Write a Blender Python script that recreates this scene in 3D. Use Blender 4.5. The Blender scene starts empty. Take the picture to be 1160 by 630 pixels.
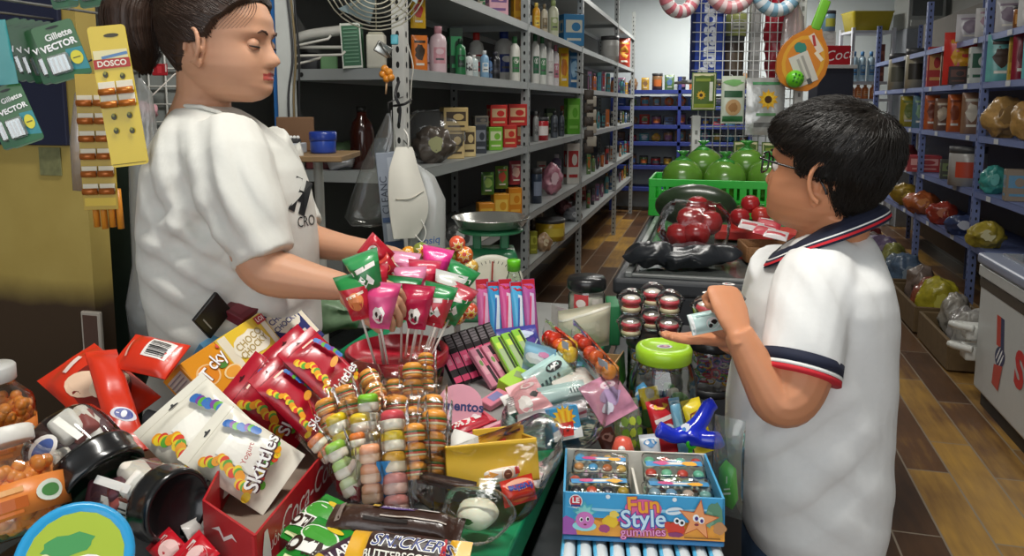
import bpy, bmesh, math, random
from mathutils import Vector, Matrix, noise
random.seed(7)
sc = bpy.context.scene
COL = sc.collection
R = math.radians
# ------------------------------------------------------------------ camera
W_PX, H_PX, F_PX = 1160, 630, 870.0
YAW, PITCH, SHIFT_Y, CAM_Z = 14.7, 7.0, -90.0 / 1160, 1.40
cam_d = bpy.data.cameras.new('camera'); cam = bpy.data.objects.new('camera', cam_d); COL.objects.link(cam)
cam_d.sensor_width = 36; cam_d.lens = F_PX / W_PX * 36; cam_d.shift_y = SHIFT_Y; cam_d.clip_start = .02
cam.location = (0, 0, CAM_Z); cam.rotation_euler = (R(90 - PITCH), 0, R(YAW))
sc.camera = cam
# ------------------------------------------------------------------ light and exposure
sc.view_settings.view_transform = 'Standard'; sc.view_settings.look = 'None'
sc.view_settings.gamma = 1; sc.view_settings.use_curve_mapping = False
sc.view_settings.exposure = 0.27
sc.cycles.use_denoising = True
sc.cycles.max_bounces = 6; sc.cycles.diffuse_bounces = 3; sc.cycles.glossy_bounces = 3
sc.cycles.transparent_max_bounces = 24; sc.cycles.transmission_bounces = 4
sc.cycles.caustics_reflective = False; sc.cycles.caustics_refractive = False
sc.cycles.sample_clamp_indirect = 4
world = bpy.data.worlds.new('world'); sc.world = world; world.use_nodes = True
world.node_tree.nodes['Background'].inputs[0].default_value = (.80, .90, 1, 1)
world.node_tree.nodes['Background'].inputs[1].default_value = .55
def area(name, loc, rot, sx, sy, power, col=(1, 1, 1)):
    l = bpy.data.lights.new(name, 'AREA'); l.shape = 'RECTANGLE'; l.size = sx; l.size_y = sy; l.energy = power; l.color = col
    o = bpy.data.objects.new(name, l); COL.objects.link(o); o.location = loc; o.rotation_euler = [R(a) for a in rot]
    return o
# daylight through the open shop front behind the camera, and the tubes on the ceiling
area('shop_front_daylight', (.15, -2.05, 1.9), (78, 0, 0), 3.6, 1.9, 30, (1, .98, .95))
TUBES = [(-.2, 1.0, 30), (.1, 3.6, 14), (-.2, 6.2, 13), (.0, 9.3, 55)]
# ------------------------------------------------------------------ pixel rays -> places
CM = Matrix.Rotation(R(YAW), 3, 'Z') @ Matrix.Rotation(R(90 - PITCH), 3, 'X')
FWD = Matrix.Rotation(R(YAW), 3, 'Z') @ Vector((0, 1, 0)); RGT = Matrix.Rotation(R(YAW), 3, 'Z') @ Vector((1, 0, 0))
def ray(u, v):
    d = CM @ Vector(((u - W_PX / 2) / F_PX, (H_PX / 2 + SHIFT_Y * W_PX - v) / F_PX, -1)); return d / d.dot(FWD)
def P(u, v, d): return Vector((0, 0, CAM_Z)) + ray(u, v) * d
def Pz(u, v, z):
    r = ray(u, v); return Vector((0, 0, CAM_Z)) + r * ((z - CAM_Z) / r.z)
def Px(u, v, x):
    r = ray(u, v); return Vector((0, 0, CAM_Z)) + r * (x / r.x)
def dep(p): return Vector(p).dot(FWD)
def Wd(cx, cy, z): return RGT * cx + FWD * cy + Vector((0, 0, z))
RX = lambda a: Matrix.Rotation(R(a), 4, 'X')
RY = lambda a: Matrix.Rotation(R(a), 4, 'Y')
RZ = lambda a: Matrix.Rotation(R(a), 4, 'Z')
TR = lambda p: Matrix.Translation(Vector(p))
def T(p, turn=0, lean=0, roll=0, spin=0):
    """at p; front faces the viewer; turn about up, lean back, roll in its own face"""
    return TR(p) @ RZ(YAW + turn) @ RX(-lean) @ RY(roll) @ RZ(spin)
def TA(p, turn=0, lean=0, roll=0): return TR(p) @ RZ(turn) @ RX(-lean) @ RY(roll)   # aisle aligned
# ------------------------------------------------------------------ materials
def lin(h):
    h = h.lstrip('#'); c = [int(h[i:i + 2], 16) / 255 for i in (0, 2, 4)]
    return tuple(x / 12.92 if x <= .04045 else ((x + .055) / 1.055) ** 2.4 for x in c)
MATS = {}
def C(hexc, rough=.45, metal=0., var=.10, scale=25., bump=0., coat=0., sss=0., emit=0., spec=.5, name=None):
    key = (hexc, rough, metal, var, scale, bump, coat, sss, emit, spec, name)
    if key in MATS: return MATS[key]
    m = bpy.data.materials.new(name or 'paint_' + hexc.lstrip('#')); m.use_nodes = True; nt = m.node_tree; b = nt.nodes['Principled BSDF']
    c = lin(hexc)
    tc = nt.nodes.new('ShaderNodeTexCoord'); nz = nt.nodes.new('ShaderNodeTexNoise'); nz.inputs['Scale'].default_value = scale; nz.inputs['Detail'].default_value = 3
    nt.links.new(tc.outputs['Object'], nz.inputs['Vector'])
    mx = nt.nodes.new('ShaderNodeMix'); mx.data_type = 'RGBA'
    lo = [max(0, x * (1 - var)) for x in c]; hi = [min(1, x * (1 + var)) for x in c]
    mx.inputs['A'].default_value = (*lo, 1); mx.inputs['B'].default_value = (*hi, 1)
    nt.links.new(nz.outputs['Fac'], mx.inputs['Factor']); nt.links.new(mx.outputs['Result'], b.inputs['Base Color'])
    b.inputs['Roughness'].default_value = rough; b.inputs['Metallic'].default_value = metal; b.inputs['Coat Weight'].default_value = coat
    b.inputs['Specular IOR Level'].default_value = spec
    if coat: b.inputs['Coat Roughness'].default_value = .12
    if sss: b.inputs['Subsurface Weight'].default_value = sss; b.inputs['Subsurface Radius'].default_value = (.012, .005, .003); b.inputs['Subsurface Scale'].default_value = .5
    if emit: b.inputs['Emission Color'].default_value = (*c, 1); b.inputs['Emission Strength'].default_value = emit
    if bump:
        bp = nt.nodes.new('ShaderNodeBump'); bp.inputs['Strength'].default_value = bump; bp.inputs['Distance'].default_value = .004
        nt.links.new(nz.outputs['Fac'], bp.inputs['Height']); nt.links.new(bp.outputs['Normal'], b.inputs['Normal'])
    MATS[key] = m; return m
def gloss(h, **k): return C(h, rough=.30, coat=.28, **k)
def foil(h): return C(h, rough=.3, metal=.55, bump=.35, scale=60)
def film(tint='#ffffff', body=.06, rough=.08, bump=.5, scale=35, milky=0.):
    """clear plastic film: transparent with a fresnel sheen"""
    key = ('film', tint, body, rough, bump, scale, milky)
    if key in MATS: return MATS[key]
    m = bpy.data.materials.new('clear_plastic'); m.use_nodes = True; nt = m.node_tree; nt.nodes.clear()
    out = nt.nodes.new('ShaderNodeOutputMaterial'); tr = nt.nodes.new('ShaderNodeBsdfTransparent'); gl = nt.nodes.new('ShaderNodeBsdfGlossy')
    mx = nt.nodes.new('ShaderNodeMixShader'); fr = nt.nodes.new('ShaderNodeFresnel'); ad = nt.nodes.new('ShaderNodeMath'); ad.operation = 'ADD'
    tr.inputs[0].default_value = (*lin(tint), 1); gl.inputs['Color'].default_value = (1, 1, 1, 1); gl.inputs['Roughness'].default_value = rough
    fr.inputs['IOR'].default_value = 1.18; ad.inputs[1].default_value = body; ad.use_clamp = True
    tc = nt.nodes.new('ShaderNodeTexCoord'); nz = nt.nodes.new('ShaderNodeTexNoise'); nz.inputs['Scale'].default_value = scale; nz.inputs['Detail'].default_value = 2
    bp = nt.nodes.new('ShaderNodeBump'); bp.inputs['Strength'].default_value = bump; bp.inputs['Distance'].default_value = .006
    L = nt.links.new
    L(tc.outputs['Object'], nz.inputs['Vector']); L(nz.outputs['Fac'], bp.inputs['Height']); L(bp.outputs['Normal'], gl.inputs['Normal']); L(bp.outputs['Normal'], fr.inputs['Normal'])
    L(fr.outputs[0], ad.inputs[0]); L(ad.outputs[0], mx.inputs[0])
    if milky:
        df = nt.nodes.new('ShaderNodeBsdfDiffuse'); df.inputs[0].default_value = (.85, .85, .83, 1); m2 = nt.nodes.new('ShaderNodeMixShader'); m2.inputs[0].default_value = milky
        L(tr.outputs[0], m2.inputs[1]); L(df.outputs[0], m2.inputs[2]); L(m2.outputs[0], mx.inputs[1])
    else: L(tr.outputs[0], mx.inputs[1])
    L(gl.outputs[0], mx.inputs[2]); L(mx.outputs[0], out.inputs[0])
    MATS[key] = m; return m
# ------------------------------------------------------------------ mesh building
class MB:
    def __init__(s): s.v = []; s.f = []; s.mi = []; s.sm = []; s.mats = []
    def mid(s, m):
        if m not in s.mats: s.mats.append(m)
        return s.mats.index(m)
    def add(s, vf, mat, M=None, smooth=True):
        v, f = vf; b = len(s.v); k = s.mid(mat)
        s.v += [tuple(M @ Vector(p)) for p in v] if M is not None else [tuple(p) for p in v]
        for q in f: s.f.append([b + i for i in q]); s.mi.append(k); s.sm.append(smooth)
        return s
    def build(s, name, parent=None, M=None):
        me = bpy.data.meshes.new(name); me.from_pydata(s.v, [], s.f); me.update()
        for m in s.mats: me.materials.append(m)
        me.polygons.foreach_set('material_index', s.mi); me.polygons.foreach_set('use_smooth', s.sm)
        o = bpy.data.objects.new(name, me); COL.objects.link(o)
        if parent is not None: o.parent = parent
        if M is not None: o.matrix_basis = M
        return o
def from_bm(bm):
    bm.verts.ensure_lookup_table(); bm.verts.index_update()
    r = [v.co.copy() for v in bm.verts], [[v.index for v in f.verts] for f in bm.faces]; bm.free(); return r
def rbox(sx, sy, sz, b=.002, seg=1, c=(0, 0, 0)):
    bm = bmesh.new(); bmesh.ops.create_cube(bm, size=1)
    for v in bm.verts: v.co = Vector((v.co.x * sx, v.co.y * sy, v.co.z * sz)) + Vector(c)
    if b: bmesh.ops.bevel(bm, geom=list(bm.edges), offset=min(b, .45 * min(sx, sy, sz)), segments=seg, affect='EDGES', profile=.5)
    return from_bm(bm)
def zbox(sx, sy, sz, b=.002, seg=1): return rbox(sx, sy, sz, b, seg, (0, 0, sz / 2))
def lathe(prof, seg=28, sq=1., a0=0):
    v = []; f = []; n = len(prof)
    for r, z in prof:
        for i in range(seg):
            a = 2 * math.pi * i / seg + a0; cx, cy = math.cos(a), math.sin(a)
            if sq != 1: k = (abs(cx) ** (2 * sq) + abs(cy) ** (2 * sq)) ** (-1 / (2 * sq)); cx *= k; cy *= k
            v.append((r * cx, r * cy, z))
    for j in range(n - 1):
        for i in range(seg):
            i2 = (i + 1) % seg; f.append([j * seg + i, j * seg + i2, (j + 1) * seg + i2, (j + 1) * seg + i])
    if prof[0][0] > 1e-6: f.append(list(range(seg))[::-1])
    if prof[-1][0] > 1e-6: f.append([(n - 1) * seg + i for i in range(seg)])
    return v, f
def frames(pts):
    pts = [Vector(p) for p in pts]; out = []; t0 = (pts[1] - pts[0]).normalized()
    n = t0.orthogonal().normalized()
    for i in range(len(pts)):
        t = (pts[min(i + 1, len(pts) - 1)] - pts[max(i - 1, 0)]).normalized()
        n = (n - t * n.dot(t)); n = n.normalized() if n.length > 1e-6 else t.orthogonal().normalized()
        out.append((pts[i], n, t.cross(n)))
    return out
def tube(pts, r, seg=8, cap=True):
    rs = r if isinstance(r, (list, tuple)) else [r] * len(pts); v = []; f = []
    for (p, n, b), q in zip(frames(pts), rs):
        for i in range(seg):
            a = 2 * math.pi * i / seg; v.append(p + (n * math.cos(a) + b * math.sin(a)) * q)
    for j in range(len(pts) - 1):
        for i in range(seg):
            i2 = (i + 1) % seg; f.append([j * seg + i, j * seg + i2, (j + 1) * seg + i2, (j + 1) * seg + i])
    if cap: f.append(list(range(seg))[::-1]); f.append([(len(pts) - 1) * seg + i for i in range(seg)])
    return v, f
def smooth_path(pts, n=6):
    pts = [Vector(p) for p in pts]; out = []
    for i in range(len(pts) - 1):
        p0, p1, p2, p3 = pts[max(i - 1, 0)], pts[i], pts[i + 1], pts[min(i + 2, len(pts) - 1)]
        for k in range(n):
            t = k / n; out.append(.5 * (2 * p1 + (p2 - p0) * t + (2 * p0 - 5 * p1 + 4 * p2 - p3) * t * t + (3 * p1 - p0 - 3 * p2 + p3) * t ** 3))
    return out + [pts[-1]]
def ball(r, seg=14, rings=9, c=(0, 0, 0), s=(1, 1, 1)):
    v = [(c[0], c[1], c[2] - r * s[2])]; f = []
    for j in range(1, rings):
        p = math.pi * j / rings
        for i in range(seg):
            a = 2 * math.pi * i / seg; v.append((c[0] + r * s[0] * math.sin(p) * math.cos(a), c[1] + r * s[1] * math.sin(p) * math.sin(a), c[2] - r * s[2] * math.cos(p)))
    v.append((c[0], c[1], c[2] + r * s[2])); L = len(v) - 1
    for i in range(seg):
        i2 = (i + 1) % seg; f.append([0, 1 + i2, 1 + i]); f.append([L, 1 + (rings - 2) * seg + i, 1 + (rings - 2) * seg + i2])
        for j in range(rings - 2): f.append([1 + j * seg + i, 1 + j * seg + i2, 1 + (j + 1) * seg + i2, 1 + (j + 1) * seg + i])
    return v, f
def prism(poly, t, plane='xz'):
    """outline in x,z; thickness t in y, front at -t/2"""
    n = len(poly); v = [(x, -t / 2, z) for x, z in poly] + [(x, t / 2, z) for x, z in poly]
    f = [list(range(n)), list(range(n, 2 * n))[::-1]] + [[i, i + n, (i + 1) % n + n, (i + 1) % n] for i in range(n)]
    return v, f
def crumple(vf, amp, fr=18, seed=0):
    v, f = vf; o = []
    for p in v:
        q = Vector(p); o.append(q + noise.noise_vector(q * fr + Vector((seed * 7.1, seed * 3.3, seed))) * amp)
    return o, f
class Pouch:
    """a pillow packet: width w, height h, puff t, flat crimped seals at top and bottom"""
    def __init__(s, w, h, t, seal=.012, amp=.0, seed=0, gus=0, fr=22, tap=1.):
        s.w, s.h, s.t, s.seal, s.amp, s.seed, s.gus, s.fr, s.tap = w, h, t, seal, amp, seed, gus, fr, tap
    def y(s, x, z):
        a = max(0., 1 - abs(2 * x / s.w) ** 2.6); zz = (z - s.seal) / max(1e-6, s.h - 2 * s.seal)
        b = 0. if zz <= 0 or zz >= 1 else (1 - abs(2 * zz - 1) ** (3 if not s.gus else 6))
        if s.gus and zz < .5: b = min(1, .35 + b) if zz > 0 else .35
        y = .0008 + s.t / 2 * a ** .6 * max(0, b) ** .6
        if s.amp: y += s.amp * noise.noise(Vector((x * s.fr, z * s.fr, s.seed * 3.7))) * min(1, a * 3) * (1 if b > 0 else .3)
        return max(.0006, y)
    def k(s, z): return s.tap + (1 - s.tap) * min(1, max(0, z / s.h))
    def front(s, x, z, e): return (x * s.k(z), -s.y(x, z) - e, z)
    def mesh(s, mb, mat, back=None, nx=14, nz=18, M=None, zones=None):
        for side, mt in ((-1, mat), (1, back or mat)):
            v = []; f = {}
            for j in range(nz + 1):
                for i in range(nx + 1):
                    x = -s.w / 2 + s.w * i / nx; z = s.h * j / nz; v.append((x * s.k(z), side * s.y(x, z), z))
            for j in range(nz):
                for i in range(nx):
                    q = [j * (nx + 1) + i, j * (nx + 1) + i + 1, (j + 1) * (nx + 1) + i + 1, (j + 1) * (nx + 1) + i]
                    m = mt
                    if zones and side < 0:
                        m = zones(-s.w / 2 + s.w * (i + .5) / nx, s.h * (j + .5) / nz) or mt
                    f.setdefault(m, []).append(q if side < 0 else q[::-1])
            for m, ff in f.items(): mb.add((v, ff), m, M)
        return mb
# flat print shapes laid onto a surface
_TXT = {}
def text2d(s, size=.02, bold=0., shear=0., spacing=1.):
    k = (s, bold, shear, spacing)
    if k not in _TXT:
        cu = bpy.data.curves.new('t', 'FONT'); cu.body = s; cu.size = 1; cu.offset = bold; cu.shear = shear; cu.align_x = 'CENTER'; cu.align_y = 'CENTER'; cu.resolution_u = 3; cu.space_character = spacing
        o = bpy.data.objects.new('t', cu); me = o.to_mesh()
        _TXT[k] = ([(p.co.x, p.co.y) for p in me.vertices], [list(p.vertices) for p in me.polygons])
        o.to_mesh_clear(); bpy.data.objects.remove(o); bpy.data.curves.remove(cu)
    v, f = _TXT[k]; return [(x * size, y * size) for x, y in v], f
def poly2d(pts, maxlen=.02):
    bm = bmesh.new(); bm.faces.new([bm.verts.new((x, y, 0)) for x, y in pts]); bmesh.ops.triangulate(bm, faces=bm.faces[:])
    for _ in range(4):
        e = [x for x in bm.edges if x.calc_length() > maxlen]
        if not e: break
        bmesh.ops.subdivide_edges(bm, edges=e, cuts=1)
        bmesh.ops.triangulate(bm, faces=[g for g in bm.faces if len(g.verts) > 4])
    v, f = from_bm(bm); return [(p.x, p.y) for p in v], f
def ellp(a, b, n=18): return [(a * math.cos(2 * math.pi * i / n), b * math.sin(2 * math.pi * i / n)) for i in range(n)]
def rrect(w, h, r=0., n=3):
    if r <= 0: return [(-w / 2, -h / 2), (w / 2, -h / 2), (w / 2, h / 2), (-w / 2, h / 2)]
    o = []
    for cx, cy, a0 in ((w / 2 - r, -h / 2 + r, -90), (w / 2 - r, h / 2 - r, 0), (-w / 2 + r, h / 2 - r, 90), (-w / 2 + r, -h / 2 + r, 180)):
        for i in range(n + 1): a = R(a0 + 90 * i / n); o.append((cx + r * math.cos(a), cy + r * math.sin(a)))
    return o
def star(n, r1, r2): return [((r1 if i % 2 == 0 else r2) * math.sin(math.pi * i / n), (r1 if i % 2 == 0 else r2) * math.cos(math.pi * i / n)) for i in range(2 * n)]
def blob(a, b, n=16, k=.18, seed=0):
    rr = random.Random(seed); return [(a * math.cos(2 * math.pi * i / n) * (1 + rr.uniform(-k, k)), b * math.sin(2 * math.pi * i / n) * (1 + rr.uniform(-k, k))) for i in range(n)]
def prints(mb, G, mp, e0=.0005, M=None, maxlen=.015, step=.00025):
    """G: list of (kind, x, z, ..., colour, rot); mp(x, z, e) -> 3D"""
    e = e0
    for g in G:
        if g[0] == 'txt': g = (g[0], g[2], g[3], g[1]) + tuple(g[4:])
        k, x, z = g[:3]; rot = 0; kw = g[-1] if isinstance(g[-1], dict) else {}
        a = [q for q in g[3:] if not isinstance(q, dict)]
        if k == 'txt':
            s, size, col = a[:3]; rot = a[3] if len(a) > 3 else 0; v, f = text2d(s, size, **kw)
        else:
            if k == 'ell': pts = ellp(a[0], a[1]); a = a[2:]
            elif k == 'rect': pts = rrect(a[0], a[1], kw.get('r', 0)); a = a[2:]
            elif k == 'star': pts = star(int(a[0]), a[1], a[2]); a = a[3:]
            elif k == 'blob': pts = blob(a[0], a[1], seed=kw.get('seed', int((x + z) * 9999))); a = a[2:]
            elif k == 'poly': pts = a[0]; a = a[1:]
            col = a[0]; rot = a[1] if len(a) > 1 else 0; v, f = poly2d(pts, maxlen)
        ca, sa = math.cos(R(rot)), math.sin(R(rot))
        v3 = [mp(x + p * ca - q * sa, z + p * sa + q * ca, e) for p, q in v]
        mb.add((v3, f), col if not isinstance(col, str) else C(col, rough=.4, var=.03), M, smooth=False)
        e += step
    return mb
def fr_box(sy): return lambda x, z, e: (x, -sy / 2 - e, z)
def rt_box(sx): return lambda x, z, e: (sx / 2 + e, x, z)
def lf_box(sx): return lambda x, z, e: (-sx / 2 - e, -x, z)
def tp_box(sz): return lambda x, z, e: (x, z, sz + e)
def cyl(r): return lambda x, z, e: ((r + e) * math.sin(x / r), -(r + e) * math.cos(x / r), z)
# ------------------------------------------------------------------ objects
def tag(o, label=None, cat=None, group=None, kind=None):
    if label: o['label'] = label
    if cat: o['category'] = cat
    if group: o['group'] = group
    if kind: o['kind'] = kind
    return o
def thing(name, M, label, cat, group=None):
    o = bpy.data.objects.new(name, None); COL.objects.link(o); o.matrix_basis = M; o.empty_display_size = .02; return tag(o, label, cat, group)
def struct(name, mb, M=None): o = mb.build(name, None, M); o['kind'] = 'structure'; return o
def kids(o): return [c for c in bpy.data.objects if c.parent == o]
def dup(o, M, label, group=None):
    r = o.copy(); COL.objects.link(r); r.matrix_basis = M; r['label'] = label
    if group: r['group'] = group
    for ch in kids(o):
        c = ch.copy(); COL.objects.link(c); c.parent = r
        for g in kids(ch):
            d = g.copy(); COL.objects.link(d); d.parent = c
    return r
ORD = 'first second third fourth fifth sixth seventh eighth ninth tenth eleventh twelfth thirteenth fourteenth fifteenth sixteenth seventeenth eighteenth nineteenth twentieth'.split()
def V2(*a): return list(a)

PILED = set()
def low(o):
    m = [1e9, None]
    def rec(x, M):
        if x.type == 'MESH':
            for v in x.data.vertices:
                p = M @ v.co
                if p.z < m[0]: m[0] = p.z; m[1] = p
        for c in kids_map.get(x.name, []): rec(c, M @ c.matrix_basis)
    rec(o, o.matrix_basis); return m
kids_map = {}
def settle(names, sup):
    """rest things on the surface below them"""
    kids_map.clear()
    for o in bpy.data.objects:
        if o.parent: kids_map.setdefault(o.parent.name, []).append(o)
    for o in names:
        z, p = low(o)
        if p is None or (z > sup and (o.name in PILED or z < sup + .004)): continue
        c = Vector((0, 0, CAM_Z)); q = o.matrix_basis.translation; k = (CAM_Z - sup - .001) / (CAM_Z - z); n = c + (q - c) * k
        m = o.matrix_basis.copy(); m.translation = n; o.matrix_basis = m
        z2, p2 = low(o); m.translation.z += sup + .001 - z2 if (z2 < sup or o.name not in PILED) and abs(z2 - sup) < .03 else 0; o.matrix_basis = m

def Py(u, v, y):
    r = ray(u, v); return Vector((0, 0, CAM_Z)) + r * (y / r.y)
# ================================================================== the setting
def planks():
    m = bpy.data.materials.new('wood_plank_tiles'); m.use_nodes = True; nt = m.node_tree; b = nt.nodes['Principled BSDF']; L = nt.links.new
    tc = nt.nodes.new('ShaderNodeTexCoord'); mp = nt.nodes.new('ShaderNodeMapping'); mp.inputs['Rotation'].default_value = (0, 0, R(90)); L(tc.outputs['Object'], mp.inputs['Vector'])
    br = nt.nodes.new('ShaderNodeTexBrick'); br.offset = .37; br.inputs['Scale'].default_value = 1; br.inputs['Brick Width'].default_value = .78; br.inputs['Row Height'].default_value = .152; br.inputs['Mortar Size'].default_value = .0035; br.inputs['Bias'].default_value = -.1
    br.inputs['Color1'].default_value = (0, 0, 0, 1); br.inputs['Color2'].default_value = (1, 1, 1, 1); br.inputs['Mortar'].default_value = (.5, .5, .5, 1)
    L(mp.outputs[0], br.inputs['Vector'])
    nz = nt.nodes.new('ShaderNodeTexNoise'); nz.inputs['Scale'].default_value = 1.3; nz.inputs['Detail'].default_value = 5; L(tc.outputs['Object'], nz.inputs['Vector'])
    gr = nt.nodes.new('ShaderNodeTexNoise'); gr.inputs['Scale'].default_value = 6; gr.inputs['Detail'].default_value = 6; m2 = nt.nodes.new('ShaderNodeMapping'); m2.inputs['Scale'].default_value = (6, .7, 1); L(tc.outputs['Object'], m2.inputs['Vector']); L(m2.outputs[0], gr.inputs['Vector'])
    s1 = nt.nodes.new('ShaderNodeMath'); s1.operation = 'MULTIPLY_ADD'; s1.inputs[1].default_value = .55; L(br.outputs['Color'], s1.inputs[0])
    s2 = nt.nodes.new('ShaderNodeMath'); s2.operation = 'MULTIPLY_ADD'; s2.inputs[1].default_value = .95; s2.inputs[2].default_value = -.26; L(nz.outputs['Fac'], s2.inputs[0]); L(s2.outputs[0], s1.inputs[2])
    s3 = nt.nodes.new('ShaderNodeMath'); s3.operation = 'MULTIPLY_ADD'; s3.inputs[1].default_value = .35; L(gr.outputs['Fac'], s3.inputs[0]); 
    s4 = nt.nodes.new('ShaderNodeMath'); s4.operation = 'ADD'; s4.inputs[1].default_value = -.17; L(s1.outputs[0], s3.inputs[2]); L(s3.outputs[0], s4.inputs[0])
    cr = nt.nodes.new('ShaderNodeValToRGB'); e = cr.color_ramp.elements; e[0].position = .08; e[0].color = (*lin('#3b291c'), 1); e[1].position = .92; e[1].color = (*lin('#d0a040'), 1)
    q = cr.color_ramp.elements.new(.5); q.color = (*lin('#6b4b30'), 1); q = cr.color_ramp.elements.new(.72); q.color = (*lin('#ab8340'), 1)
    L(s4.outputs[0], cr.inputs[0])
    mx = nt.nodes.new('ShaderNodeMix'); mx.data_type = 'RGBA'; mx.inputs['B'].default_value = (*lin('#8f8373'), 1); L(br.outputs['Fac'], mx.inputs['Factor']); L(cr.outputs[0], mx.inputs['A']); L(mx.outputs['Result'], b.inputs['Base Color'])
    b.inputs['Roughness'].default_value = .36; return m
X0, X1, Y0, Y1, ZC = -2.6, 2.5, -2.3, 10.6, 3.0
struct('floor', MB().add(rbox(X1 - X0 + .2, Y1 - Y0 + .2, .1, 0, c=((X0 + X1) / 2, (Y0 + Y1) / 2, -.05)), planks(), smooth=False))
pale = C('#cfd6d6', .8, var=.05, scale=3); wallg = C('#8b8c88', .8, var=.12, scale=4)
struct('ceiling', MB().add(rbox(X1 - X0 + .2, Y1 - Y0 + .2, .1, 0, c=((X0 + X1) / 2, (Y0 + Y1) / 2, ZC + .05)), pale, smooth=False))
struct('wall_left', MB().add(rbox(.1, Y1 - Y0, ZC, 0, c=(X0 - .05, (Y0 + Y1) / 2, ZC / 2)), wallg, smooth=False))
struct('wall_right', MB().add(rbox(.1, Y1 - Y0, ZC, 0, c=(X1 + .05, (Y0 + Y1) / 2, ZC / 2)), wallg, smooth=False))
struct('wall_back', MB().add(rbox(X1 - X0, .1, ZC, 0, c=((X0 + X1) / 2, Y1 + .05, ZC / 2)), C('#dbe4e6', .8, var=.05, scale=2), smooth=False))
# yellow partition; soft shadow over its foot painted in as dark brown
def shaded_foot_paint():
    m = bpy.data.materials.new('yellow_paint_shaded_foot'); m.use_nodes = True; nt = m.node_tree; b = nt.nodes['Principled BSDF']; L = nt.links.new
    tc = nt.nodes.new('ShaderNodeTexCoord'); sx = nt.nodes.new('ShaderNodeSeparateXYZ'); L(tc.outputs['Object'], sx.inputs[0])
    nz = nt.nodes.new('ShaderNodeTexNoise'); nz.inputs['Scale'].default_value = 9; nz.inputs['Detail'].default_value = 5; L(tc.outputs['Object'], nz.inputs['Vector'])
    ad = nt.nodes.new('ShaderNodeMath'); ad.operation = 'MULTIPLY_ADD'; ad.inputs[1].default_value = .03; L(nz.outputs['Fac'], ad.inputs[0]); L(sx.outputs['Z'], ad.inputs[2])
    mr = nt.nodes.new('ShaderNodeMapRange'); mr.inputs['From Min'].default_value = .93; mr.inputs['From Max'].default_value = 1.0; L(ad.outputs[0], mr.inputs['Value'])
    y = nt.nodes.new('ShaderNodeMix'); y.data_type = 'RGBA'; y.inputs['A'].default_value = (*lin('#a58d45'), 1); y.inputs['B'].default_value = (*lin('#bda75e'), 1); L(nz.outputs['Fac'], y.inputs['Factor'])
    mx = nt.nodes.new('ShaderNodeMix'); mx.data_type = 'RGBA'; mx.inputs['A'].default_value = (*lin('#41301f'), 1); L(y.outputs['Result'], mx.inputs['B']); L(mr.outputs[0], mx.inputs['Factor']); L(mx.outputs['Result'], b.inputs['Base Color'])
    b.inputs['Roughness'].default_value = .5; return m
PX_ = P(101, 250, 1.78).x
struct('wall_partition', MB().add(rbox(PX_ - X0, .06, ZC, 0, c=((PX_ + X0) / 2, 1.50, ZC / 2)), shaded_foot_paint(), smooth=False))
# ceiling tubes
for i, (x, y, pw) in enumerate(TUBES):
    t = thing('ceiling_light', TR((x, y, ZC)), 'white tube light on the ceiling, %s from the shop front' % ORD[i], 'ceiling light', 'ceiling tube lights')
    MB().add(rbox(1.25, .09, .04, .005, c=(0, 0, -.02)), C('#e8e8e6', .4)).build('housing', t)
    MB().add(tube([(-.58, 0, -.06), (.58, 0, -.06)], .016, 10), C('#ffffff', .3, emit=6)).build('tube', t)
    for sx in (-.59, .59): MB().add(rbox(.02, .04, .05, .003, c=(sx, 0, -.055)), C('#dddddd', .4)).build('socket', t)
    area('tube_glow', (x, y, ZC - .12), (0, 0, 0), 1.2, .12, pw, (1, .97, .9))
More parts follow.
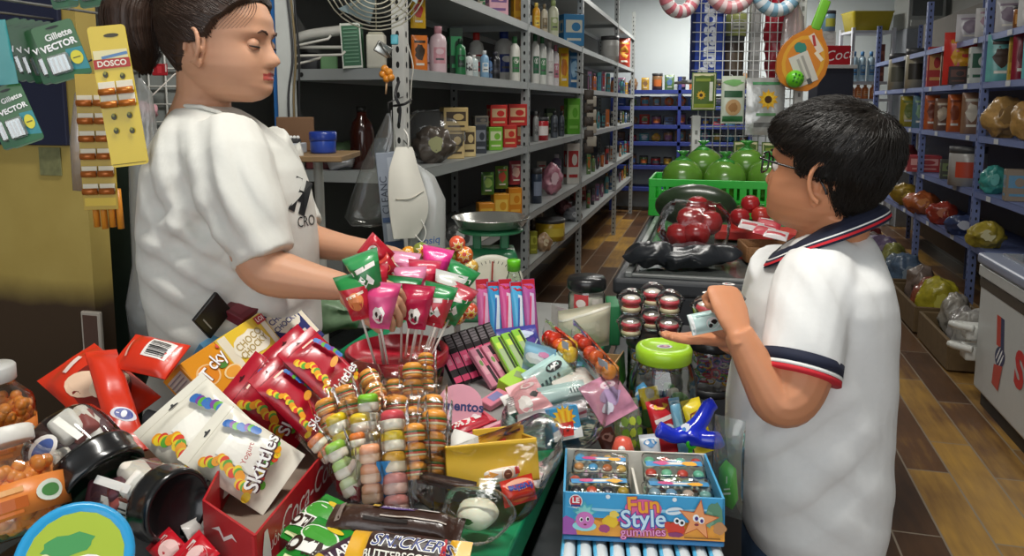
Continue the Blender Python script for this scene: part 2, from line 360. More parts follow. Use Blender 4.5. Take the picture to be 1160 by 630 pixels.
# ------------------------------------------------------------------ shelving
steel = C('#a9adac', .45, .25, scale=8); steelw = C('#d9d8d2', .5, .0, scale=8); hole = C('#1d1d1d', .8)
def slotted_post(h, mat, a=.04):
    mb = MB().add(rbox(a, .004, h, 0, c=(-a / 2, 0, h / 2)), mat, smooth=False).add(rbox(.004, a, h, 0, c=(0, a / 2, h / 2)), mat, smooth=False)
    n = int(h / .05)
    for k in range(n):
        z = .03 + k * .05
        prints(mb, [('ell', -a / 2, z, .006, .011, hole)], lambda x, zz, e: (x, -.002 - e, zz))
        prints(mb, [('ell', a / 2, z, .006, .011, hole)], lambda x, zz, e: (.002 + e, x, zz))
    return mb
def rack(name, label, x, ys, zs, depth, mat, post_mat, h, inward, back=None, lip=.038, tags=None):
    """a run of bays along the aisle; front face at x, boards run away from the aisle"""
    t = thing(name, TR((x, ys[0], 0)), label, 'shelf')
    dx = -1 if inward > 0 else 1
    for i, y in enumerate(ys):
        M = TR((0, y - ys[0], 0)) @ (Matrix.Identity(4) if dx < 0 else Matrix.Scale(-1, 4, (1, 0, 0)))
        slotted_post(h, post_mat if not isinstance(post_mat, list) else post_mat[min(i, len(post_mat) - 1)]).build('post', t, M)
        slotted_post(h, post_mat if not isinstance(post_mat, list) else post_mat[-1]).build('post', t, TR((dx * depth, y - ys[0], 0)) @ (Matrix.Scale(-1, 4, (1, 0, 0)) if dx < 0 else Matrix.Identity(4)))
    for i in range(len(ys) - 1):
        ln = ys[i + 1] - ys[i]
        for z in zs:
            mb = MB().add(rbox(depth, ln - .012, .006, 0, c=(dx * depth / 2, ys[i] - ys[0] + ln / 2, z - .003)), mat, smooth=False)
            for xx in (-.003 * -dx, dx * (depth - .003)): mb.add(rbox(.005, ln - .012, lip, 0, c=(xx, ys[i] - ys[0] + ln / 2, z - lip / 2)), mat, smooth=False)
            for yy in (ys[i] - ys[0] + .008, ys[i + 1] - ys[0] - .008): mb.add(rbox(depth, .005, lip, 0, c=(dx * depth / 2, yy, z - lip / 2)), mat, smooth=False)
            if i == 0:
                for k in (.06, .38): prints(mb, [('ell', dx * k, z - lip / 2, .008, .008, hole)], lambda a, b, e: (a, .004 - e, b))
            sh = mb.build('shelf_board', t)
            if tags:
                for k in range(2):
                    yy = ys[i] - ys[0] + ln * (.25 + .5 * k) + random.uniform(-.2, .2)
                    MB().add(rbox(.003, .07, lip * .8, 0, c=(-dx * .003, yy, z - lip / 2)), tags, smooth=False).build('price_strip', sh)
    if back: MB().add(rbox(.01, ys[-1] - ys[0], h - .1, 0, c=(dx * (depth + .006), (ys[-1] - ys[0]) / 2, h / 2 + .05)), back, smooth=False).build('back_panel', t)
    return t
LX = -1.0
LYS = [P(458, 118, dep(Px(458, 119, LX))).y, Px(598, 119, LX).y, Px(659, 119, LX).y, Px(699, 119, LX).y, 9.9]
LZ = [Px(596, 26, LX).z, Px(596, 93, LX).z, Px(595, 166, LX).z, Px(602, 241, LX).z, Px(602, 300, LX).z]
LZ0 = Px(620, -40, LX).z
darkback = C('#5c5d5b', .8, scale=5)
rack('metal_shelving', 'long grey slotted steel shelving along the left side of the aisle', LX, LYS, LZ + [LZ0], .45, steel, [steelw, steel], 2.55, 1, darkback)
RXF = 1.6
RYS = [4.3, 5.4, 6.8, 8.75]
RZ_ = [Px(1140, 34, RXF).z, Px(1140, 91, RXF).z, Px(1140, 158, RXF).z, Px(1120, 222, RXF).z, Px(1060, 255, RXF).z]
bluesteel = C('#7583b4', .45, .2, scale=8)
rack('blue_shelving', 'long blue grey steel shelving behind the boy along the right wall', RXF, RYS, RZ_, .42, bluesteel, bluesteel, 2.2, -1, C('#77726a', .8), tags=C('#c9ccd0', .5))
# navy shelves against the far wall
t = thing('navy_shelving', TR((-1.3, 10.55, 0)), 'navy blue shelving against the far pale wall at the end of the aisle', 'shelf')
navy = C('#2c3c86', .5, scale=8); NZ = [Px(0, 0, 1).z * 0 + 1.4 + (118 - v) * 10.0 / 870 for v in (102, 120, 141, 160, 187, 212)]
for z in NZ: MB().add(rbox(1.75, .42, .05, .002, c=(.87, -.23, z - .025)), navy, smooth=False).build('shelf_board', t)
for x in (.0, .86, 1.74): MB().add(rbox(.04, .42, 1.75, .002, c=(x, -.23, .875)), navy, smooth=False).build('upright', t)
# ------------------------------------------------------------------ counters and cases
CT = .86
green = C('#0f8a5a', .4, scale=6, var=.12); greytop = C('#9a9a98', .35, scale=10)
t = thing('shop_counter', TR((-.525, 1.235, 0)), 'long shop counter with green edges under the sweets', 'counter')
MB().add(rbox(.42, 1.56, .03, .002, c=(.0, 0, CT - .015)), greytop, smooth=False).build('top', t)
for nm, x, w in (('edge_strip', .255, .09), ('edge_strip', -.235, .06)): MB().add(rbox(w, 1.56, .045, .004, 2, c=(x, 0, CT - .0225)), green, smooth=False).build(nm, t)
MB().add(rbox(.51, 1.50, CT - .05, .004, c=(.01, 0, (CT - .05) / 2)), C('#23523f', .5), smooth=False).build('cabinet_body', t)
t = thing('side_table', TR((-1.17, .62, 0)), 'grey topped table at the front end of the counter under the jars', 'table')
MB().add(rbox(.62, .64, .03, .004, c=(0, 0, CT - .015)), C('#a5a19b', .35, scale=12), smooth=False).build('tabletop', t)
for a, b in ((-.28, -.28), (.28, -.28), (-.28, .28), (.28, .28)): MB().add(rbox(.04, .04, CT - .03, .003, c=(a, b, (CT - .03) / 2)), steel, smooth=False).build('leg', t)
ST = .80
t = thing('side_stand', TR((-.105, 1.3, 0)), 'dark low stand between the counter and the boy', 'stand')
MB().add(rbox(.238, 1.6, .03, .003, c=(.003, 0, ST - .015)), C('#35373a', .4), smooth=False).build('top', t)
MB().add(rbox(.23, 1.56, ST - .23, .003, c=(.002, 0, ST / 2 + .085)), C('#232528', .5), smooth=False).build('body', t)
MB().add(rbox(.08, 1.4, .21, .003, c=(-.07, 0, .105)), C('#232528', .5), smooth=False).build('plinth', t)
# black chest case
fl, bl = Pz(703, 307, .88), Pz(753, 243, .88)
CX0, CX1, CY0, CY1, CZ = -.275, .42, 2.30, 4.05, .88
t = thing('display_freezer', TR(((CX0 + CX1) / 2, (CY0 + CY1) / 2, 0)), 'black chest display case with a glass lid behind the boy', 'display case')
w, l = CX1 - CX0, CY1 - CY0; blk = C('#3a3c40', .38, scale=6)
MB().add(rbox(w, l, CZ - .05, .012, 2, c=(0, 0, (CZ - .05) / 2)), blk, smooth=False).build('cabinet', t)
MB().add(rbox(w + .02, l + .02, .05, .012, 3, c=(0, 0, CZ - .03)), blk, smooth=False).build('rim', t)
MB().add(rbox(w - .10, l - .08, .008, .002, c=(.01, 0, CZ - .001)), C('#5e6260', .12, coat=.5), smooth=False).build('glass_lid', t)
for x in (-w / 2 + .035, w / 2 - .03): MB().add(rbox(.022, l - .03, .018, .003, c=(x, 0, CZ + .003)), C('#a4a7a6', .35, .5), smooth=False).build('rail', t)
MB().add(rbox(w - .08, .02, .012, .003, c=(0, -l / 2 + .03, CZ)), C('#8f9190', .35, .5), smooth=False).build('rail', t)
# white freezer on the right
FX, FY0, FY1, FT = 1.22, 2.5, Px(1110, 330, 1.22).y, .70
t = thing('chest_freezer', TR((FX + .32, (FY0 + FY1) / 2, 0)), 'white ice cream chest freezer with a sliding glass lid', 'freezer')
l = FY1 - FY0
fb = MB().add(rbox(.64, l, FT - .17, .012, 2, c=(0, 0, .08 + (FT - .17) / 2)), C('#c9cbc9', .35, var=.04), smooth=False)
G = []
prints(fb, [('poly', 0, 0, [(-.02, .06), (.03, .06), (.05, -.07), (.0, -.07)], '#c8402c'), ('poly', 0, 0, [(.03, .06), (.07, .06), (.09, -.07), (.05, -.07)], '#23305c'), ('ell', .05, -.11, .06, .045, '#23305c', 20), ('ell', .05, -.11, .045, .006, '#ffffff', 55), ('ell', .07, -.12, .04, .005, '#ffffff', 55), ('ell', .03, -.10, .04, .005, '#ffffff', 55), ('poly', .04, -.2, [(-.05, .04), (.05, .06), (.02, -.06), (-.06, -.05)], '#c8402c'), ('txt', 'S', .27, -.10, .20, '#d02222', 0, {'bold': .05})], lambda x, z, e: (-.32 - e, l / 2 - .26 - x, .43 + z))
fb.build('body', t)
MB().add(rbox(.645, l + .005, .05, .004, c=(0, 0, FT - .115)), C('#4d463d', .5), smooth=False).build('band', t)
MB().add(rbox(.66, l + .01, .06, .008, c=(0, 0, FT - .06)), C('#c3c5c3', .35), smooth=False).build('collar', t)
lid = MB().add(rbox(.68, l + .02, .05, .015, 3, c=(0, 0, FT - .005)), C('#8d94a8', .35), smooth=False)
lid.build('lid_frame', t)
MB().add(rbox(.52, l - .12, .02, .008, 2, c=(0, 0, FT + .022)), C('#868c92', .12, coat=.5), smooth=False).build('lid_glass', t)
MB().add(rbox(.6, l - .04, .08, 0, c=(0.01, 0, .04)), C('#2a2622', .6), smooth=False).build('plinth', t)
for z in (.36, .26):
    MB().add(tube(smooth_path([(-.34, l / 2 - .02, z), (-.40, l / 2 + .03, z), (-.40, l / 2 + .09, z - .01), (-.33, l / 2 + .12, z - .02)]), .017, 8), C('#d8d8d2', .5)).add(rbox(.10, .09, .07, .01, 2, c=(-.31, l / 2 + .05, z - .03)), C('#d8d8d2', .5)).build('plastic_bracket', t)
# ================================================================== people
from mathutils.bvhtree import BVHTree
def fuse(mb, voxel, it=3):
    """one closed continuous surface out of overlapping volumes"""
    o = mb.build('tmp'); m = o.modifiers.new('r', 'REMESH'); m.mode = 'VOXEL'; m.voxel_size = voxel; m.use_smooth_shade = True
    dg = bpy.context.evaluated_depsgraph_get(); me = bpy.data.meshes.new_from_object(o.evaluated_get(dg))
    bpy.data.objects.remove(o)
    bm = bmesh.new(); bm.from_mesh(me); bpy.data.meshes.remove(me)
    for _ in range(it): bmesh.ops.smooth_vert(bm, verts=bm.verts, factor=.5, use_axis_x=True, use_axis_y=True, use_axis_z=True)
    bm.normal_update(); return bm
def finish(bm, name, mats, parent, Minv=None, pick=None):
    for f in bm.faces:
        f.smooth = True
        if pick: f.material_index = pick(f.calc_center_median(), f.normal)
    me = bpy.data.meshes.new(name)
    if Minv is not None: bm.transform(Minv)
    bm.to_mesh(me); bm.free()
    for m in mats: me.materials.append(m)
    o = bpy.data.objects.new(name, me); COL.objects.link(o); o.parent = parent; return o
def interp(tab, z):
    if z <= tab[0][0]: return tab[0][1:]
    for a, b in zip(tab, tab[1:]):
        if z <= b[0]:
            t = (z - a[0]) / (b[0] - a[0]); t = t * t * (3 - 2 * t) * .5 + t * .5
            return [p + (q - p) * t for p, q in zip(a[1:], b[1:])]
    return tab[-1][1:]
HEAD = [(-.012, .055, -.015, .014), (-.006, .074, -.03, .027), (.004, .086, -.04, .038), (.02, .090, -.055, .049), (.04, .0885, -.068, .057), (.06, .088, -.080, .063), (.08, .087, -.089, .068), (.10, .086, -.095, .071),
        (.12, .090, -.100, .073), (.145, .089, -.103, .0745), (.17, .079, -.098, .071), (.19, .060, -.083, .060), (.203, .038, -.060, .045), (.211, .016, -.035, .026), (.2145, .002, -.012, .01)]
g2 = lambda x, s: math.exp(-(x / s) ** 2)
def head_pt(th, z, off=0., nose=1., plump=0.):
    xf, xb, hw = interp(HEAD, z); xc = (xf + xb) / 2 - .008; hw += plump * g2(z - .045, .035)
    c, s = math.cos(th), math.sin(th); a = (xf - xc) if c > 0 else (xc - xb); ex = 2.35 if c > 0 else 2.1
    k = (abs(c) ** ex + abs(s) ** ex) ** (-1 / ex); x = xc + a * k * c; y = hw * k * s
    if c > 0 and nose:
        ay = abs(y); h = interp([(.052, 0.), (.057, .013), (.064, .023), (.072, .022), (.085, .013), (.10, .007), (.112, .002), (.12, 0.)], z)[0]; sg = interp([(.055, .014), (.07, .012), (.10, .008)], z)[0]
        x += nose * h * g2(y, sg)
        x -= .009 * g2(ay - .032, .017) * g2(z - .099, .011); x += .0035 * g2(ay - .030, .022) * g2(z - .119, .007)
        x += .004 * g2(ay - .043, .022) * g2(z - .062, .022)
        x += .0055 * g2(y, .019) * (g2(z - .044, .0042) + 1.1 * g2(z - .0335, .0048)) - .003 * g2(y, .022) * g2(z - .0392, .0022)
        x += .004 * g2(y, .016) * g2(z - .012, .011); x -= .002 * g2(y, .02) * g2(z - .024, .005)
    n = Vector((c / max(a, .01), s / max(hw, .01), 0)).normalized(); r = interp([(.15, 0.), (.19, .5), (.21, .9), (.2145, 1.)], z)[0]
    n = (n * (1 - r) + Vector((0, 0, 1)) * r).normalized() if off else n
    return Vector((x, y, z)) + n * off
def head_mesh(nth=88, nz=84, **k):
    z0, z1 = HEAD[0][0], HEAD[-1][0]; v = []; f = []
    for j in range(nz + 1):
        t = j / nz; z = z0 + (z1 - z0) * (t - .03 * math.sin(2 * math.pi * t))
        for i in range(nth): v.append(head_pt(2 * math.pi * i / nth, z, **k))
    for j in range(nz):
        for i in range(nth): f.append([j * nth + i, j * nth + (i + 1) % nth, (j + 1) * nth + (i + 1) % nth, (j + 1) * nth + i])
    f.append(list(range(nth))[::-1]); f.append([nz * nth + i for i in range(nth)]); return v, f
def ear(mb, side, mat, M, s=1., dx=0):
    """helix rim, bowl and lobe, standing off the head side"""
    E = M @ TR((-.016 + dx, side * .068, .088)) @ RZ(side * 26) @ RY(8)
    rim = [(math.cos(a) * .017 * s + (.004 if a < 4 else .006), side * .012, math.sin(a) * .030 * s) for a in [R(x) for x in range(-20, 265, 15)]]
    pts = [(-x, y, z) for x, y, z in rim]
    mb.add(tube([(x, y + side * .006, z) for x, y, z in pts], [.0046] * len(pts), 8), mat, E)
    mb.add(ball(1, 14, 9, (-.001, side * .005, 0), (.0165 * s, .005, .030 * s)), mat, E); mb.add(ball(.0085 * s, 10, 7, (.006, side * .009, -.027 * s), (.9, .6, 1.1)), mat, E)
    mb.add(tube([(-.012, side * .010, .014), (-.007, side * .012, .0), (-.002, side * .011, -.014)], [.0026, .0036, .003], 7), mat, E)
    mb.add(ball(.0045, 8, 6, (.011, side * .010, -.004), (.8, .8, 1.2)), mat, E)
def hand(mb, mat, M, side=1, s=1., curl=(20, 25, 20), spread=4, thumb=(35, 20, 20), curls=None):
    """wrist at the origin, fingers along +x, palm facing -z, thumb on the side*y edge"""
    mb.add(tube([(-.03, 0, 0), (.0, 0, 0), (.025, 0, -.001), (.055, 0, 0), (.083, 0, 0), (.094, 0, 0)], 1, 16), mat) if False else None
    v = []; f = []; secs = [(-.03, .023, .018), (0, .026, .017), (.02, .034, .017), (.05, .040, .0155), (.08, .040, .012), (.095, .034, .008)]
    for x, a, b in secs:
        for i in range(16):
            t = 2 * math.pi * i / 16; v.append((x * s, a * s * math.cos(t), b * s * math.sin(t)))
    for j in range(len(secs) - 1):
        for i in range(16): f.append([j * 16 + i, (j + 1) * 16 + i, (j + 1) * 16 + (i + 1) % 16, j * 16 + (i + 1) % 16])
    f.append(list(range(16))); f.append([(len(secs) - 1) * 16 + i for i in range(16)][::-1]); mb.add((v, f), mat, M)
    for k, (y, ln, r) in enumerate(((.029, .072, .0088), (.0098, .080, .009), (-.0098, .074, .0086), (-.029, .058, .0078))):
        cc = curls[k] if curls else curl; p = Vector((.082, y, .001)); a = 0; az = R(spread) * (1.5 - k) * .7; pts = [p.copy()]; rr = [r * 1.08]
        for ang, fr in zip(cc, (.45, .31, .24)):
            a += R(ang); d = Vector((math.cos(a) * math.cos(az), math.cos(a) * math.sin(az), -math.sin(a)))
            for q in (.5, 1.): pts.append(p + d * ln * fr * q); rr.append(r * (1 - .06 * len(rr) / 2))
            p = p + d * ln * fr
        pts.append(p + d * .003); rr.append(r * .45)
        pts = [Vector((q.x * s, q.y * side * s, q.z * s)) for q in pts]; mb.add(tube(pts, [q * s for q in rr], 10), mat, M)
    a0, a1, a2 = thumb; p = Vector((.012, .022, -.006)); pts = [p]; rr = [.013]
    az = R(a0); el = R(18)
    for ln, da in ((.040, 0), (.032, a1), (.026, a2)):
        az -= R(da) * .6; el += R(da) * .5; p = p + Vector((math.cos(az) * math.cos(el), math.sin(az) * math.cos(el), -math.sin(el))) * ln; pts.append(p); rr.append(.0112 - .0009 * len(rr))
    pts.append(p + Vector((math.cos(az), math.sin(az), -.3)) * .005); rr.append(.005)
    mb.add(tube([Vector((q.x * s, q.y * side * s, q.z * s)) for q in pts], [q * s for q in rr], 10), mat, M)
def row_loft(rows, ex=2.4, seg=40, grow=0., skew=0.):
    """silhouette rows (v, uL, uR, depth, half thickness) -> closed volume"""
    v = []; f = []
    for (r, uL, uR, d, b) in rows:
        a, c = P(uL, r, d), P(uR, r, d); m = (a + c) / 2; h = (c - a).length / 2 + grow; b = b + grow
        for i in range(seg):
            t = 2 * math.pi * i / seg; co, si = math.cos(t), math.sin(t); k = (abs(co) ** ex + abs(si) ** ex) ** (-1 / ex)
            v.append(m + RGT * h * k * co + FWD * (b * k * si + skew * h * k * co))
    n = len(rows)
    for j in range(n - 1):
        for i in range(seg): f.append([j * seg + i, (j + 1) * seg + i, (j + 1) * seg + (i + 1) % seg, j * seg + (i + 1) % seg])
    f.append(list(range(seg))); f.append([(n - 1) * seg + i for i in range(seg)][::-1]); return v, f
def limb(pts, n=5, seg=16):
    """pts: (u, v, d, r)"""
    p = smooth_path([P(u, v, d) for u, v, d, r in pts], n); rr = []
    for i in range(len(pts) - 1):
        for k in range(n): rr.append(pts[i][3] + (pts[i + 1][3] - pts[i][3]) * k / n)
    return tube(p, rr + [pts[-1][3]], seg)
def basis(x, z, o):
    x = Vector(x).normalized(); z = Vector(z); y = z.cross(x).normalized(); z = x.cross(y)
    return Matrix(((x.x, y.x, z.x, o.x), (x.y, y.y, z.y, o.y), (x.z, y.z, z.z, o.z), (0, 0, 0, 1)))
def folds(bm, fields):
    """cloth folds: (centre, radius, direction across the folds, waves per metre, amplitude)"""
    for v in bm.verts:
        d = 0
        for c, rad, n, fr, amp, sd in fields:
            w = (v.co - c).length / rad
            if w < 1:
                ph = v.co.dot(n) * fr * 6.283 + 2.6 * noise.noise(v.co * 3.2 + Vector((sd, 0, 0))); s = math.sin(ph); d += amp * (1 - w * w) * (abs(s) ** .7 * (1 if s > 0 else -1)) * (.6 + .5 * noise.noise(v.co * 3 + Vector((0, sd, 0))))
        d += .0015 * noise.noise(v.co * 14)
        v.co += v.normal * d
    bm.normal_update()
def strands(name, paths, r, mat, parent):
    mb = MB()
    for p in paths:
        n = len(p); mb.add(tube(p, [r * (1 - .75 * i / (n - 1)) for i in range(n)], 3, False), mat)
    return mb.build(name, parent, parent.matrix_basis.inverted())
def hair_cap(mask, thick, M, mats, parent, name='hair', plump=0.):
    """a closed shell over the scalp where mask(point) holds"""
    nth, nz = 210, 190; z0, z1 = -.012, .2145; mb = MB(); V = []; ok = []
    for j in range(nz + 1):
        z = z0 + (z1 - z0) * j / nz
        for i in range(nth):
            th = 2 * math.pi * i / nth; p = head_pt(th, z, 0, 0); m = mask(p, th)
            t = thick(p, th) * min(1, max(0, m) / .012 + .15); V.append(head_pt(th, z, max(.001, t), 0)); ok.append(m > 0)
    f = []
    for j in range(nz):
        for i in range(nth):
            q = [j * nth + i, j * nth + (i + 1) % nth, (j + 1) * nth + (i + 1) % nth, (j + 1) * nth + i]
            if all(ok[k] for k in q): f.append(q)
    top = head_pt(0, z1, thick(Vector((0, 0, z1)), 0), 0); V.append(top)
    for i in range(nth): f.append([nz * nth + i, nz * nth + (i + 1) % nth, len(V) - 1])
    used = sorted({k for q in f for k in q}); mp = {k: n for n, k in enumerate(used)}
    vf = ([M @ V[k] for k in used], [[mp[k] for k in q] for q in f])
    return vf
def hair_mat(h, hi, name):
    m = C(h, .42, var=.35, scale=60, bump=.4, name=name, spec=.4); return m
skinb, lipb = C('#d08f69', .5, var=.07, scale=18, sss=.12, bump=.03, name='skin_boy', spec=.35), C('#c07560', .4, var=.05, name='lips_boy')
skinw, lipw = C('#ca987a', .5, var=.06, scale=18, sss=.12, bump=.03, name='skin_woman', spec=.35), C('#b4544c', .35, var=.05, name='lips_woman')
cloth = C('#e9e9e7', .85, var=.03, scale=120, bump=.06, name='white_cotton', spec=.2)
navyc, redc, whitec = C('#1b2036', .8, name='navy_knit'), C('#c8202e', .8, name='red_knit'), C('#eeeeea', .8, name='white_knit')
denim = C('#4a5f7d', .85, var=.25, scale=90, name='denim'); shoe = C('#2c2c30', .6)
# ------------------------------------------------------------------ the boy
BD = 1.22
fb = -RGT * math.cos(R(42)) + FWD * math.sin(R(42))
hb = P(924, 256, BD); MBH = basis(fb + Vector((0, 0, .12)), (0, 0, 1), hb) @ Matrix.Diagonal((.905, .92, .895, 1))
boy = thing('person', TR((hb.x, hb.y, 0)), 'boy in glasses and white polo shirt holding small sweets in his palm', 'person'); INV = TR((-hb.x, -hb.y, 0))
mb = MB(); mb.add(head_mesh(plump=.010, nose=.75), skinb, MBH); ear(mb, 1, skinb, MBH, 1.15); ear(mb, -1, skinb, MBH, 1.15)
nk = MBH @ Vector((-.035, 0, .05))
mb.add(tube([nk, P(944, 262, BD), P(942, 292, BD)], [.052, .053, .065], 18), skinb)
rowsB = [(263, 930, 980, BD, .035), (270, 912, 986, BD, .055), (281, 896, 990, BD, .08), (296, 882, 993, BD, .105), (310, 870, 996, BD, .125), (335, 856, 1000, BD, .135), (360, 848, 1003, BD, .135), (400, 840, 1004, BD, .13), (428, 832, 1004, BD, .128), (457, 827, 1002, BD, .128), (500, 826, 1000, BD, .128), (540, 831, 1000, BD, .127), (580, 838, 995, BD, .125), (606, 848, 988, BD, .12), (613, 856, 980, BD, .113)]
rowsBt = [r for r in rowsB if r[0] < 600] + [(620, 850, 985, BD, .118), (660, 850, 985, BD, .12), (700, 855, 985, BD, .11)]
mb.add(row_loft(rowsBt, grow=-.020), skinb)
for du, dd in ((888, .03), (950, -.03)):
    a = P(du, 680, BD + dd); 
    mb.add(tube([a, Vector((a.x, a.y, .40)), Vector((a.x, a.y, .22)), Vector((a.x, a.y, .05))], [.075, .052, .05, .036], 14), skinb)
armL = [(925, 308, 1.18, .052), (915, 360, 1.12, .049), (906, 420, 1.09, .047), (895, 449, 1.075, .042), (880, 452, 1.075, .038), (866, 432, 1.08, .032), (848, 400, 1.09, .025), (836, 376, 1.10, .0215)]
mb.add(limb(armL), skinb)
armR = [(890, 320, 1.30, .05), (870, 380, 1.36, .042), (862, 410, 1.36, .036), (845, 394, 1.28, .026), (824, 384, 1.21, .021)]
mb.add(limb(armR), skinb)
wl = P(836, 376, 1.10); xl = (P(827, 350, 1.125) - wl); ML = basis(xl, RGT * .35 - FWD * .9, wl)
hand(mb, skinb, ML, side=-1, s=.80, curls=[(82, 95, 60), (84, 95, 60), (86, 95, 60), (88, 95, 60)], thumb=(12, 10, 10))
wr = P(826, 384, 1.21); xr = (P(768, 382, 1.19) - wr); MR_ = basis(xr, (0, -.12, -1), wr)
hand(mb, skinb, MR_, side=-1, s=.74, curl=(-2, 8, 8), thumb=(30, 10, 10), spread=2)
bm = fuse(mb, .0022, 3); MI = MBH.inverted()
def lipsel(c, n, MI=MI):
    q = MI @ c; return 1 if abs(q.y) < .022 and q.x > .06 and .031 < q.z < .0475 - abs(q.y) * .25 and q.z > .027 + abs(q.y) * .2 else 0
finish(bm, 'body', [skinb, lipb], boy, INV, lipsel)
# shirt
mb = MB(); mb.add(row_loft(rowsB), cloth); slv = [(935, 298, 1.20, .062), (924, 330, 1.15, .066), (913, 375, 1.115, .061), (906, 414, 1.095, .057)]
mb.add(limb(slv), cloth); mb.add(limb([(890, 305, 1.27, .06), (878, 340, 1.32, .06), (868, 385, 1.36, .054)]), cloth)
bm = fuse(mb, .0045, 4)
folds(bm, [(P(935, 340, 1.1), .09, (RGT * .9 + Vector((0, 0, .3))), 18, 0.0049, 1), (P(960, 430, 1.1), .16, (RGT + Vector((0, 0, .55))), 11, 0.0056, 2), (P(900, 530, 1.1), .15, (RGT * .7 - Vector((0, 0, .8))), 11, 0.0063, 3), (P(850, 490, 1.1), .10, (RGT * .9 - Vector((0, 0, .6))), 16, 0.0042, 4), (P(960, 560, 1.1), .13, (RGT * .5 + Vector((0, 0, 1))), 12, 0.0049, 6)])
shirt = finish(bm, 'polo_shirt', [cloth], boy, INV)
ax = [P(u, v, d) for u, v, d, r in slv]; a, b = ax[-2], ax[-1]; dr = (b - a).normalized()
cf = MB(); q = b - dr * .012
for c0, c1, m in ((0, .017, navyc), (.017, .0225, whitec), (.0225, .030, redc)):
    cf.add(tube([q + dr * (c0 + .0001), q + dr * (c1 - .0001)], [.0600, .0605], 40), m)
cf.build('sleeve_cuff', shirt, INV)
# collar: folded knit band round the neck with piping
cl = MB(); nc = P(940, 270, BD); fw = -RGT * math.cos(R(25)) + FWD * math.sin(R(25)); sw = Vector((fw.y, -fw.x, 0))
N = 56
def ring(t, k):
    ph = math.pi * .04 + (2 * math.pi - math.pi * .08) * k / N; c, s = math.cos(ph), math.sin(ph)
    r0 = Vector(nc) + fw * (.055 * c) + sw * (.056 * s) + Vector((0, 0, .032 - .038 * c - .010 * c * c)); r1 = Vector(nc) + fw * (.094 * c + .006) + sw * (.094 * s) + Vector((0, 0, .004 - .040 * c - .016 * max(0, c) ** 2))
    m = r0.lerp(r1, t); bul = math.sin(t * math.pi) * .006; return m + (fw * c + sw * s) * bul + Vector((0, 0, bul * .8))
ts = [0, .12, .3, .5, .68, .76, .82, .90, 1.0]; cm = [navyc, navyc, navyc, navyc, navyc, whitec, navyc, redc]
for j in range(len(ts) - 1):
    v = [ring(ts[j], k) for k in range(N + 1)] + [ring(ts[j + 1], k) for k in range(N + 1)]
    cl.add((v, [[k, k + 1, N + 2 + k, N + 1 + k] for k in range(N)]), cm[j])
    v2 = [p - Vector((0, 0, .004)) for p in v]; cl.add((v2, [[k, N + 1 + k, N + 2 + k, k + 1] for k in range(N)]), navyc)
cl.build('collar', shirt, INV)
# trousers and shoes
mb = MB(); mb.add(row_loft([(596, 848, 988, BD, .115), (620, 846, 990, BD, .124), (660, 846, 990, BD, .126), (720, 850, 990, BD, .12)]), denim)
for du, dd in ((888, .03), (950, -.03)):
    a = P(du, 690, BD + dd); mb.add(tube([a, Vector((a.x, a.y, .40)), Vector((a.x, a.y, .07))], [.083, .068, .06], 16), denim)
finish(fuse(mb, .006, 3), 'jeans', [denim], boy, INV)
for du, dd in ((888, .03), (950, -.03)):
    a = P(du, 690, BD + dd); MB().add(ball(1, 16, 10, (0, 0, 0), (.055, .11, .045)), shoe, TR(Vector((a.x, a.y, .035)) + fw * .04) @ RZ(math.degrees(math.atan2(fw.y, fw.x)) - 90)).build('shoe', boy, INV)
# hair
hairb = hair_mat('#1e1915', 1, 'hair_black')
def maskb(p, th):
    x, y, z = p
    front = interp([(.0, -.055), (.03, -.045), (.06, -.035), (.095, -.028), (.10, .018), (.125, .030), (.135, .052), (.15, .078), (.165, .10), (.22, .2)], z)[0]
    return (front - x) if z > .012 else -1
cap = hair_cap(maskb, lambda p, th: (.0125 + .004 * g2(p.z - .17, .05)) * min(1, max(.35, (p.z - .0) / .10)) + .003 * noise.noise(Vector(p) * 30), MBH, None, boy)
hr = MB().add(cap, hairb); ho = hr.build('hair', boy, INV)
bv = BVHTree.FromPolygons(*cap); rr = random.Random(3); paths = []; wh = MBH @ Vector((-.07, .0, .195)); fl = [f for f in cap[1]]
for _ in range(3600):
    f = rr.choice(fl); p = sum((Vector(cap[0][i]) for i in f), Vector()) / len(f); q = MI @ p
    if rr.random() > .9 and q.z > .2: continue
    d = (p - wh); d = d.normalized() + Vector((0, 0, -.55)) + fb * (.25 if q.z > .13 else -.25) + Vector([rr.uniform(-.22, .22) for _ in range(3)])
    L = rr.uniform(.018, .036) * (.55 if q.z < .07 else 1); pts = []; c = p
    loc, nrm, _i, _d = bv.find_nearest(p)
    for k in range(5):
        loc, nrm, _i, _d = bv.find_nearest(c)
        if loc is None: break
        if nrm.dot(loc - (MBH @ Vector((-.01, 0, .12)))) < 0: nrm = -nrm
        pts.append(INV @ (loc + nrm * (.0008 + .0022 * rr.random() + .0012 * k))); t = d - nrm * d.dot(nrm); c = loc + t.normalized() * L / 4
    if len(pts) == 5: paths.append(pts)
strands('hair_strands', paths, .00075, hairb, ho)
br = C('#1c1612', .7)
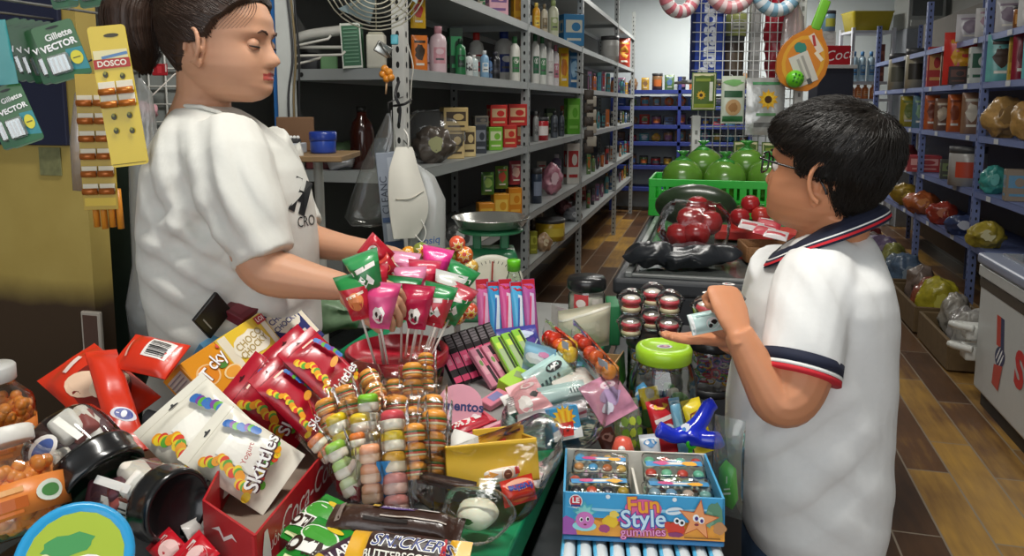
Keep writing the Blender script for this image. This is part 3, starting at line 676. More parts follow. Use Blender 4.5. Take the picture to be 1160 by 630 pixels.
for s in (1, -1):
    p = [MBH @ (head_pt(math.atan2(y, .1) * s, .121 + .004 * math.sin((y - .015) * 60), .0015)) for y in (.017, .028, .04, .05)]
    MB().add(tube(p, [.002, .003, .0028, .0012], 6), br).build('eyebrow', boy, INV)
    e = MBH @ Vector((.0705, s * .031, .0985)); MB().add(ball(.0105, 14, 10), C('#efe9e2', .2)).add(ball(.0062, 12, 8, (.0068, 0, 0), (.9, 1, 1)), C('#20130d', .1)).build('eye', boy, INV @ TR(e) @ basis(fb, (0, 0, 1), Vector()).to_3x3().to_4x4())
    lid = [MBH @ (head_pt(math.atan2(y, .093) * s, .0985 + .006 * math.cos((y - .031) * 95), .0012)) for y in (.018, .024, .031, .038, .044)]
    MB().add(tube(lid, .0013, 6), br).build('eyelashes', boy, INV)
# glasses
gm = C('#15161c', .25, coat=.4); gl = MB(); gx = .100
for s in (1, -1):
    pts = [MBH @ Vector((gx - .012 * (abs(y) / .056) ** 2, s * .033 + y, z)) for y, z in rrect(.05, .036, .012, 4)]; pts = [MBH @ Vector((gx - .010 * ((s * .033 + y) / .056) ** 2, s * .033 + y, .102 + z)) for y, z in rrect(.05, .036, .012, 4)]
    gl.add(tube(pts + [pts[0]], .0016, 7), gm)
    gl.add(tube(smooth_path([MBH @ Vector((gx - .010, s * .058, .112)), MBH @ Vector((.085, s * .073, .112)), MBH @ Vector((.03, s * .0815, .107)), MBH @ Vector((-.012, s * .083, .103)), MBH @ Vector((-.030, s * .080, .085)), MBH @ Vector((-.036, s * .078, .072))], 5), [.0017] * 26, 7), gm)
gl.add(tube([MBH @ Vector((gx, .009, .108)), MBH @ Vector((gx + .002, 0, .111)), MBH @ Vector((gx, -.009, .108))], .0015, 7), gm)
go = gl.build('eyeglasses', boy, INV)
for s in (1, -1):
    pts = [MBH @ Vector((gx - .010 * ((s * .033 + y) / .056) ** 2, s * .033 + y, .102 + z)) for y, z in rrect(.048, .034, .012, 4)]
    MB().add((pts, [list(range(len(pts)))]), film('#f4f8fa', .10, .03, 0)).build('lens', go, INV)
# ------------------------------------------------------------------ the woman
WD = 1.50
fwm = RGT * math.cos(R(9)) - FWD * math.sin(R(9))
hw_ = P(253, 108, WD - .02); MWH = basis(fwm + Vector((0, 0, -.03)), (0, 0, 1), hw_) @ Matrix.Diagonal((1.06, 1.03, .975, 1))
wom = thing('person', TR((hw_.x, hw_.y, 0)), 'woman with a dark ponytail in a white t-shirt reaching over the lollipops', 'person'); INW = TR((-hw_.x, -hw_.y, 0)); MJ = MWH.inverted()
mb = MB(); mb.add(head_mesh(plump=.006), skinw, MWH); ear(mb, 1, skinw, MWH, 1.1, .016); ear(mb, -1, skinw, MWH, 1.1, .016)
mb.add(tube([MWH @ Vector((-.03, 0, .06)), P(231, 108, WD), P(229, 124, WD), P(226, 155, WD)], [.055, .050, .056, .075], 20), skinw)
rowsW = [(120, 206, 256, WD, .05), (124, 201, 268, WD, .065), (132, 195, 282, WD, .085), (146, 187, 300, WD, .11), (166, 179, 322, WD, .13), (190, 169, 339, WD, .14), (215, 166, 349, WD, .14), (245, 164, 355, WD, .138), (275, 163, 358, WD, .135), (310, 166, 359, WD, .135), (345, 174, 360, WD, .135), (380, 182, 362, WD, .14), (415, 178, 330, WD, .12), (430, 172, 312, WD, .11), (500, 168, 310, WD, .115), (560, 166, 310, WD, .12), (610, 168, 310, WD, .12)]
mb.add(row_loft(rowsW[:-2] + [(560, 172, 308, WD, .12), (640, 175, 306, WD, .12)], grow=-.026), skinw)
hips = P(240, 560, WD)
for s in (-1, 1):
    o = hips + FWD * (.085 * s); mb.add(tube([Vector((o.x, o.y, .80)), Vector((o.x, o.y, .46)), Vector((o.x, o.y, .28)), Vector((o.x, o.y, .05))], [.088, .056, .055, .038], 14), skinw)
mb.add(limb([(262, 178, 1.42, .048), (275, 225, 1.38, .046), (290, 285, 1.355, .046), (302, 306, 1.35, .042), (325, 313, 1.345, .041), (360, 320, 1.335, .031), (390, 325, 1.325, .0235)]), skinw)
mb.add(limb([(305, 190, 1.60, .054), (325, 235, 1.62, .046), (345, 268, 1.60, .038), (362, 275, 1.575, .034), (392, 281, 1.54, .027), (418, 285, 1.51, .023)]), skinw)
wp = P(390, 325, 1.325); hand(mb, skinw, basis(P(432, 333, 1.30) - wp, FWD * -.5 + Vector((0, 0, 1)), wp), side=-1, s=.92, curl=(35, 40, 30), thumb=(25, 20, 20))
wq = P(418, 285, 1.51); hand(mb, skinw, basis(P(452, 300, 1.46) - wq, FWD * -.65 + Vector((0, 0, 1)), wq), side=1, s=.92, curl=(38, 48, 35), thumb=(18, 22, 25))
bm = fuse(mb, .003, 3)
finish(bm, 'body', [skinw, lipw], wom, INW, lambda c, n: lipsel(c, n, MJ))
cloth = C('#d9d8d1', .85, var=.03, scale=120, bump=.06, name='greyish_white_cotton', spec=.2)  # her t-shirt is a slightly darker white than the boy's polo
mb = MB(); mb.add(row_loft(rowsW), cloth); slw = [(256, 150, 1.45, .062), (262, 185, 1.41, .076), (277, 230, 1.375, .069), (292, 270, 1.36, .060), (301, 292, 1.352, .056)]
mb.add(limb(slw), cloth); mb.add(limb([(290, 165, 1.57, .07), (310, 200, 1.61, .066), (327, 238, 1.62, .058), (340, 262, 1.605, .053)]), cloth)
bm = fuse(mb, .005, 4); up = Vector((0, 0, 1))
folds(bm, [(P(215, 320, 1.38), .17, (up * 1.0 + RGT * .55), 16, 0.0119, 1), (P(300, 340, 1.38), .12, (up * .4 + RGT * .9), 13, 0.0085, 2), (P(230, 210, 1.38), .15, (RGT * 1.0 + up * .45), 13, 0.0085, 3), (P(285, 235, 1.32), .11, (RGT * .8 + up * .5), 19, 0.0068, 4), (P(270, 375, 1.38), .16, (up * .9 - RGT * .4), 12, 0.0102, 5), (P(200, 170, 1.4), .10, (RGT * 1 + up * .2), 16, 0.0051, 7), (P(225, 265, 1.38), .13, (up * .7 - RGT * .7), 13, 0.0102, 8)])
bvs = BVHTree.FromBMesh(bm); sh = finish(bm, 't_shirt', [cloth], wom, INW)
def lay(mb, s, u, v, size, mat, rot, **k):
    vv, f = text2d(s, size, **k); c, sn = math.cos(R(rot)), math.sin(R(rot)); o = []
    base = P(u, v, 1.1)
    for x, y in vv:
        px = u + (x * c * .55 - y * sn) ; py = v - (x * sn + y * c); p0 = P(px, py, .9); d = (P(px, py, 2) - p0).normalized(); hit = bvs.ray_cast(p0, d)
        o.append((hit[0] - d * .0025) if hit[0] is not None else P(px, py, 1.47))
    mb.add((o, f), mat, smooth=False)
pr = MB(); ink = C('#17181a', .7, name='black_print'); lay(pr, 'H', 340, 224, 44, ink, -14, bold=.10); lay(pr, 'CRO', 347, 251, 17, ink, 6, bold=.0); pr.build('chest_print', sh, INW)
MB().add(tube([P(u, v, d) for u, v, d in ((201, 122, 1.50), (210, 120, 1.45), (228, 121, 1.435), (248, 127, 1.435), (264, 136, 1.46))], .004, 8), cloth).build('neckband', sh, INW)
mb = MB(); mb.add(row_loft([(480, 176, 304, WD, .105), (540, 172, 308, WD, .11), (640, 176, 306, WD, .11)]), C('#2b2c33', .8, name='dark_trousers'))
for s in (-1, 1):
    o = hips + FWD * (.085 * s); mb.add(tube([Vector((o.x, o.y, .82)), Vector((o.x, o.y, .46)), Vector((o.x, o.y, .06))], [.085, .07, .06], 14), C('#2b2c33', .8, name='dark_trousers'))
finish(fuse(mb, .007, 3), 'trousers', [C('#2b2c33', .8, name='dark_trousers')], wom, INW)
for s in (-1, 1):
    o = hips + FWD * (.085 * s); MB().add(ball(1, 14, 9, (0, 0, 0), (.12, .05, .04)), shoe, TR((o.x + fwm.x * .05, o.y + fwm.y * .05, .032)) @ RZ(YAW)).build('shoe', wom, INW)
hairw = hair_mat('#38271e', 1, 'hair_brown')
def maskw(p, th):
    x, y, z = p
    front = interp([(.0, -.06), (.03, -.050), (.06, -.040), (.095, -.022), (.098, .010), (.115, .020), (.135, .032), (.155, .052), (.175, .072), (.19, .075), (.215, .2)], z)[0]
    return (front - x) if z > .02 else -1
cap = hair_cap(maskw, lambda p, th: .014 * min(1, max(.3, p.z / .09)), MWH, None, wom)
ho = MB().add(cap, hairw).build('hair', wom, INW); bv = BVHTree.FromPolygons(*cap); tie = P(170, -6, WD); paths = []; cen = MWH @ Vector((-.01, 0, .12)); rr = random.Random(5)
for _ in range(1500):
    f = rr.choice(cap[1]); p = sum((Vector(cap[0][i]) for i in f), Vector()) / len(f); pts = []
    for k in range(9):
        t = k / 8 * rr.uniform(.75, 1); c = p.lerp(tie, t * .9); loc, nrm, _i, _d = bv.find_nearest(c + (c - cen).normalized() * .05)
        if nrm.dot(loc - cen) < 0: nrm = -nrm
        pts.append(INW @ (loc + nrm * (.0006 + .0016 * rr.random() * (1 - abs(2 * k / 8 - 1)))))
    paths.append(pts)
for k in range(14):   # loose strands at the nape and temple, and roots along the hairline
    t0 = R(-rr.uniform(96, 112)); paths.append([INW @ (MWH @ head_pt(t0 + .04 * math.sin(j + k), .085 - .016 * j - .001 * k, .002)) for j in range(5)])
for k in range(10): paths.append([INW @ (MWH @ head_pt(R(-14 - 7 * j - 4 * k), .178 - .013 * j - .001 * k, .0022 + .003 * math.sin(j))) for j in range(5)])
for k in range(1400):
    th = R(rr.uniform(-180, 180)); z = rr.uniform(.03, .19); p = head_pt(th, z, 0, 0); m = maskw(p, th)
    if not -.004 < m < .006: continue
    p0 = MWH @ head_pt(th, z, .0012, 0); pts = [INW @ p0]
    for j in range(1, 6):
        c = p0.lerp(tie, .07 * j); loc, nrm, _i, _d = bv.find_nearest(c + (c - cen).normalized() * .05); nrm = -nrm if nrm.dot(loc - cen) < 0 else nrm; pts.append(INW @ (loc + nrm * .0012))
    paths.append(pts)
strands('hair_strands', paths, .0008, hairw, ho)
pt = MB(); ps = [(172, -8, 1.5, .026), (158, -8, 1.5, .042), (147, 12, 1.49, .050), (149, 40, 1.485, .047), (158, 62, 1.48, .036), (166, 82, 1.48, .008)]
pt.add(limb(ps, 6, 22), hairw); po = pt.build('ponytail', wom, INW); pv = BVHTree.FromPolygons(*limb(ps, 6, 22)); paths = []
for _ in range(420):
    a = rr.uniform(0, 6.28); q = []; e = rr.uniform(.75, 1.06)
    for j, (u, v, d, r) in enumerate(ps): q.append(INW @ (P(u, v, d) + (RGT * math.cos(a) + FWD * math.sin(a)) * r * e * (1 if j else .8) + Vector((0, 0, rr.uniform(-.006, .006)))))
    paths.append(smooth_path(q, 3))
strands('hair_strands', paths, .0009, hairw, po)
MB().add(tube([P(174, -16, 1.475), P(179, 0, 1.455), P(184, 14, 1.455)], .0035, 8), C('#c9b8b0', .4)).build('hair_tie', ho)
for s in (1, -1):
    p = [MWH @ (head_pt(math.atan2(y, .095) * s, z, .0016)) for y, z in ((.016, .117), (.026, .1215), (.037, .123), (.050, .118))]
    MB().add(tube(p, [.002, .0024, .002, .0008], 6), C('#4a3227', .7)).build('eyebrow', wom, INW)
    e = MWH @ Vector((.0725, s * .031, .0975)); MB().add(ball(.0125, 14, 10), skinw).build('eyelid', wom, INW @ TR(e))
    lid = [MWH @ (Vector((.0725, s * .031, .0955)) + Vector((.0125 * math.cos(a), s * .0135 * math.sin(a), -.0022 - .0015 * math.cos(a * 1.3)))) for a in [R(x) for x in (-60, -30, 0, 30, 60, 85)]]
    MB().add(tube(lid, [.0008, .0014, .0017, .0017, .0015, .0009], 6), C('#1a120f', .6)).build('eyelashes', wom, INW)
# ================================================================== sweets on the counter
def Q3(TL, TR, BL):
    a, b, c = [P(*q) if len(q) == 3 else Pz(q[0], q[1], q[3]) for q in (TL, TR, BL)]; x = b - a; w = x.length; x = x / w; z = a - c; z = z - x * z.dot(x); h = z.length; z = z / h; y = z.cross(x)
    o = a - z * h + x * (w / 2); return Matrix(((x.x, y.x, z.x, o.x), (x.y, y.y, z.y, o.y), (x.z, y.z, z.z, o.z), (0, 0, 0, 1))), w, h
def bag(name, label, cat, TL, TR, BL, t, mat, G=None, group=None, amp=.004, seal=.012, seed=0, back=None, zones=None, nx=16, nz=20):
    M, w, h = Q3(TL, TR, BL); return bagM(name, label, cat, M, w, h, t, mat, G, group, amp, seal, seed, back, zones, nx, nz)
def bagM(name, label, cat, M, w, h, t, mat, G=None, group=None, amp=.004, seal=.012, seed=0, back=None, zones=None, nx=16, nz=20, parent=None):
    p = Pouch(w, h, t, seal, amp, seed); mb = MB()
    if zones: zz = lambda x, z: zones(x / w + .5, z / h)
    p.mesh(mb, mat, back, nx, nz, zones=zz if zones else None)
    if G: prints(mb, G(w, h), p.front, .0007)
    o = mb.build(name, parent, M); return tag(o, label, cat, group) if label else o
def carton(name, label, cat, TL, TR, BL, t, col, G=None, GT=None, GS=None, group=None, M=None, w=0, h=0, b=.0012):
    if M is None: M, w, h = Q3(TL, TR, BL)
    mb = MB().add(rbox(w, t, h, b, 1, (0, t / 2, h / 2)), C(col, .35, var=.04) if isinstance(col, str) else col, smooth=False)
    if G: prints(mb, G(w, h), lambda x, z, e: (x, -e, z))
    if GT: prints(mb, GT(w, t), lambda x, y, e: (x, y, h + e))
    if GS: prints(mb, GS(t, h), lambda y, z, e: (-w / 2 - e, t - y, z))
    return tag(mb.build(name, None, M), label, cat, group)
def along(a, b, up=(0, 0, 1)):
    """z axis runs from pixel-depth a to b"""
    A, B = P(*a), P(*b); z = (B - A).normalized(); y = FWD - z * z.dot(FWD); y.normalize(); x = y.cross(z)
    return Matrix(((x.x, y.x, z.x, A.x), (x.y, y.y, z.y, A.y), (x.z, y.z, z.z, A.z), (0, 0, 0, 1))), (B - A).length
CANDY = ['#e8452c', '#f4a11f', '#f6d531', '#5fae3a', '#3a6fb8', '#7b3f98']
jarf = film('#fbfdfd', .10, .06, .12, 9)
# --- red open carton tray
zt, zb = .945, CT + .001
A, B, E = [Vector((*Pz(u, v, .918).xy, 0)) for u, v in ((288, 608), (392, 484), (229, 566))]
Cc = B + (E - A) * 1.25 + (B - A) * .08; D = E + (Cc - E) * .45 - (B - A).normalized() * 0 + (E - A) * .35
red = C('#b3161f', .4, var=.05)
t = thing('carton_tray', TR((A + Cc) / 2 + Vector((0, 0, zb))), 'open red cola carton tray holding the upright sweet bags', 'tray'); o0 = (A + Cc) / 2 + Vector((0, 0, zb))
def panel(a, b, h0, h1, mat, th=.003):
    d = (b - a).normalized(); n = Vector((d.y, -d.x, 0)); v = []
    for q in (0, th):
        for p, z in ((a, 0), (b, 0), (b, h1), (a, h0)): v.append(p - n * q + Vector((0, 0, z)) + Vector((0, 0, zb)) - o0)
    return v, [[0, 1, 2, 3], [7, 6, 5, 4], [0, 4, 5, 1], [1, 5, 6, 2], [2, 6, 7, 3], [3, 7, 4, 0]]
mbp = MB().add(panel(A, B, .056, .058, red), red, smooth=False); dAB = (B - A).normalized(); nAB = Vector((dAB.y, -dAB.x, 0)); LAB = (B - A).length
wp_ = '#e9dcd8'
prints(mbp, [('txt', 'Coca-Cola', LAB * .52, .028, .042, wp_, 0, {'shear': .35}), ('txt', 'UỐNG', LAB * .19, .022, .015, wp_, 0), ('poly', LAB * .09, .027, [(-.012, -.028), (.012, -.028), (.010, .0), (.004, .022), (-.004, .022), (-.010, 0)], wp_), ('txt', 'UỐNG', LAB * .80, .028, .016, wp_, 0), ('txt', 'Coca', LAB * .95, .028, .044, wp_, 0, {'shear': .35})], lambda x, z, e: A - o0 + dAB * x + nAB * e + Vector((0, 0, zb + z)))
mbp.build('side_panel', t)
mbp = MB().add(panel(E, A, .056, .058, red), red, smooth=False); d2 = (A - E).normalized(); n2 = Vector((d2.y, -d2.x, 0))
prints(mbp, [('poly', (A - E).length * .42, .032, [(-.03, -.004), (-.01, .006), (.0, -.004), (.02, .008), (.032, .002), (.02, .003), (.0, -.009), (-.012, .0)], wp_)], lambda x, z, e: E - o0 + d2 * x + n2 * e + Vector((0, 0, zb + z)))
mbp.build('front_panel', t)
for a, b, h0, h1 in ((B, Cc, .058, .06), (Cc, D, .06, .06), (D, E, .06, .056)): MB().add(panel(a, b, h0, h1, red), red, smooth=False).build('back_panel', t)
MB().add(([p - o0 + Vector((0, 0, zb + .001)) for p in (A, B, Cc, D, E)], [[0, 1, 2, 3, 4]]), C('#8f7f70', .8), smooth=False).build('bottom', t)
# --- skittles bags
def sk(white):
    def G(w, h):
        g = [('ell', 0, h * .93, w * .07, h * .012, '#3a3a3a' if white else '#4a0a10'), ('ell', 0, h * .945, w * .018, h * .014, '#3a3a3a' if white else '#4a0a10')]
        rr = random.Random(4)
        if white: g.append(('poly', 0, h * .40, [(-w * .20, h * .33), (w * .16, h * .33), (w * .36, -h * .02), (w * .30, -h * .2), (-w * .18, -h * .16)], '#f1eee4'))
        for k in range(26):
            t = k / 25; x = -w * .34 + w * .10 * math.sin(t * 4) + rr.uniform(-.05, .05) * w; z = h * (.78 - .55 * t)
            g.append(('ell', x, z, w * .068, w * .062, CANDY[[1, 2, 0, 2, 3, 1][k % 6]]))
        for k in range(10):
            t = k / 9; g.append(('ell', w * (.22 + .14 * t) + rr.uniform(-.02, .02) * w, h * (.82 - .30 * t), w * .062, w * .058, CANDY[[4, 4, 5, 3][k % 4]]))
        for k in range(10):
            t = k / 9; g.append(('ell', w * (-.22 + .56 * t), h * (.17 + .05 * math.sin(t * 6) + .13 * t), w * .058, w * .052, CANDY[[3, 0, 2, 1, 3][k % 5]]))
        g += [('rect', 0, h * .875, w * .98, h * .008, '#7d0a1e' if not white else '#c9c2b0')]
        tc, sc_ = ('#fdfdfb', '#6e1f2c') if not white else ('#fbfbf8', '#4b1d2b')
        g += [('txt', 'Skittles', w * .035, h * .285, w * .285, sc_, 14, {'bold': .045}), ('txt', 'Skittles', w * .02, h * .295, w * .285, tc, 14, {'bold': .015})]
        if white: g += [('txt', 'Yogurt', w * .0, h * .46, w * .11, '#b5352f', 14)]
        else: g += [('rect', 0, h * .84, w * .3, h * .02, '#e8c8b0'), ('ell', w * .10, h * .50, w * .14, h * .035, '#e59a25', 20)]
        return g
    return G
wbag, rbag = gloss('#e6e1d2', var=.03), gloss('#b80f2b', var=.06)
for nm, a, b, c, seed in (('white sweet bag with rainbow candies, the hindmost of the two white ones', (160, 496, 1.10), (232, 432, 1.165), (240, 580, 1.04), 3), ('white sweet bag with rainbow candies and its name in full, in front of its twin', (203, 521, 0.985), (255, 457, 1.05), (284, 604, 0.955), 1)):
    bag('candy_bag', nm, 'candy bag', a, b, c, .032, wbag, sk(True), 'white candy bags in the red tray', .006, .018, seed)
for nm, a, b, c, seed in (('red candy bag at the far left of the red row, mostly hidden', (250, 455, 1.16), (292, 402, 1.225), (300, 560, 1.13), 5), ('red candy bag second from the left of the red row', (262, 436, 1.14), (294, 400, 1.19), (314, 548, 1.08), 6), ('red candy bag in the middle of the row showing the letters of its name', (280, 432, 1.10), (314, 403, 1.15), (336, 546, 1.04), 7),
        ('red candy bag standing behind the tallest one, only its top corner showing', (296, 402, 1.22), (337, 367, 1.285), (350, 500, 1.19), 8), ('tallest red candy bag at the right end of the red row', (313, 402, 1.13), (352, 370, 1.185), (372, 492, 1.08), 9)):
    bag('candy_bag', nm, 'candy bag', a, b, c, .026, rbag, sk(False), 'red candy bags in the red tray', .005, .014, seed)
# --- cartons behind the bags
def choco(bg, fg, tagc):
    return lambda w, h: [('rect', -w * .40, h * .5, w * .16, h * .96, '#e9e0c8'), ('rect', w * .42, h * .55, w * .10, h * .85, '#efe6d0'), ('blob', 0, h * .62, w * .34, h * .24, '#f1ead6', {'seed': 3}), ('txt', 'CHOCO', 0, h * .70, w * .155, fg, 8, {'bold': .02}), ('txt', 'CHOCKY', 0, h * .55, w * .145, fg, 8, {'bold': .02}), ('rect', 0, h * .25, w * .5, h * .10, '#d7d2c4'), ('rect', w * .40, h * .90, w * .20, h * .15, '#b3202c'), ('txt', 'LOI', w * .40, h * .90, w * .10, '#ffffff', 0)]
carton('biscuit_box', 'navy blue chocolate biscuit box at the back of the boxes', 'biscuit box', (281, 357, 1.36), (325, 331, 1.45), (296, 430, 1.28), .065, '#2f3570', choco('#2f3570', '#4a4f86', 0), lambda w, t: [('rect', 0, t * .5, w * .9, t * .16, '#b9bdd6'), ('rect', 0, t * .8, w * .9, t * .08, '#b9bdd6')], None, 'biscuit boxes on the counter')
carton('biscuit_box', 'light blue biscuit box lying between the yellow box and the shirt', 'biscuit box', (226, 389, 1.33), (283, 354, 1.45), (240, 450, 1.26), .05, '#6fb0dd', None, lambda w, t: [('rect', 0, t * .5, w * .94, t * .25, '#9fcdea')], None, 'biscuit boxes on the counter')
carton('biscuit_box', 'yellow chocolate biscuit box with a white cloud shaped label', 'biscuit box', (243, 386, 1.25), (294, 354, 1.36), (256, 462, 1.18), .035, '#e9c63a', choco('#e9c63a', '#b09a58', 0), lambda w, t: [('rect', 0, t * .5, w * .9, t * .3, '#f0dc7a')], None, 'biscuit boxes on the counter')
carton('biscuit_box', 'orange coloured biscuit stick box with orange slices printed on it', 'biscuit box', (202, 413, 1.17), (245, 385, 1.26), (214, 482, 1.10), .05, '#e3951f',
    lambda w, h: [('ell', -w * .18, h * .52, w * .26, h * .22, '#f0c489'), ('ell', -w * .18, h * .52, w * .22, h * .19, '#e58a1e'), ('ell', w * .28, h * .30, w * .22, h * .14, '#f4d7a0'), ('ell', w * .28, h * .30, w * .18, h * .11, '#f0a53c'), ('ell', w * .22, h * .52, w * .12, h * .07, '#4d8a3a'), ('txt', 'T', -w * .22, h * .50, w * .36, '#8a4a10', 10, {'bold': .03}), ('txt', 'T', -w * .23, h * .51, w * .36, '#ffffff', 10, {'bold': .01}), ('txt', 'cky', w * .17, h * .66, w * .34, '#8a4a10', 10, {'bold': .03}), ('txt', 'cky', w * .16, h * .67, w * .34, '#ffffff', 10, {'bold': .01}), ('ell', w * .40, h * .88, w * .06, h * .05, '#d9564a')],
    lambda w, t: [('txt', 'Ticky', w * .2, t * .5, t * .5, '#fff3d0'), ('txt', 'Ticky', -w * .25, t * .5, t * .5, '#fff3d0')], lambda t, h: [('rect', t * .5, h * .48, t * .8, h * .84, '#c9b9b0')] + [('rect', t * .5, h * (.12 + .08 * k), t * .7, h * .02, '#8f7f86') for k in range(10)], 'biscuit boxes on the counter')
carton('chocolate_tablet', 'black card pack standing corner up against the white shirt', 'chocolate', (246, 331, 1.33), (264, 352, 1.36), (228, 372, 1.30), .008, '#1b1b1d', lambda w, h: [('rect', 0, h * .2, w * .5, h * .04, '#8a8a8a')])
carton('chocolate_tablet', 'maroon flat box tucked beside the navy biscuit box', 'chocolate', (250, 349, 1.35), (284, 326, 1.42), (262, 372, 1.31), .02, '#6b1f2b', lambda w, h: [('rect', 0, h * .5, w * .8, h * .5, '#7d2f3a')])
# --- red chocolate pie bags
pie = gloss('#d5351c', var=.08)
def pieG(w, h): return [('ell', w * .02, h * .42, w * .40, h * .30, '#7a1a12'), ('ell', -w * .10, h * .52, w * .25, h * .22, '#efcdb0', 20), ('ell', w * .10, h * .36, w * .30, h * .16, '#f1dcc0', -25), ('ell', w * .20, h * .48, w * .17, h * .15, '#5a2a1c'), ('ell', w * .20, h * .50, w * .12, h * .10, '#8a4632'), ('rect', -w * .02, h * .83, w * .34, h * .05, '#f3d9cf', 12)]
bag('pie_bag', 'red bag with a cream filled chocolate pie pictured, leftmost of three', 'snack bag', (42, 432, 1.20), (107, 389, 1.27), (108, 506, 1.10), .045, pie, pieG, 'red chocolate pie bags', .008, .012, 11)
bag('pie_bag', 'red snack bag with a blue oval badge hanging down between two others', 'snack bag', (96, 400, 1.16), (132, 396, 1.19), (156, 512, 1.04), .03, pie, lambda w, h: [('ell', w * .02, h * .30, w * .22, h * .09, '#e9e4ee', 60), ('ell', w * .02, h * .30, w * .18, h * .065, '#2d3f9a', 60), ('ell', w * .02, h * .30, w * .12, h * .02, '#f3f3fb', 60)], 'red chocolate pie bags', .008, .012, 12)
bag('pie_bag', 'red snack bag with its barcode side showing, topmost of three', 'snack bag', (124, 416, 1.15), (154, 379, 1.20), (158, 470, 1.07), .03, pie, lambda w, h: [('rect', w * .12, h * .34, w * .52, h * .40, '#ece6e0')] + [('rect', w * (-.08 + .045 * k), h * .34, w * (.012 + .012 * (k * 7 % 3)), h * .30, '#2a2a2a') for k in range(9)] + [('rect', 0, h * .80, w * .5, h * .04, '#f0b0a0', 15)], 'red chocolate pie bags', .006, .010, 13)
# --- candy jars at the lower left
def orange_jar(label, M, r, h, cap):
    prof = [(.0, .003), (r * .88, .002), (r, .012), (r * 1.0, h * .62), (r * .93, h * .70), (r * .55, h * .84), (r * .50, h * .87), (r * .50, h)]
    o = tag(MB().add(lathe(prof, 32), jarf).build('candy_jar', None, M), label, 'candy jar', 'jars of orange candies')
    MB().add(lathe([(0, h * 1.06), (r * .52, h * 1.05), (r * .57, h * 1.03), (r * .57, h * .90), (r * .55, h * .89), (0, h * .89)][::-1], 28), C(cap, .4)).build('screw_cap', o)
    lb = MB(); lb.add(lathe([(r * 1.004, h * .18), (r * 1.004, h * .50)], 32), C('#e2843a', .35)); prints(lb, [('rect', r * .2, h * .30, r * .9, h * .1, '#b85a18'), ('rect', 0, h * .42, r * 1.2, h * .05, '#f0b070'), ('rect', -r * .1, h * .22, r * 1.3, h * .03, '#c96a22'), ('ell', r * 1.1, h * .34, r * .3, h * .10, '#dfe6d8'), ('ell', r * 1.1, h * .34, r * .2, h * .06, '#4f8a4a')], cyl(r * 1.006)); lb.build('paper_label', o)
    c = MB(); rr = random.Random(int(r * 1e5)); oc = C('#e58a34', .4, var=.2)
    for k in range(230):
        a = rr.uniform(0, 6.28); q = r * .86 * rr.random() ** .35; z = rr.uniform(.012, h * .66); c.add(ball(.0085, 8, 5, (q * math.cos(a), q * math.sin(a), z)), oc)
    c.add(lathe([(0, .01), (r * .8, .01), (r * .8, h * .6), (0, h * .6)], 20), oc); c.build('candy_filling', o)['kind'] = 'stuff'
    return o
orange_jar('clear jar of orange candies with a pale screw cap standing upright', TR(Pz(2, 528, CT)) @ RZ(YAW + 20), .050, .150, '#c9c9c6')
M, L = along((24, 612, .98), (6, 512, 1.02)); orange_jar('clear jar of orange candies leaning at the lower left edge, nearest the viewer', M @ RZ(15), .058, .125, '#e6e2da')
def black_jar(label, a, b, r, G, seed):
    M, L = along(a, b); o = tag(MB().add(lathe([(0, .004), (r * .80, 0), (r * .93, .008), (r, .03), (r, L - .02), (r * .95, L - .012), (r * .95, L)], 36), jarf).build('cake_jar', None, M), label, 'candy jar', 'clear jars with black lids')
    bl = C('#1a1a1c', .22, coat=.4); z = L - .018
    MB().add(lathe([(0, z), (r * 1.06, z), (r * 1.09, z + .006), (r * 1.05, z + .012), (r * 1.05, z + .026), (r * 1.07, z + .032), (r * 1.02, z + .037), (r * .90, z + .036), (r * .88, z + .030), (0, z + .030)], 40), bl).build('lid', o)
    lb = MB(); prints(lb, G(r, L), cyl(r * 1.004)); lb.build('printed_sticker', o)
    rr = random.Random(seed); c = MB()
    for k in range(16):
        a_ = rr.uniform(0, 6.28); q = r * .62; zz = rr.uniform(.02, L * .8)
        c.add(rbox(.034, .022, .040, .006, 2), C(['#6a3a3a', '#e9dfd2', '#9a4a44', '#efe8df', '#5b2f38'][k % 5], .5), TR((q * math.cos(a_), q * math.sin(a_), zz)) @ RZ(rr.uniform(0, 180)) @ RX(rr.uniform(0, 40)))
    c.build('wrapped_cakes', o)['kind'] = 'stuff'; return o
black_jar('clear jar with a black lid pointing down right, a yellow sticker on it', (66, 492, 1.035), (106, 540, 1.0), .056, lambda r, L: [('ell', -r * .2, L * .45, r * .42, L * .20, '#f2efe9'), ('ell', -r * .2, L * .45, r * .34, L * .13, '#4a64a8'), ('ell', r * .45, L * .52, r * .36, L * .20, '#e5d433'), ('rect', r * .45, L * .52, r * .5, L * .05, '#b08a2a', 15), ('rect', -r * .9, L * .45, r * .16, L * .5, '#f4f2e8', 10)], 21)
black_jar('clear jar lying with its black lid facing right, a barcode label on it', (128, 552, .985), (190, 572, .925), .043, lambda r, L: [('rect', r * .1, L * .62, r * 1.0, L * .5, '#e4ded6')] + [('rect', r * (-.2 + .12 * k), L * .72, r * .05, L * .2, '#2e2a2a') for k in range(6)] + [('rect', r * .2, L * .48, r * .7, L * .06, '#8a2f35'), ('rect', r * .15, L * .40, r * .8, L * .04, '#6a6a6a'), ('rect', -r * .75, L * .5, r * .22, L * .6, '#f6f3ee')], 22)
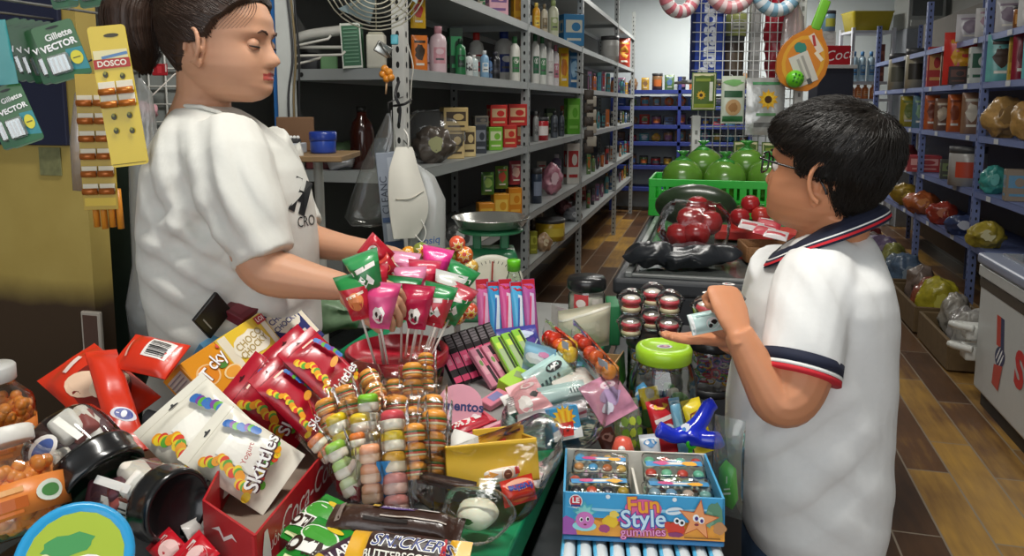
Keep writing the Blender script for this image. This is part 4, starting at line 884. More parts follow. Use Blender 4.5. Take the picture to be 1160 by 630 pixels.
# blue round tub with a plain green lid
M = basis(RGT * .78 + FWD * .30 - Vector((0, 0, .25)), RGT * .42 - FWD * .62 + Vector((0, 0, .60)), P(84, 646, .885) ) @ Matrix.Scale(.82, 4)
o = thing('sweet_tub', M, 'round blue plastic tub with a green and white lid at the bottom edge', 'tub')
MB().add(lathe([(0, 0), (.058, 0), (.064, .006), (.066, .045), (.069, .047), (.069, .056), (.064, .060), (.060, .058), (0, .058)], 44), gloss('#2d9fd8', var=.05)).build('tub_body', o)
mb = MB(); prints(mb, [('ell', 0, 0, .056, .056, '#a9bf3c'), ('blob', -.012, .014, .03, .014, '#4a9a5a', 15, {'seed': 1}), ('ell', .018, -.022, .030, .027, '#f3f3f0'), ('ell', .020, -.022, .020, .018, '#5b9fd0'), ('ell', .022, -.020, .012, .010, '#efeae4'), ('ell', .036, -.010, .006, .010, '#9a4a32'), ('ell', -.034, -.004, .006, .005, '#dfe6b0')], lambda x, y, e: (x, y, .058 + e)); mb.build('lid_picture', o)
for k, (a, b, c, lb) in enumerate((((166, 622, .88), (192, 598, .90), (190, 645, .86), 'small red packet with a white window at the bottom edge, left of its twin'), ((196, 632, .87), (226, 602, .89), (222, 655, .85), 'small red packet leaning on the red tray, right of its twin'))):
    bag('candy_packet', lb, 'candy packet', a, b, c, .018, gloss('#c41425'), lambda w, h: [('ell', 0, h * .36, w * .34, h * .28, '#eec3bd'), ('rect', w * .1, h * .78, w * .3, h * .2, '#e5ded8', 10)], 'small red packets', .004, .006, 30 + k)
bag('candy_packet', 'small white packet tucked against the red tray wall', 'candy packet', (204, 596, .89), (222, 586, .91), (212, 616, .88), .008, gloss('#dcd8d2'), None, None, .002, .004, 33)
# --- green malt drink sachets and chocolate bars
def milo(w, h): return [('ell', 0, h * .62, w * .44, h * .20, '#eef0e6'), ('ell', 0, h * .62, w * .40, h * .17, '#3f9a2e'), ('rect', 0, h * .36, w * .86, h * .24, '#f4f4ec', 6), ('txt', 'MILO', 0, h * .36, w * .40, '#2e1a12', 186, {'bold': .05}), ('ell', w * .15, h * .84, w * .2, h * .06, '#e8c72e'), ('rect', 0, h * .10, w * .7, h * .05, '#dfe8b0')]
gm_ = gloss('#1f8a2e', var=.12)
bag('malt_sachet', 'green malt drink sachet standing higher behind its twin', 'sachet', (370, 560, 0, .90), (400, 574, 0, .90), (342, 622, 0, .88), .016, gm_, milo, 'green malt drink sachets', .004, .008, 41)
bag('malt_sachet', 'green malt drink sachet with its big white name patch, lower than its twin', 'sachet', (361, 585, 0, .90), (404, 604, 0, .90), (334, 644, 0, .88), .016, gm_, milo, 'green malt drink sachets', .004, .008, 42)
def bar(label, a, b, c, t, body, endc, G, seed, fold=.12):
    M, w, h = Q3(a, b, c); p = Pouch(h, w, t, w * fold * .8, .002, seed, 1, 40); mb = MB()
    p.mesh(mb, body, None, 12, 30, M=RY(90), zones=lambda x, z: endc if endc and (z < w * fold or z > w * (1 - fold)) else None)
    # long side along x
    prints(mb, G(w, h), lambda x, z, e: (RY(90) @ Vector((-(z - h / 2), -p.y(z - h / 2, x + w / 2) - e, x + w / 2))), .0007)
    return tag(mb.build('chocolate_bar', None, M @ TR((-w / 2, 0, h / 2))), label, 'chocolate bar')
brn = C('#3a241c', .28, coat=.5, var=.25, scale=120, bump=.25)
def snick(w, h): return [('poly', 0, h * .5, [(-w * .30, -h * .34), (w * .33, -h * .26), (w * .28, h * .36), (-w * .26, h * .30)], '#2c1a18'), ('txt', 'SNICKERS', w * .03, h * .58, h * .46, '#f4f1ea', 0, {'bold': .05, 'shear': .3}), ('txt', 'SNICKERS', w * .03, h * .58, h * .46, '#23377f', 0, {'bold': .0, 'shear': .3}), ('txt', 'BUTTERSCOTCH', w * .0, h * .22, h * .28, '#f6f2e4', 0, {'bold': .02}), ('poly', w * .31, h * .5, [(-w * .03, -h * .26), (w * .02, -h * .22), (w * .0, h * .34), (-w * .02, h * .36)], '#b5202c')]
bar('dark brown wrapped chocolate bar lying on top, a small purple name on it', (384, 573, 0, .905), (528, 588, 0, .905), (379, 606, 0, .892), .036, brn, None, lambda w, h: [('rect', w * .01, h * .80, w * .26, h * .22, '#5a3f86'), ('txt', 'SNICKERS', w * .01, h * .80, h * .20, '#f0ecf2', 0, {'shear': .2}), ('rect', w * .24, h * .80, w * .16, h * .08, '#d9d4cc'), ('rect', -w * .16, h * .80, w * .05, h * .16, '#c9a23a'), ('rect', -w * .05, h * .30, w * .34, h * .10, '#1c1210'), ('rect', w * .15, h * .42, w * .5, h * .04, '#b9aca0'), ('rect', -w * .42, h * .5, w * .05, h * .6, '#8a7c74')], 51, .06)
bar('yellow and brown butterscotch chocolate bar at the bottom edge below the dark bar', (404, 601, 0, .925), (536, 615, 0, .925), (398, 644, 0, .905), .030, gloss('#3a2320', var=.1), gloss('#e0a92a', var=.08), snick, 52, .17)
bar('purple wrapped bar with yellow ends and white letters left of the butterscotch bar', (346, 636, 0, .895), (408, 602, 0, .895), (370, 662, 0, .88), .026, gloss('#3d2238', var=.1), gloss('#d8b02e', var=.08), lambda w, h: [('txt', 'LARIN', 0, h * .5, h * .42, '#f1efe8', 0, {'bold': .03})], 53, .16)
def Pt(u, v, z): return (u, v, 0, z)
PILED |= {o.name for o in bpy.data.objects if o.name.split('.')[0] in ('biscuit_box', 'pie_bag', 'candy_bag', 'chocolate_bar', 'malt_sachet', 'chocolate_tablet', 'candy_packet')}
wrapf = film('#ffffff', .03, .14, .5, 45)
# --- lollipops in the red rimmed tub
tubP = P(450, 402, 1.40); tubP.z = CT + .001
t = thing('lollipop_tub', TR(tubP), 'round clear tub with a red rim holding the wrapped lollipops', 'tub')
MB().add(lathe([(0, .002), (.080, 0), (.084, .004), (.090, .062), (.088, .062), (.082, .006), (0, .005)], 40), jarf).build('tub_body', t)
MB().add(lathe([(.088, .060), (.096, .060), (.097, .064), (.097, .080), (.094, .083), (.090, .083), (.089, .064)], 44), gloss('#b5122c')).build('rim', t)
MB().add(lathe([(0, .030), (.082, .030), (.083, .034), (0, .034)], 36), C('#8f1026', .5)).build('stick_holder', t)
stk_ = C('#ece8df', .45)
def lolly(label, u, v, d, w, h, body, top, G, roll=0, turn=0, lean=0, foot=None, seed=0, tap=.5, group='wrapped lollipops in the tub'):
    M = T(P(u, v, d), turn, lean, roll); p = Pouch(w, h, w * .62, h * .10, .0065, seed, fr=40, tap=tap); mb = MB()
    p.mesh(mb, gloss(body, var=.12), None, 12, 14, M=TR((0, 0, -h / 2)), zones=lambda x, z: gloss(top) if z > h * .74 else None)
    prints(mb, G(w, h), lambda x, z, e: Vector(p.front(x, z, e)) - Vector((0, 0, h / 2)), .0007)
    o = tag(mb.build('lollipop', None, M), label, 'lollipop', group)
    f = foot if foot is not None else tubP + Vector(((P(u, v, d) - tubP).x * .45, (P(u, v, d) - tubP).y * .45, .036)); a = Vector((0, 0, -h * .40)); b = M.inverted() @ Vector(f)
    MB().add(tube([a, a.lerp(b, .5), b], .0021, 8), stk_).build('stick', o); PILED.add(o.name); return o
cow = lambda w, h: [('blob', 0, h * .32, w * .26, h * .20, '#f3efe9', {'seed': 1}), ('blob', -w * .08, h * .34, w * .06, h * .06, '#26201f', {'seed': 2}), ('blob', w * .10, h * .28, w * .05, h * .07, '#26201f', {'seed': 3})]
alp = lambda w, h: [('rect', 0, h * .66, w * .8, h * .10, '#f4e9e4', 8), ('poly', 0, h * .38, [(-w * .3, h * .05), (-w * .1, h * .16), (w * .0, h * .02), (w * .12, h * .16), (w * .3, -h * .02), (w * .2, -h * .1), (w * .05, -h * .03), (-w * .12, -h * .12)], '#f7f3ec'), ('poly', 0, h * .38, [(-w * .1, -h * .02), (w * .05, h * .06), (w * .08, h * .01), (-w * .05, -h * .06)], '#2a6a3a')]
orn = lambda w, h: [('ell', 0, h * .42, w * .28, h * .2, '#e58a52'), ('rect', 0, h * .56, w * .6, h * .06, '#f3e4cf', 10)]
LO = [('red and orange lollipop with a green collar, leftmost in the tub', 404, 336, 1.27, '#c8283a', '#2a8a45', orn, -12), ('bright pink lollipop with a black spotted white patch at the front of the tub', 432, 346, 1.27, '#e0568e', '#d9447e', cow, 4),
      ('green topped lollipop between the pink and the magenta ones', 457, 338, 1.37, '#c2283c', '#1f7f42', alp, 6), ('magenta lollipop with a white patch at the front centre of the tub', 473, 348, 1.34, '#c41f4e', '#b81a44', cow, 2),
      ('red lollipop with white and green marks at the front right of the tub', 496, 346, 1.36, '#c93240', '#2a8a4a', alp, 10), ('green wrapped lollipop at the right rim of the tub', 516, 344, 1.42, '#1f8a4a', '#c03a4a', alp, 22),
      ('dark green and white lollipop high at the right back of the tub', 517, 322, 1.45, '#17713a', '#2a8f4c', alp, 28), ('green and white lollipop high at the left back beside the wrist', 416, 312, 1.28, '#2c7a44', '#3f9a5a', alp, -20),
      ('crimson lollipop behind the spotted pink one', 422, 326, 1.29, '#b5162e', '#c9253b', orn, -6), ('red lollipop standing at the back between two pink ones', 480, 318, 1.45, '#c61f3f', '#d23a57', cow, 4),
      ('slim pink lollipop standing highest at the back', 457, 305, 1.47, '#e67aa6', '#e9a0bf', orn, 6), ('plain hot pink lollipop at the back right of the tub', 493, 303, 1.48, '#e8348f', '#e8348f', lambda w, h: [], 10),
      ('pink lollipop half hidden behind the magenta one', 465, 326, 1.42, '#d94f85', '#e58ab0', cow, 0), ('red and white lollipop at the right middle of the tub', 506, 332, 1.43, '#c4283a', '#d8dcd4', alp, 16)]
for k, (lb, u, v, d, b, tp, G, rl) in enumerate(LO): lolly(lb, u, v, d, .064, .080 if k != 10 else .068, b, tp, G, rl, random.uniform(-15, 15), 5, None, k)
hold = wq + Vector((0, 0, 0)); lolly('red wrapped lollipop held in the woman\'s left hand', 427, 285, 1.43, .05, .058, '#b5162a', '#c32a3a', lambda w, h: [('ell', 0, h * .62, w * .24, h * .16, '#f0ece6'), ('ell', 0, h * .62, w * .12, h * .10, '#a31a2a')], -52, 0, 0, P(452, 303, 1.43), 60, .7, 'lollipops in hand')
lolly('small red lollipop twisted below the held one', 437, 301, 1.42, .038, .042, '#b81c2e', '#d2463a', orn, -40, 0, 0, P(458, 316, 1.42), 61, .7, 'lollipops in hand')
# --- round lollipop trees
def tree(u, v, d, balls, label, ordn):
    b = P(u, v, d); b.z = CT + .001
    t = thing('lollipop_stand', TR(b), label, 'display stand'); top = max((CAM_Z - P(x, y, d).z for x, y, *_ in balls), default=.3); hh = max(P(x, y, d).z for x, y, *_ in balls) - CT
    MB().add(lathe([(0, 0), (.035, 0), (.036, .006), (.012, .014), (.007, .02), (.007, hh), (0, hh)], 20), C('#d9d4cc', .4)).build('pole', t)
    cols = [('#e39a2c', '#f4cf4a'), ('#d8702c', '#f3b23e'), ('#d7a94a', '#f6e08a'), ('#7f8a3a', '#e8b93a'), ('#d9583a', '#f2c14a')]
    for k, (x, y, c, lb) in enumerate(balls):
        M = T(P(x, y, d - .03), random.uniform(-25, 25), random.uniform(-20, 20), random.uniform(-40, 40)); r = .0165 + .0008 * (k % 3); a, f = cols[c]; mb = MB().add(ball(r, 18, 12), gloss(a, var=.15))
        sp = lambda q, w, e: Vector((q, -math.sqrt(max(1e-9, r * r - min(r * r * .96, q * q + w * w))), w)) * (1 + e / r)
        prints(mb, [('star', 0, 0, 7, r * .80, r * .42, '#fbf3dc'), ('star', 0, 0, 7, r * .66, r * .34, f), ('ell', 0, 0, r * .24, r * .22, '#c8402c'), ('ell', 0, -r * .74, r * .3, r * .10, '#b5263a')], sp, .0005, maxlen=.006)
        o = tag(mb.build('ball_lollipop', None, M), lb, 'lollipop', 'round flower lollipops'); q = M.inverted() @ (b + Vector((0, 0, P(x, y, d).z - CT - .02)))
        MB().add(tube([q * (r * .9 / q.length), q], .0018, 7), stk_).build('stick', o); PILED.add(o.name)
    return t
tree(467, 330, 1.55, [(463, 288, 0, 'round orange lollipop with a yellow flower above the pink slim one'), (477, 284, 3, 'round lollipop with an olive wrap right of the orange one by the hand'), (455, 299, 4, 'round red lollipop just above the hand beside the orange one')], 'small pole of round lollipops behind the tub near the hand', 0)
tree(518, 352, 1.55, [(518, 276, 4, 'round red lollipop topmost on the pole by the scale'), (509, 290, 3, 'round olive lollipop upper left on the pole by the scale'), (526, 289, 1, 'round orange lollipop upper right on the pole by the scale'), (503, 303, 0, 'round yellow lollipop at the left of the third tier'), (518, 302, 4, 'round red lollipop in the middle of the third tier'), (532, 303, 2, 'round pale lollipop at the right of the third tier'),
      (528, 316, 1, 'round orange lollipop right below the third tier'), (526, 336, 0, 'round yellow lollipop at the right above the lowest tier'), (518, 358, 1, 'round orange lollipop in the middle of the lowest tier'), (505, 362, 3, 'round olive lollipop at the left of the lowest tier'), (532, 352, 4, 'round red lollipop at the right of the lowest tier')], 'pole of round lollipops standing in front of the scale dial', 1)
# --- upright candy pouches with red tops
pc = [('#d66aa6', '#e9b7d5', 'pink candy straw pouch with a red top, leftmost of the upright row'), ('#3a9fd8', '#dff0fa', 'bright blue candy straw pouch second from the left of the upright row'), ('#d8569a', '#f0d5e4', 'pink and white candy straw pouch in the middle of the upright row'), ('#52b2e4', '#e9f4fb', 'pale blue candy straw pouch second from the right of the upright row'), ('#b7579f', '#d9c1e0', 'mauve candy straw pouch at the right end of the upright row')]
for k, (c, c2, lb) in enumerate(pc):
    u = 538 + 13 * k
    bag('straw_pouch', lb, 'candy pouch', (u, 314 + (k % 2) * 3, 1.60), (u + 15, 313 + (k % 2) * 3, 1.61), (u + 6 + k, 402, 1.56), .016, gloss(c), lambda w, h, c2=c2, c=c: [('rect', 0, h * .93, w * .96, h * .13, '#c41f2f'), ('poly', 0, h * .5, [(-w * .25, -h * .3), (w * .1, -h * .32), (w * .3, h * .3), (-w * .02, h * .32)], c2), ('rect', -w * .12, h * .5, w * .12, h * .55, '#2f66b8' if k % 2 else '#e43f78', -6), ('blob', w * .15, h * .25, w * .2, h * .06, '#f4f4f6', {'seed': k})], 'candy straw pouches', .003, .012, 70 + k)
bag('candy_bag', 'purple and blue patterned candy bag in front of the straw pouches', 'candy bag', (560, 372, 1.50), (606, 366, 1.54), (566, 424, 1.44), .03, gloss('#4a4aa0', var=.3, scale=60), lambda w, h: [('blob', -w * .2, h * .6, w * .15, h * .2, '#d8a23a', {'seed': 2}), ('blob', w * .2, h * .4, w * .2, h * .25, '#6a4fa8', {'seed': 4}), ('rect', -w * .3, h * .3, w * .1, h * .5, '#2f76d0'), ('blob', w * .05, h * .75, w * .25, h * .1, '#c9d4ef', {'seed': 6}), ('poly', w * .1, h * .3, [(0, 0), (w * .3, h * .3), (w * .28, h * .32), (-w * .02, h * .02)], '#dfe3f0')], None, .006, .01, 79)
o = tag(MB().add(lathe([(0, 0), (.024, 0), (.026, .01), (.026, .10), (.014, .135), (.013, .15)], 26), film('#eef6ee', .10, .06, .1, 9)).build('drink_bottle', None, TR(Pz(582, 372, CT) + Vector((0, 0, .001)))), 'clear bottle with a bright green cap standing behind the straw pouches', 'bottle')
MB().add(lathe([(.016, .142), (.0165, .165), (.0155, .169), (0, .169)], 24), gloss('#6fd02a')).build('cap', o)
# --- gum sticks in a pink stand
for k in range(7):
    u = 490 + 9 * k; v = 380 - 3.0 * k
    carton('gum_stick', 'pink and black gum stick pack, %s from the left of the leaning row' % ORD[k], 'gum', (u, v, 1.36 + .008 * k), (u + 9, v - 3, 1.37 + .008 * k), (u + 5, v + 66, 1.29 + .008 * k), .012, '#2a2326', lambda w, h: [('rect', 0, h * .46, w * .92, h * .30, '#e0527e'), ('rect', 0, h * .46, w * .5, h * .12, '#ef8aa6'), ('rect', 0, h * .84, w * .8, h * .26, '#7c7478')] + [('rect', 0, h * (.74 + .06 * q), w * .8, h * .015, '#2a2326') for q in range(5)] + [('rect', 0, h * .10, w * .92, h * .12, '#d8456f')], lambda w, t: [('rect', 0, t / 2, w * .7, t * .5, '#b9b2b4')], None, 'leaning gum sticks')
for k in range(3):
    u = 528 + 13 * k; v = 392 - 5 * k
    carton('gum_stick', 'wider pink gum pack with a grey end, %s from the left of the three' % ORD[k], 'gum', (u, v, 1.32), (u + 12, v - 4, 1.335), (u + 14, v + 52, 1.25), .012, '#d98aa0', lambda w, h: [('rect', w * .2, h * .5, w * .3, h * .9, '#3a2f33'), ('rect', -w * .2, h * .55, w * .4, h * .5, '#e6a9b6'), ('blob', -w * .2, h * .6, w * .15, h * .08, '#7aa05a', {'seed': 1}), ('rect', w * .2, h * .6, w * .3, h * .2, '#e4718f')], None, None, 'wider pink gum packs')
for k in range(3):
    u = 553 + 11 * k; v = 378 - 5 * k
    carton('gum_stick', 'lime green gum stick pack, %s from the left of the green three' % ORD[k], 'gum', (u, v, 1.38), (u + 11, v - 3, 1.39), (u + 23, v + 64, 1.29), .012, '#8cc63a', lambda w, h: [('rect', w * .28, h * .5, w * .22, h * .92, '#1f2a1a'), ('rect', -w * .12, h * .5, w * .5, h * .7, '#a6b98a'), ('rect', -w * .12, h * .8, w * .5, h * .12, '#c5e34a')], None, None, 'green gum sticks')
carton('gum_box', 'small lime carton corner in front of the green gum sticks', 'gum', (562, 428, 1.27), (586, 412, 1.32), (575, 452, 1.22), .03, '#a4d22a', lambda w, h: [('rect', w * .2, h * .5, w * .3, h * .6, '#8a9a6a', 20)])
M, w, h = Q3((499, 432, 1.215), (550, 440, 1.22), (505, 480, 1.175)); mb = MB()
mb.add(prism([(-w / 2, 0), (w / 2, 0), (w / 2, h * .55)] + [(w / 2 * math.cos(R(a)), h * .55 + h * .5 * math.sin(R(a))) for a in range(15, 180, 15)] + [(-w / 2, h * .55)], .004), C('#dd9aac', .4), smooth=False); 
prints(mb, [('txt', 'mentos', w * .08, h * .48, w * .30, '#27306a', 4, {'bold': .03}), ('ell', w * .36, h * .25, w * .08, h * .10, '#f2dfe4'), ('rect', -w * .3, h * .15, w * .25, h * .12, '#f0c4d0')], lambda x, z, e: (x, -.002 - e, z)); tag(mb.build('gum_stand', None, M), 'pink card stand with a dark blue name holding the gum sticks', 'display stand')
carton('gum_stick', 'pink and mauve gum pack lying slanted beside the card stand', 'gum', (541, 452, 1.20), (566, 436, 1.24), (546, 466, 1.17), .012, '#e2879c', lambda w, h: [('rect', 0, h * .5, w * .5, h * .6, '#8a86b8')])
bag('wafer_bar', 'red wafer bar with upside down white lettering below the gum stand', 'chocolate bar', (503, 480, 1.16), (547, 463, 1.20), (506, 499, 1.11), .014, gloss('#bb1730'), lambda w, h: [('ell', -w * .12, h * .5, w * .30, h * .36, '#d8283c'), ('txt', 'Kit', -w * .22, h * .5, h * .62, '#f5f0ea', 176, {'bold': .04}), ('rect', w * .12, h * .5, w * .16, h * .4, '#efe6e2'), ('rect', w * .38, h * .5, w * .10, h * .9, '#d24a5c')], None, .002, .004, 90)
bag('wafer_bar', 'pink and red flat candy pack under the wafer bar, pointing right', 'candy pack', (520, 494, 1.12), (590, 466, 1.19), (524, 506, 1.09), .012, gloss('#c8506a'), lambda w, h: [('rect', w * .1, h * .5, w * .6, h * .3, '#e9a8b5')], None, .002, .004, 91)
# --- gummies on sticks in clear wraps
def gummy_pack(label, top, bot, kinds, wpx, group):
    a, b = (P(*q) if len(q) == 3 else Pz(q[0], q[1], q[3]) for q in (top, bot)); z = (a - b); L = z.length; z.normalize(); x = RGT - z * RGT.dot(z); x.normalize(); y = z.cross(x); M = Matrix(((x.x, y.x, z.x, b.x), (x.y, y.y, z.y, b.y), (x.z, y.z, z.z, b.z), (0, 0, 0, 1)))
    w = wpx * 1.27 * dep(a) / 870; r = w * .47; p = Pouch(w * 1.3, L + r * .6, r * 2.3, .004, .002, len(label), 1); mb = MB(); p.mesh(mb, wrapf, None, 10, 18)
    o = tag(mb.build('gummy_pack', None, M), label, 'gummy candy', group); z0 = L - r * .9; PILED.add(o.name)
    for k in kinds:
        m = MB()
        if k == 'burger':
            m.add(lathe([(0, 0), (r * .86, .0), (r, r * .14), (r * .95, r * .34)], 20), C('#eb9a3c', .3, sss=.1)); m.add(lathe([(r * .95, r * .34), (r * 1.05, r * .42), (r * 1.02, r * .52)], 20), C('#f3e6b2', .35)); m.add(lathe([(r * .98, r * .50), (r * 1.04, r * .6), (r * .98, r * .72)], 20), C('#d8522e', .3)); m.add(lathe([(r * .98, r * .70), (r * 1.08, r * .78), (r * 1.0, r * .86)], 20), C('#3f7a34', .4)); m.add(lathe([(r * .98, r * .86), (r * .95, r * 1.2), (r * .66, r * 1.48), (0, r * 1.6)], 20), C('#f2a23c', .3, sss=.1)); hh = r * 1.62
        else:
            c1, c2 = kinds[k] if isinstance(kinds, dict) else k; m.add(lathe([(0, 0), (r * .8, 0), (r * .95, r * .2), (r * .95, r * .8)], 18, sq=1.4), C(c2, .35, sss=.1)); m.add(lathe([(r * .95, r * .8), (r * .92, r * 1.4), (r * .7, r * 1.62), (0, r * 1.66)], 18, sq=1.4), C(c1, .3, sss=.1)); hh = r * 1.7
        z0 -= hh; m.build('gummy', o, TR((0, 0, z0)) @ RZ(30 * len(kinds)))
        if z0 < 0: break
    return o
Wt = '#f0e6d0'
GP = [('orange and white gummy pack poking out furthest left of the bunch', (348, 489, 1.02), (400, 545, 1.0), [('#f08a4a', Wt), ('#f08a4a', Wt)], 17), ('yellow cube gummy pack above a green one at the left of the bunch', (376, 462, 1.08), (412, 560, 1.03), [('#f4d41e', Wt), ('#f4d41e', Wt), ('#e9e0c0', Wt)], 21), ('green and white gummy pack low at the left of the bunch', (374, 492, 1.02), (408, 575, .98), [('#9bd04a', Wt), ('#b8dc7a', Wt), ('#d9e8b0', Wt)], 21),
      ('lime topped gummy pack in the upper middle of the bunch', (416, 441, 1.12), (425, 560, 1.06), [('#8ad12a', Wt), ('#f1ead2', Wt), ('#f0d84a', Wt)], 20), ('flat yellow gummy pack left of the lime one', (407, 459, 1.08), (420, 565, 1.02), [('#f5d32a', Wt), ('#e8e0c4', Wt), ('#b9dd4a', Wt)], 22), ('deep orange gummy pack in front of the yellow cubes', (403, 484, 1.04), (416, 578, .99), [('#f0802a', Wt), ('#e9d84a', Wt), ('#cfe06a', Wt)], 16),
      ('peach coloured gummy pack at the front of the bunch', (418, 494, 1.01), (424, 590, .97), [('#f3a87c', '#f3c7a4'), ('#f3a87c', '#f3c7a4'), ('#f0b48c', '#f3c7a4')], 21), ('tall red yellow and pink gummy pack at the front centre', (444, 458, 1.05), (450, 592, .97), [('#e0525a', '#f0e6d0'), ('#f4d43a', '#f4ead0'), ('#f3b83a', '#f0e0c0'), ('#ee9a92', '#f0c4b4'), ('#ee9a92', '#f0c4b4')], 22)]
for lb, a, b, k, w in GP: gummy_pack(lb, a, b, k, w, 'jelly gummies in clear wraps')
B_ = 'burger'
BU = [('burger gummy pack at the far left beside the red bags', (364, 447, 1.12), (402, 555, 1.06), [B_] * 3, 19), ('burger gummy pack behind the flat yellow one', (393, 444, 1.13), (412, 555, 1.07), [B_] * 3, 21), ('tilted burger gummy pack highest at the left of the bunch', (410, 412, 1.18), (446, 490, 1.10), [B_] * 3, 20), ('burger gummy pack small and pale behind the centre of the bunch', (447, 421, 1.19), (446, 520, 1.12), [B_] * 3, 17), ('round burger gummy pack right above the red jelly one', (450, 437, 1.13), (452, 540, 1.07), [B_] * 3, 22),
      ('burger gummy pack standing tall left of the right edge', (467, 404, 1.20), (470, 530, 1.12), [B_] * 3, 19), ('burger gummy pack tallest at the right edge by the gum sticks', (482, 395, 1.22), (484, 525, 1.13), [B_] * 3, 15), ('burger gummy pack right below the tallest one', (490, 437, 1.14), (488, 540, 1.08), [B_] * 3, 21), ('pale burger gummy pack in the right half behind two others', (467, 452, 1.10), (468, 555, 1.05), [B_] * 3, 20), ('large burger gummy pack furthest right near the gum stand', (493, 455, 1.09), (486, 572, 1.02), [B_] * 3, 24), ('burger gummy pack leaning low at the right front', (468, 472, 1.05), (474, 585, .99), [B_] * 3, 21),
      ('burger gummy pack just behind the orange and peach ones', (385, 432, 1.16), (420, 540, 1.1), [B_] * 3, 19)]
for lb, a, b, k, w in BU: gummy_pack(lb, a, b, k, w, 'burger gummies in clear wraps')
tp = P(438, 590, 1.02); tp.z = CT + .001
t = thing('gummy_tub', TR(tp), 'clear tub with a dark red bottom holding the gummy packs', 'tub')
MB().add(lathe([(.058, .0), (.062, .003), (.068, .075), (.066, .075), (.060, .004)], 36), film('#f6eeee', .10, .07, .3, 14)).build('tub_wall', t); MB().add(lathe([(0, .001), (.058, .001), (.060, .03), (0, .03)], 32), C('#7a1520', .5)).build('tub_bottom', t)
mb = MB(); prints(mb, [('rect', .028, .050, .020, .055, '#2f8fd0'), ('txt', 'Q', .030, .040, .022, '#f2f2f2', 100), ('rect', -.03, .03, .05, .02, '#8f1f2c')], cyl(.0695), .0002); mb.build('printed_sticker', t)
# --- spotted wrapper sweets, card and boxes at the right of the counter
XO = [(-.5, .1), (-.1, .45), (.0, .1), (.15, .45), (.5, .1), (.1, -.05), (.4, -.45), (.0, -.15), (-.3, -.45), (-.12, -.05)]
def spot(bg, n): return lambda w, h: [('ell', w * .12, h * .62, w * .20, h * .16, '#1f1f22'), ('poly', w * .12, h * .62, [(x * w * .26, y * h * .24) for x, y in XO], '#f2f2f0', 20)] + [('rect', w * (-.3 + .1 * k), h * .3, w * .05, h * (.10 + .04 * (k % 3)), '#3b5a5e') for k in range(5)] + [('rect', 0, h * .10, w * .8, h * .04, n)]
bag('sweet_packet', 'pale teal sweet packet with a black oval, standing behind the others', 'sweet packet', (590, 424, 0, .93), (634, 397, 0, .955), (596, 462, 0, .885), .02, gloss('#b9d9d4'), spot('#b9d9d4', '#6fa8a4'), 'spotted wrapper sweets', .004, .008, 101)
bag('sweet_packet', 'blue candy packet lying against the straw pouches', 'sweet packet', (596, 386, 0, .95), (630, 396, 0, .96), (594, 418, 0, .90), .018, gloss('#8fc3dd'), lambda w, h: [('blob', 0, h * .5, w * .3, h * .2, '#e2eef4', {'seed': 3}), ('blob', w * .2, h * .7, w * .15, h * .1, '#d890b8', {'seed': 5})], 'spotted wrapper sweets', .006, .008, 102)
bag('sweet_packet', 'blue packet with folded lower corner under the caterpillar jelly', 'sweet packet', (622, 404, 0, .93), (660, 410, 0, .93), (628, 424, 0, .90), .014, gloss('#7fbcd8'), lambda w, h: [('blob', 0, h * .5, w * .3, h * .2, '#c8e2ee', {'seed': 4})], 'spotted wrapper sweets', .006, .006, 103)
tag(MB().add((lambda M, w, h: rbox(w, .002, h, .0005, 1, (0, 0, h / 2)))(*Q3(Pt(618, 422, .925), Pt(677, 414, .925), Pt(632, 452, .90))), C('#ece7df', .6), smooth=False).build('price_card', None, Q3(Pt(618, 422, .925), Pt(677, 414, .925), Pt(632, 452, .90))[0]), 'plain white card leaning between the teal sweet packets', 'card')
bag('sweet_packet', 'second teal packet lying flat in front of the white card', 'sweet packet', (608, 440, 0, .925), (660, 430, 0, .925), (614, 466, 0, .895), .016, gloss('#c3dedb'), lambda w, h: [('rect', w * .2, h * .6, w * .3, h * .3, '#e9f1ef')] + [('rect', w * (.1 + .07 * k), h * .55, w * .03, h * (.2 + .06 * (k % 2)), '#3a5a60') for k in range(4)] + [('rect', -w * .2, h * .2, w * .4, h * .05, '#8fbab8')], 'spotted wrapper sweets', .005, .008, 104)
bag('sweet_packet', 'pink packet with black spots at the left of the spotted sweets', 'sweet packet', (572, 440, 0, .92), (606, 426, 0, .935), (578, 482, 0, .88), .02, gloss('#e6a3a8'), lambda w, h: [('blob', w * .15, h * .45, w * .12, h * .09, '#1c1c1e', {'seed': 2}), ('blob', -w * .22, h * .3, w * .2, h * .25, '#f2ece8', {'seed': 7}), ('blob', w * .1, h * .78, w * .25, h * .1, '#f3dcdc', {'seed': 8})], 'spotted wrapper sweets', .006, .008, 105)
bag('sweet_packet', 'white and pink crinkled packet lying across the front of the spotted sweets', 'sweet packet', (586, 470, 0, .915), (664, 452, 0, .915), (592, 490, 0, .885), .016, gloss('#e9dfe0'), lambda w, h: [('poly', w * .1, h * .35, [(-w * .4, -h * .2), (w * .4, -h * .1), (w * .38, h * .1), (-w * .3, 0)], '#cf6a7e')] + [('rect', w * (-.25 + .06 * k), h * .65, w * .025, h * (.12 + .08 * (k % 3)), '#6a5a66') for k in range(9)], 'spotted wrapper sweets', .006, .006, 106)
bag('sweet_packet', 'small white packet with grey print tucked at the left of the pink one', 'sweet packet', (566, 450, 0, .91), (582, 444, 0, .915), (562, 476, 0, .885), .01, gloss('#e4e1dc'), lambda w, h: [('rect', 0, h * (.3 + .1 * k), w * .6, h * .03, '#777777') for k in range(5)], 'spotted wrapper sweets', .003, .005, 107)
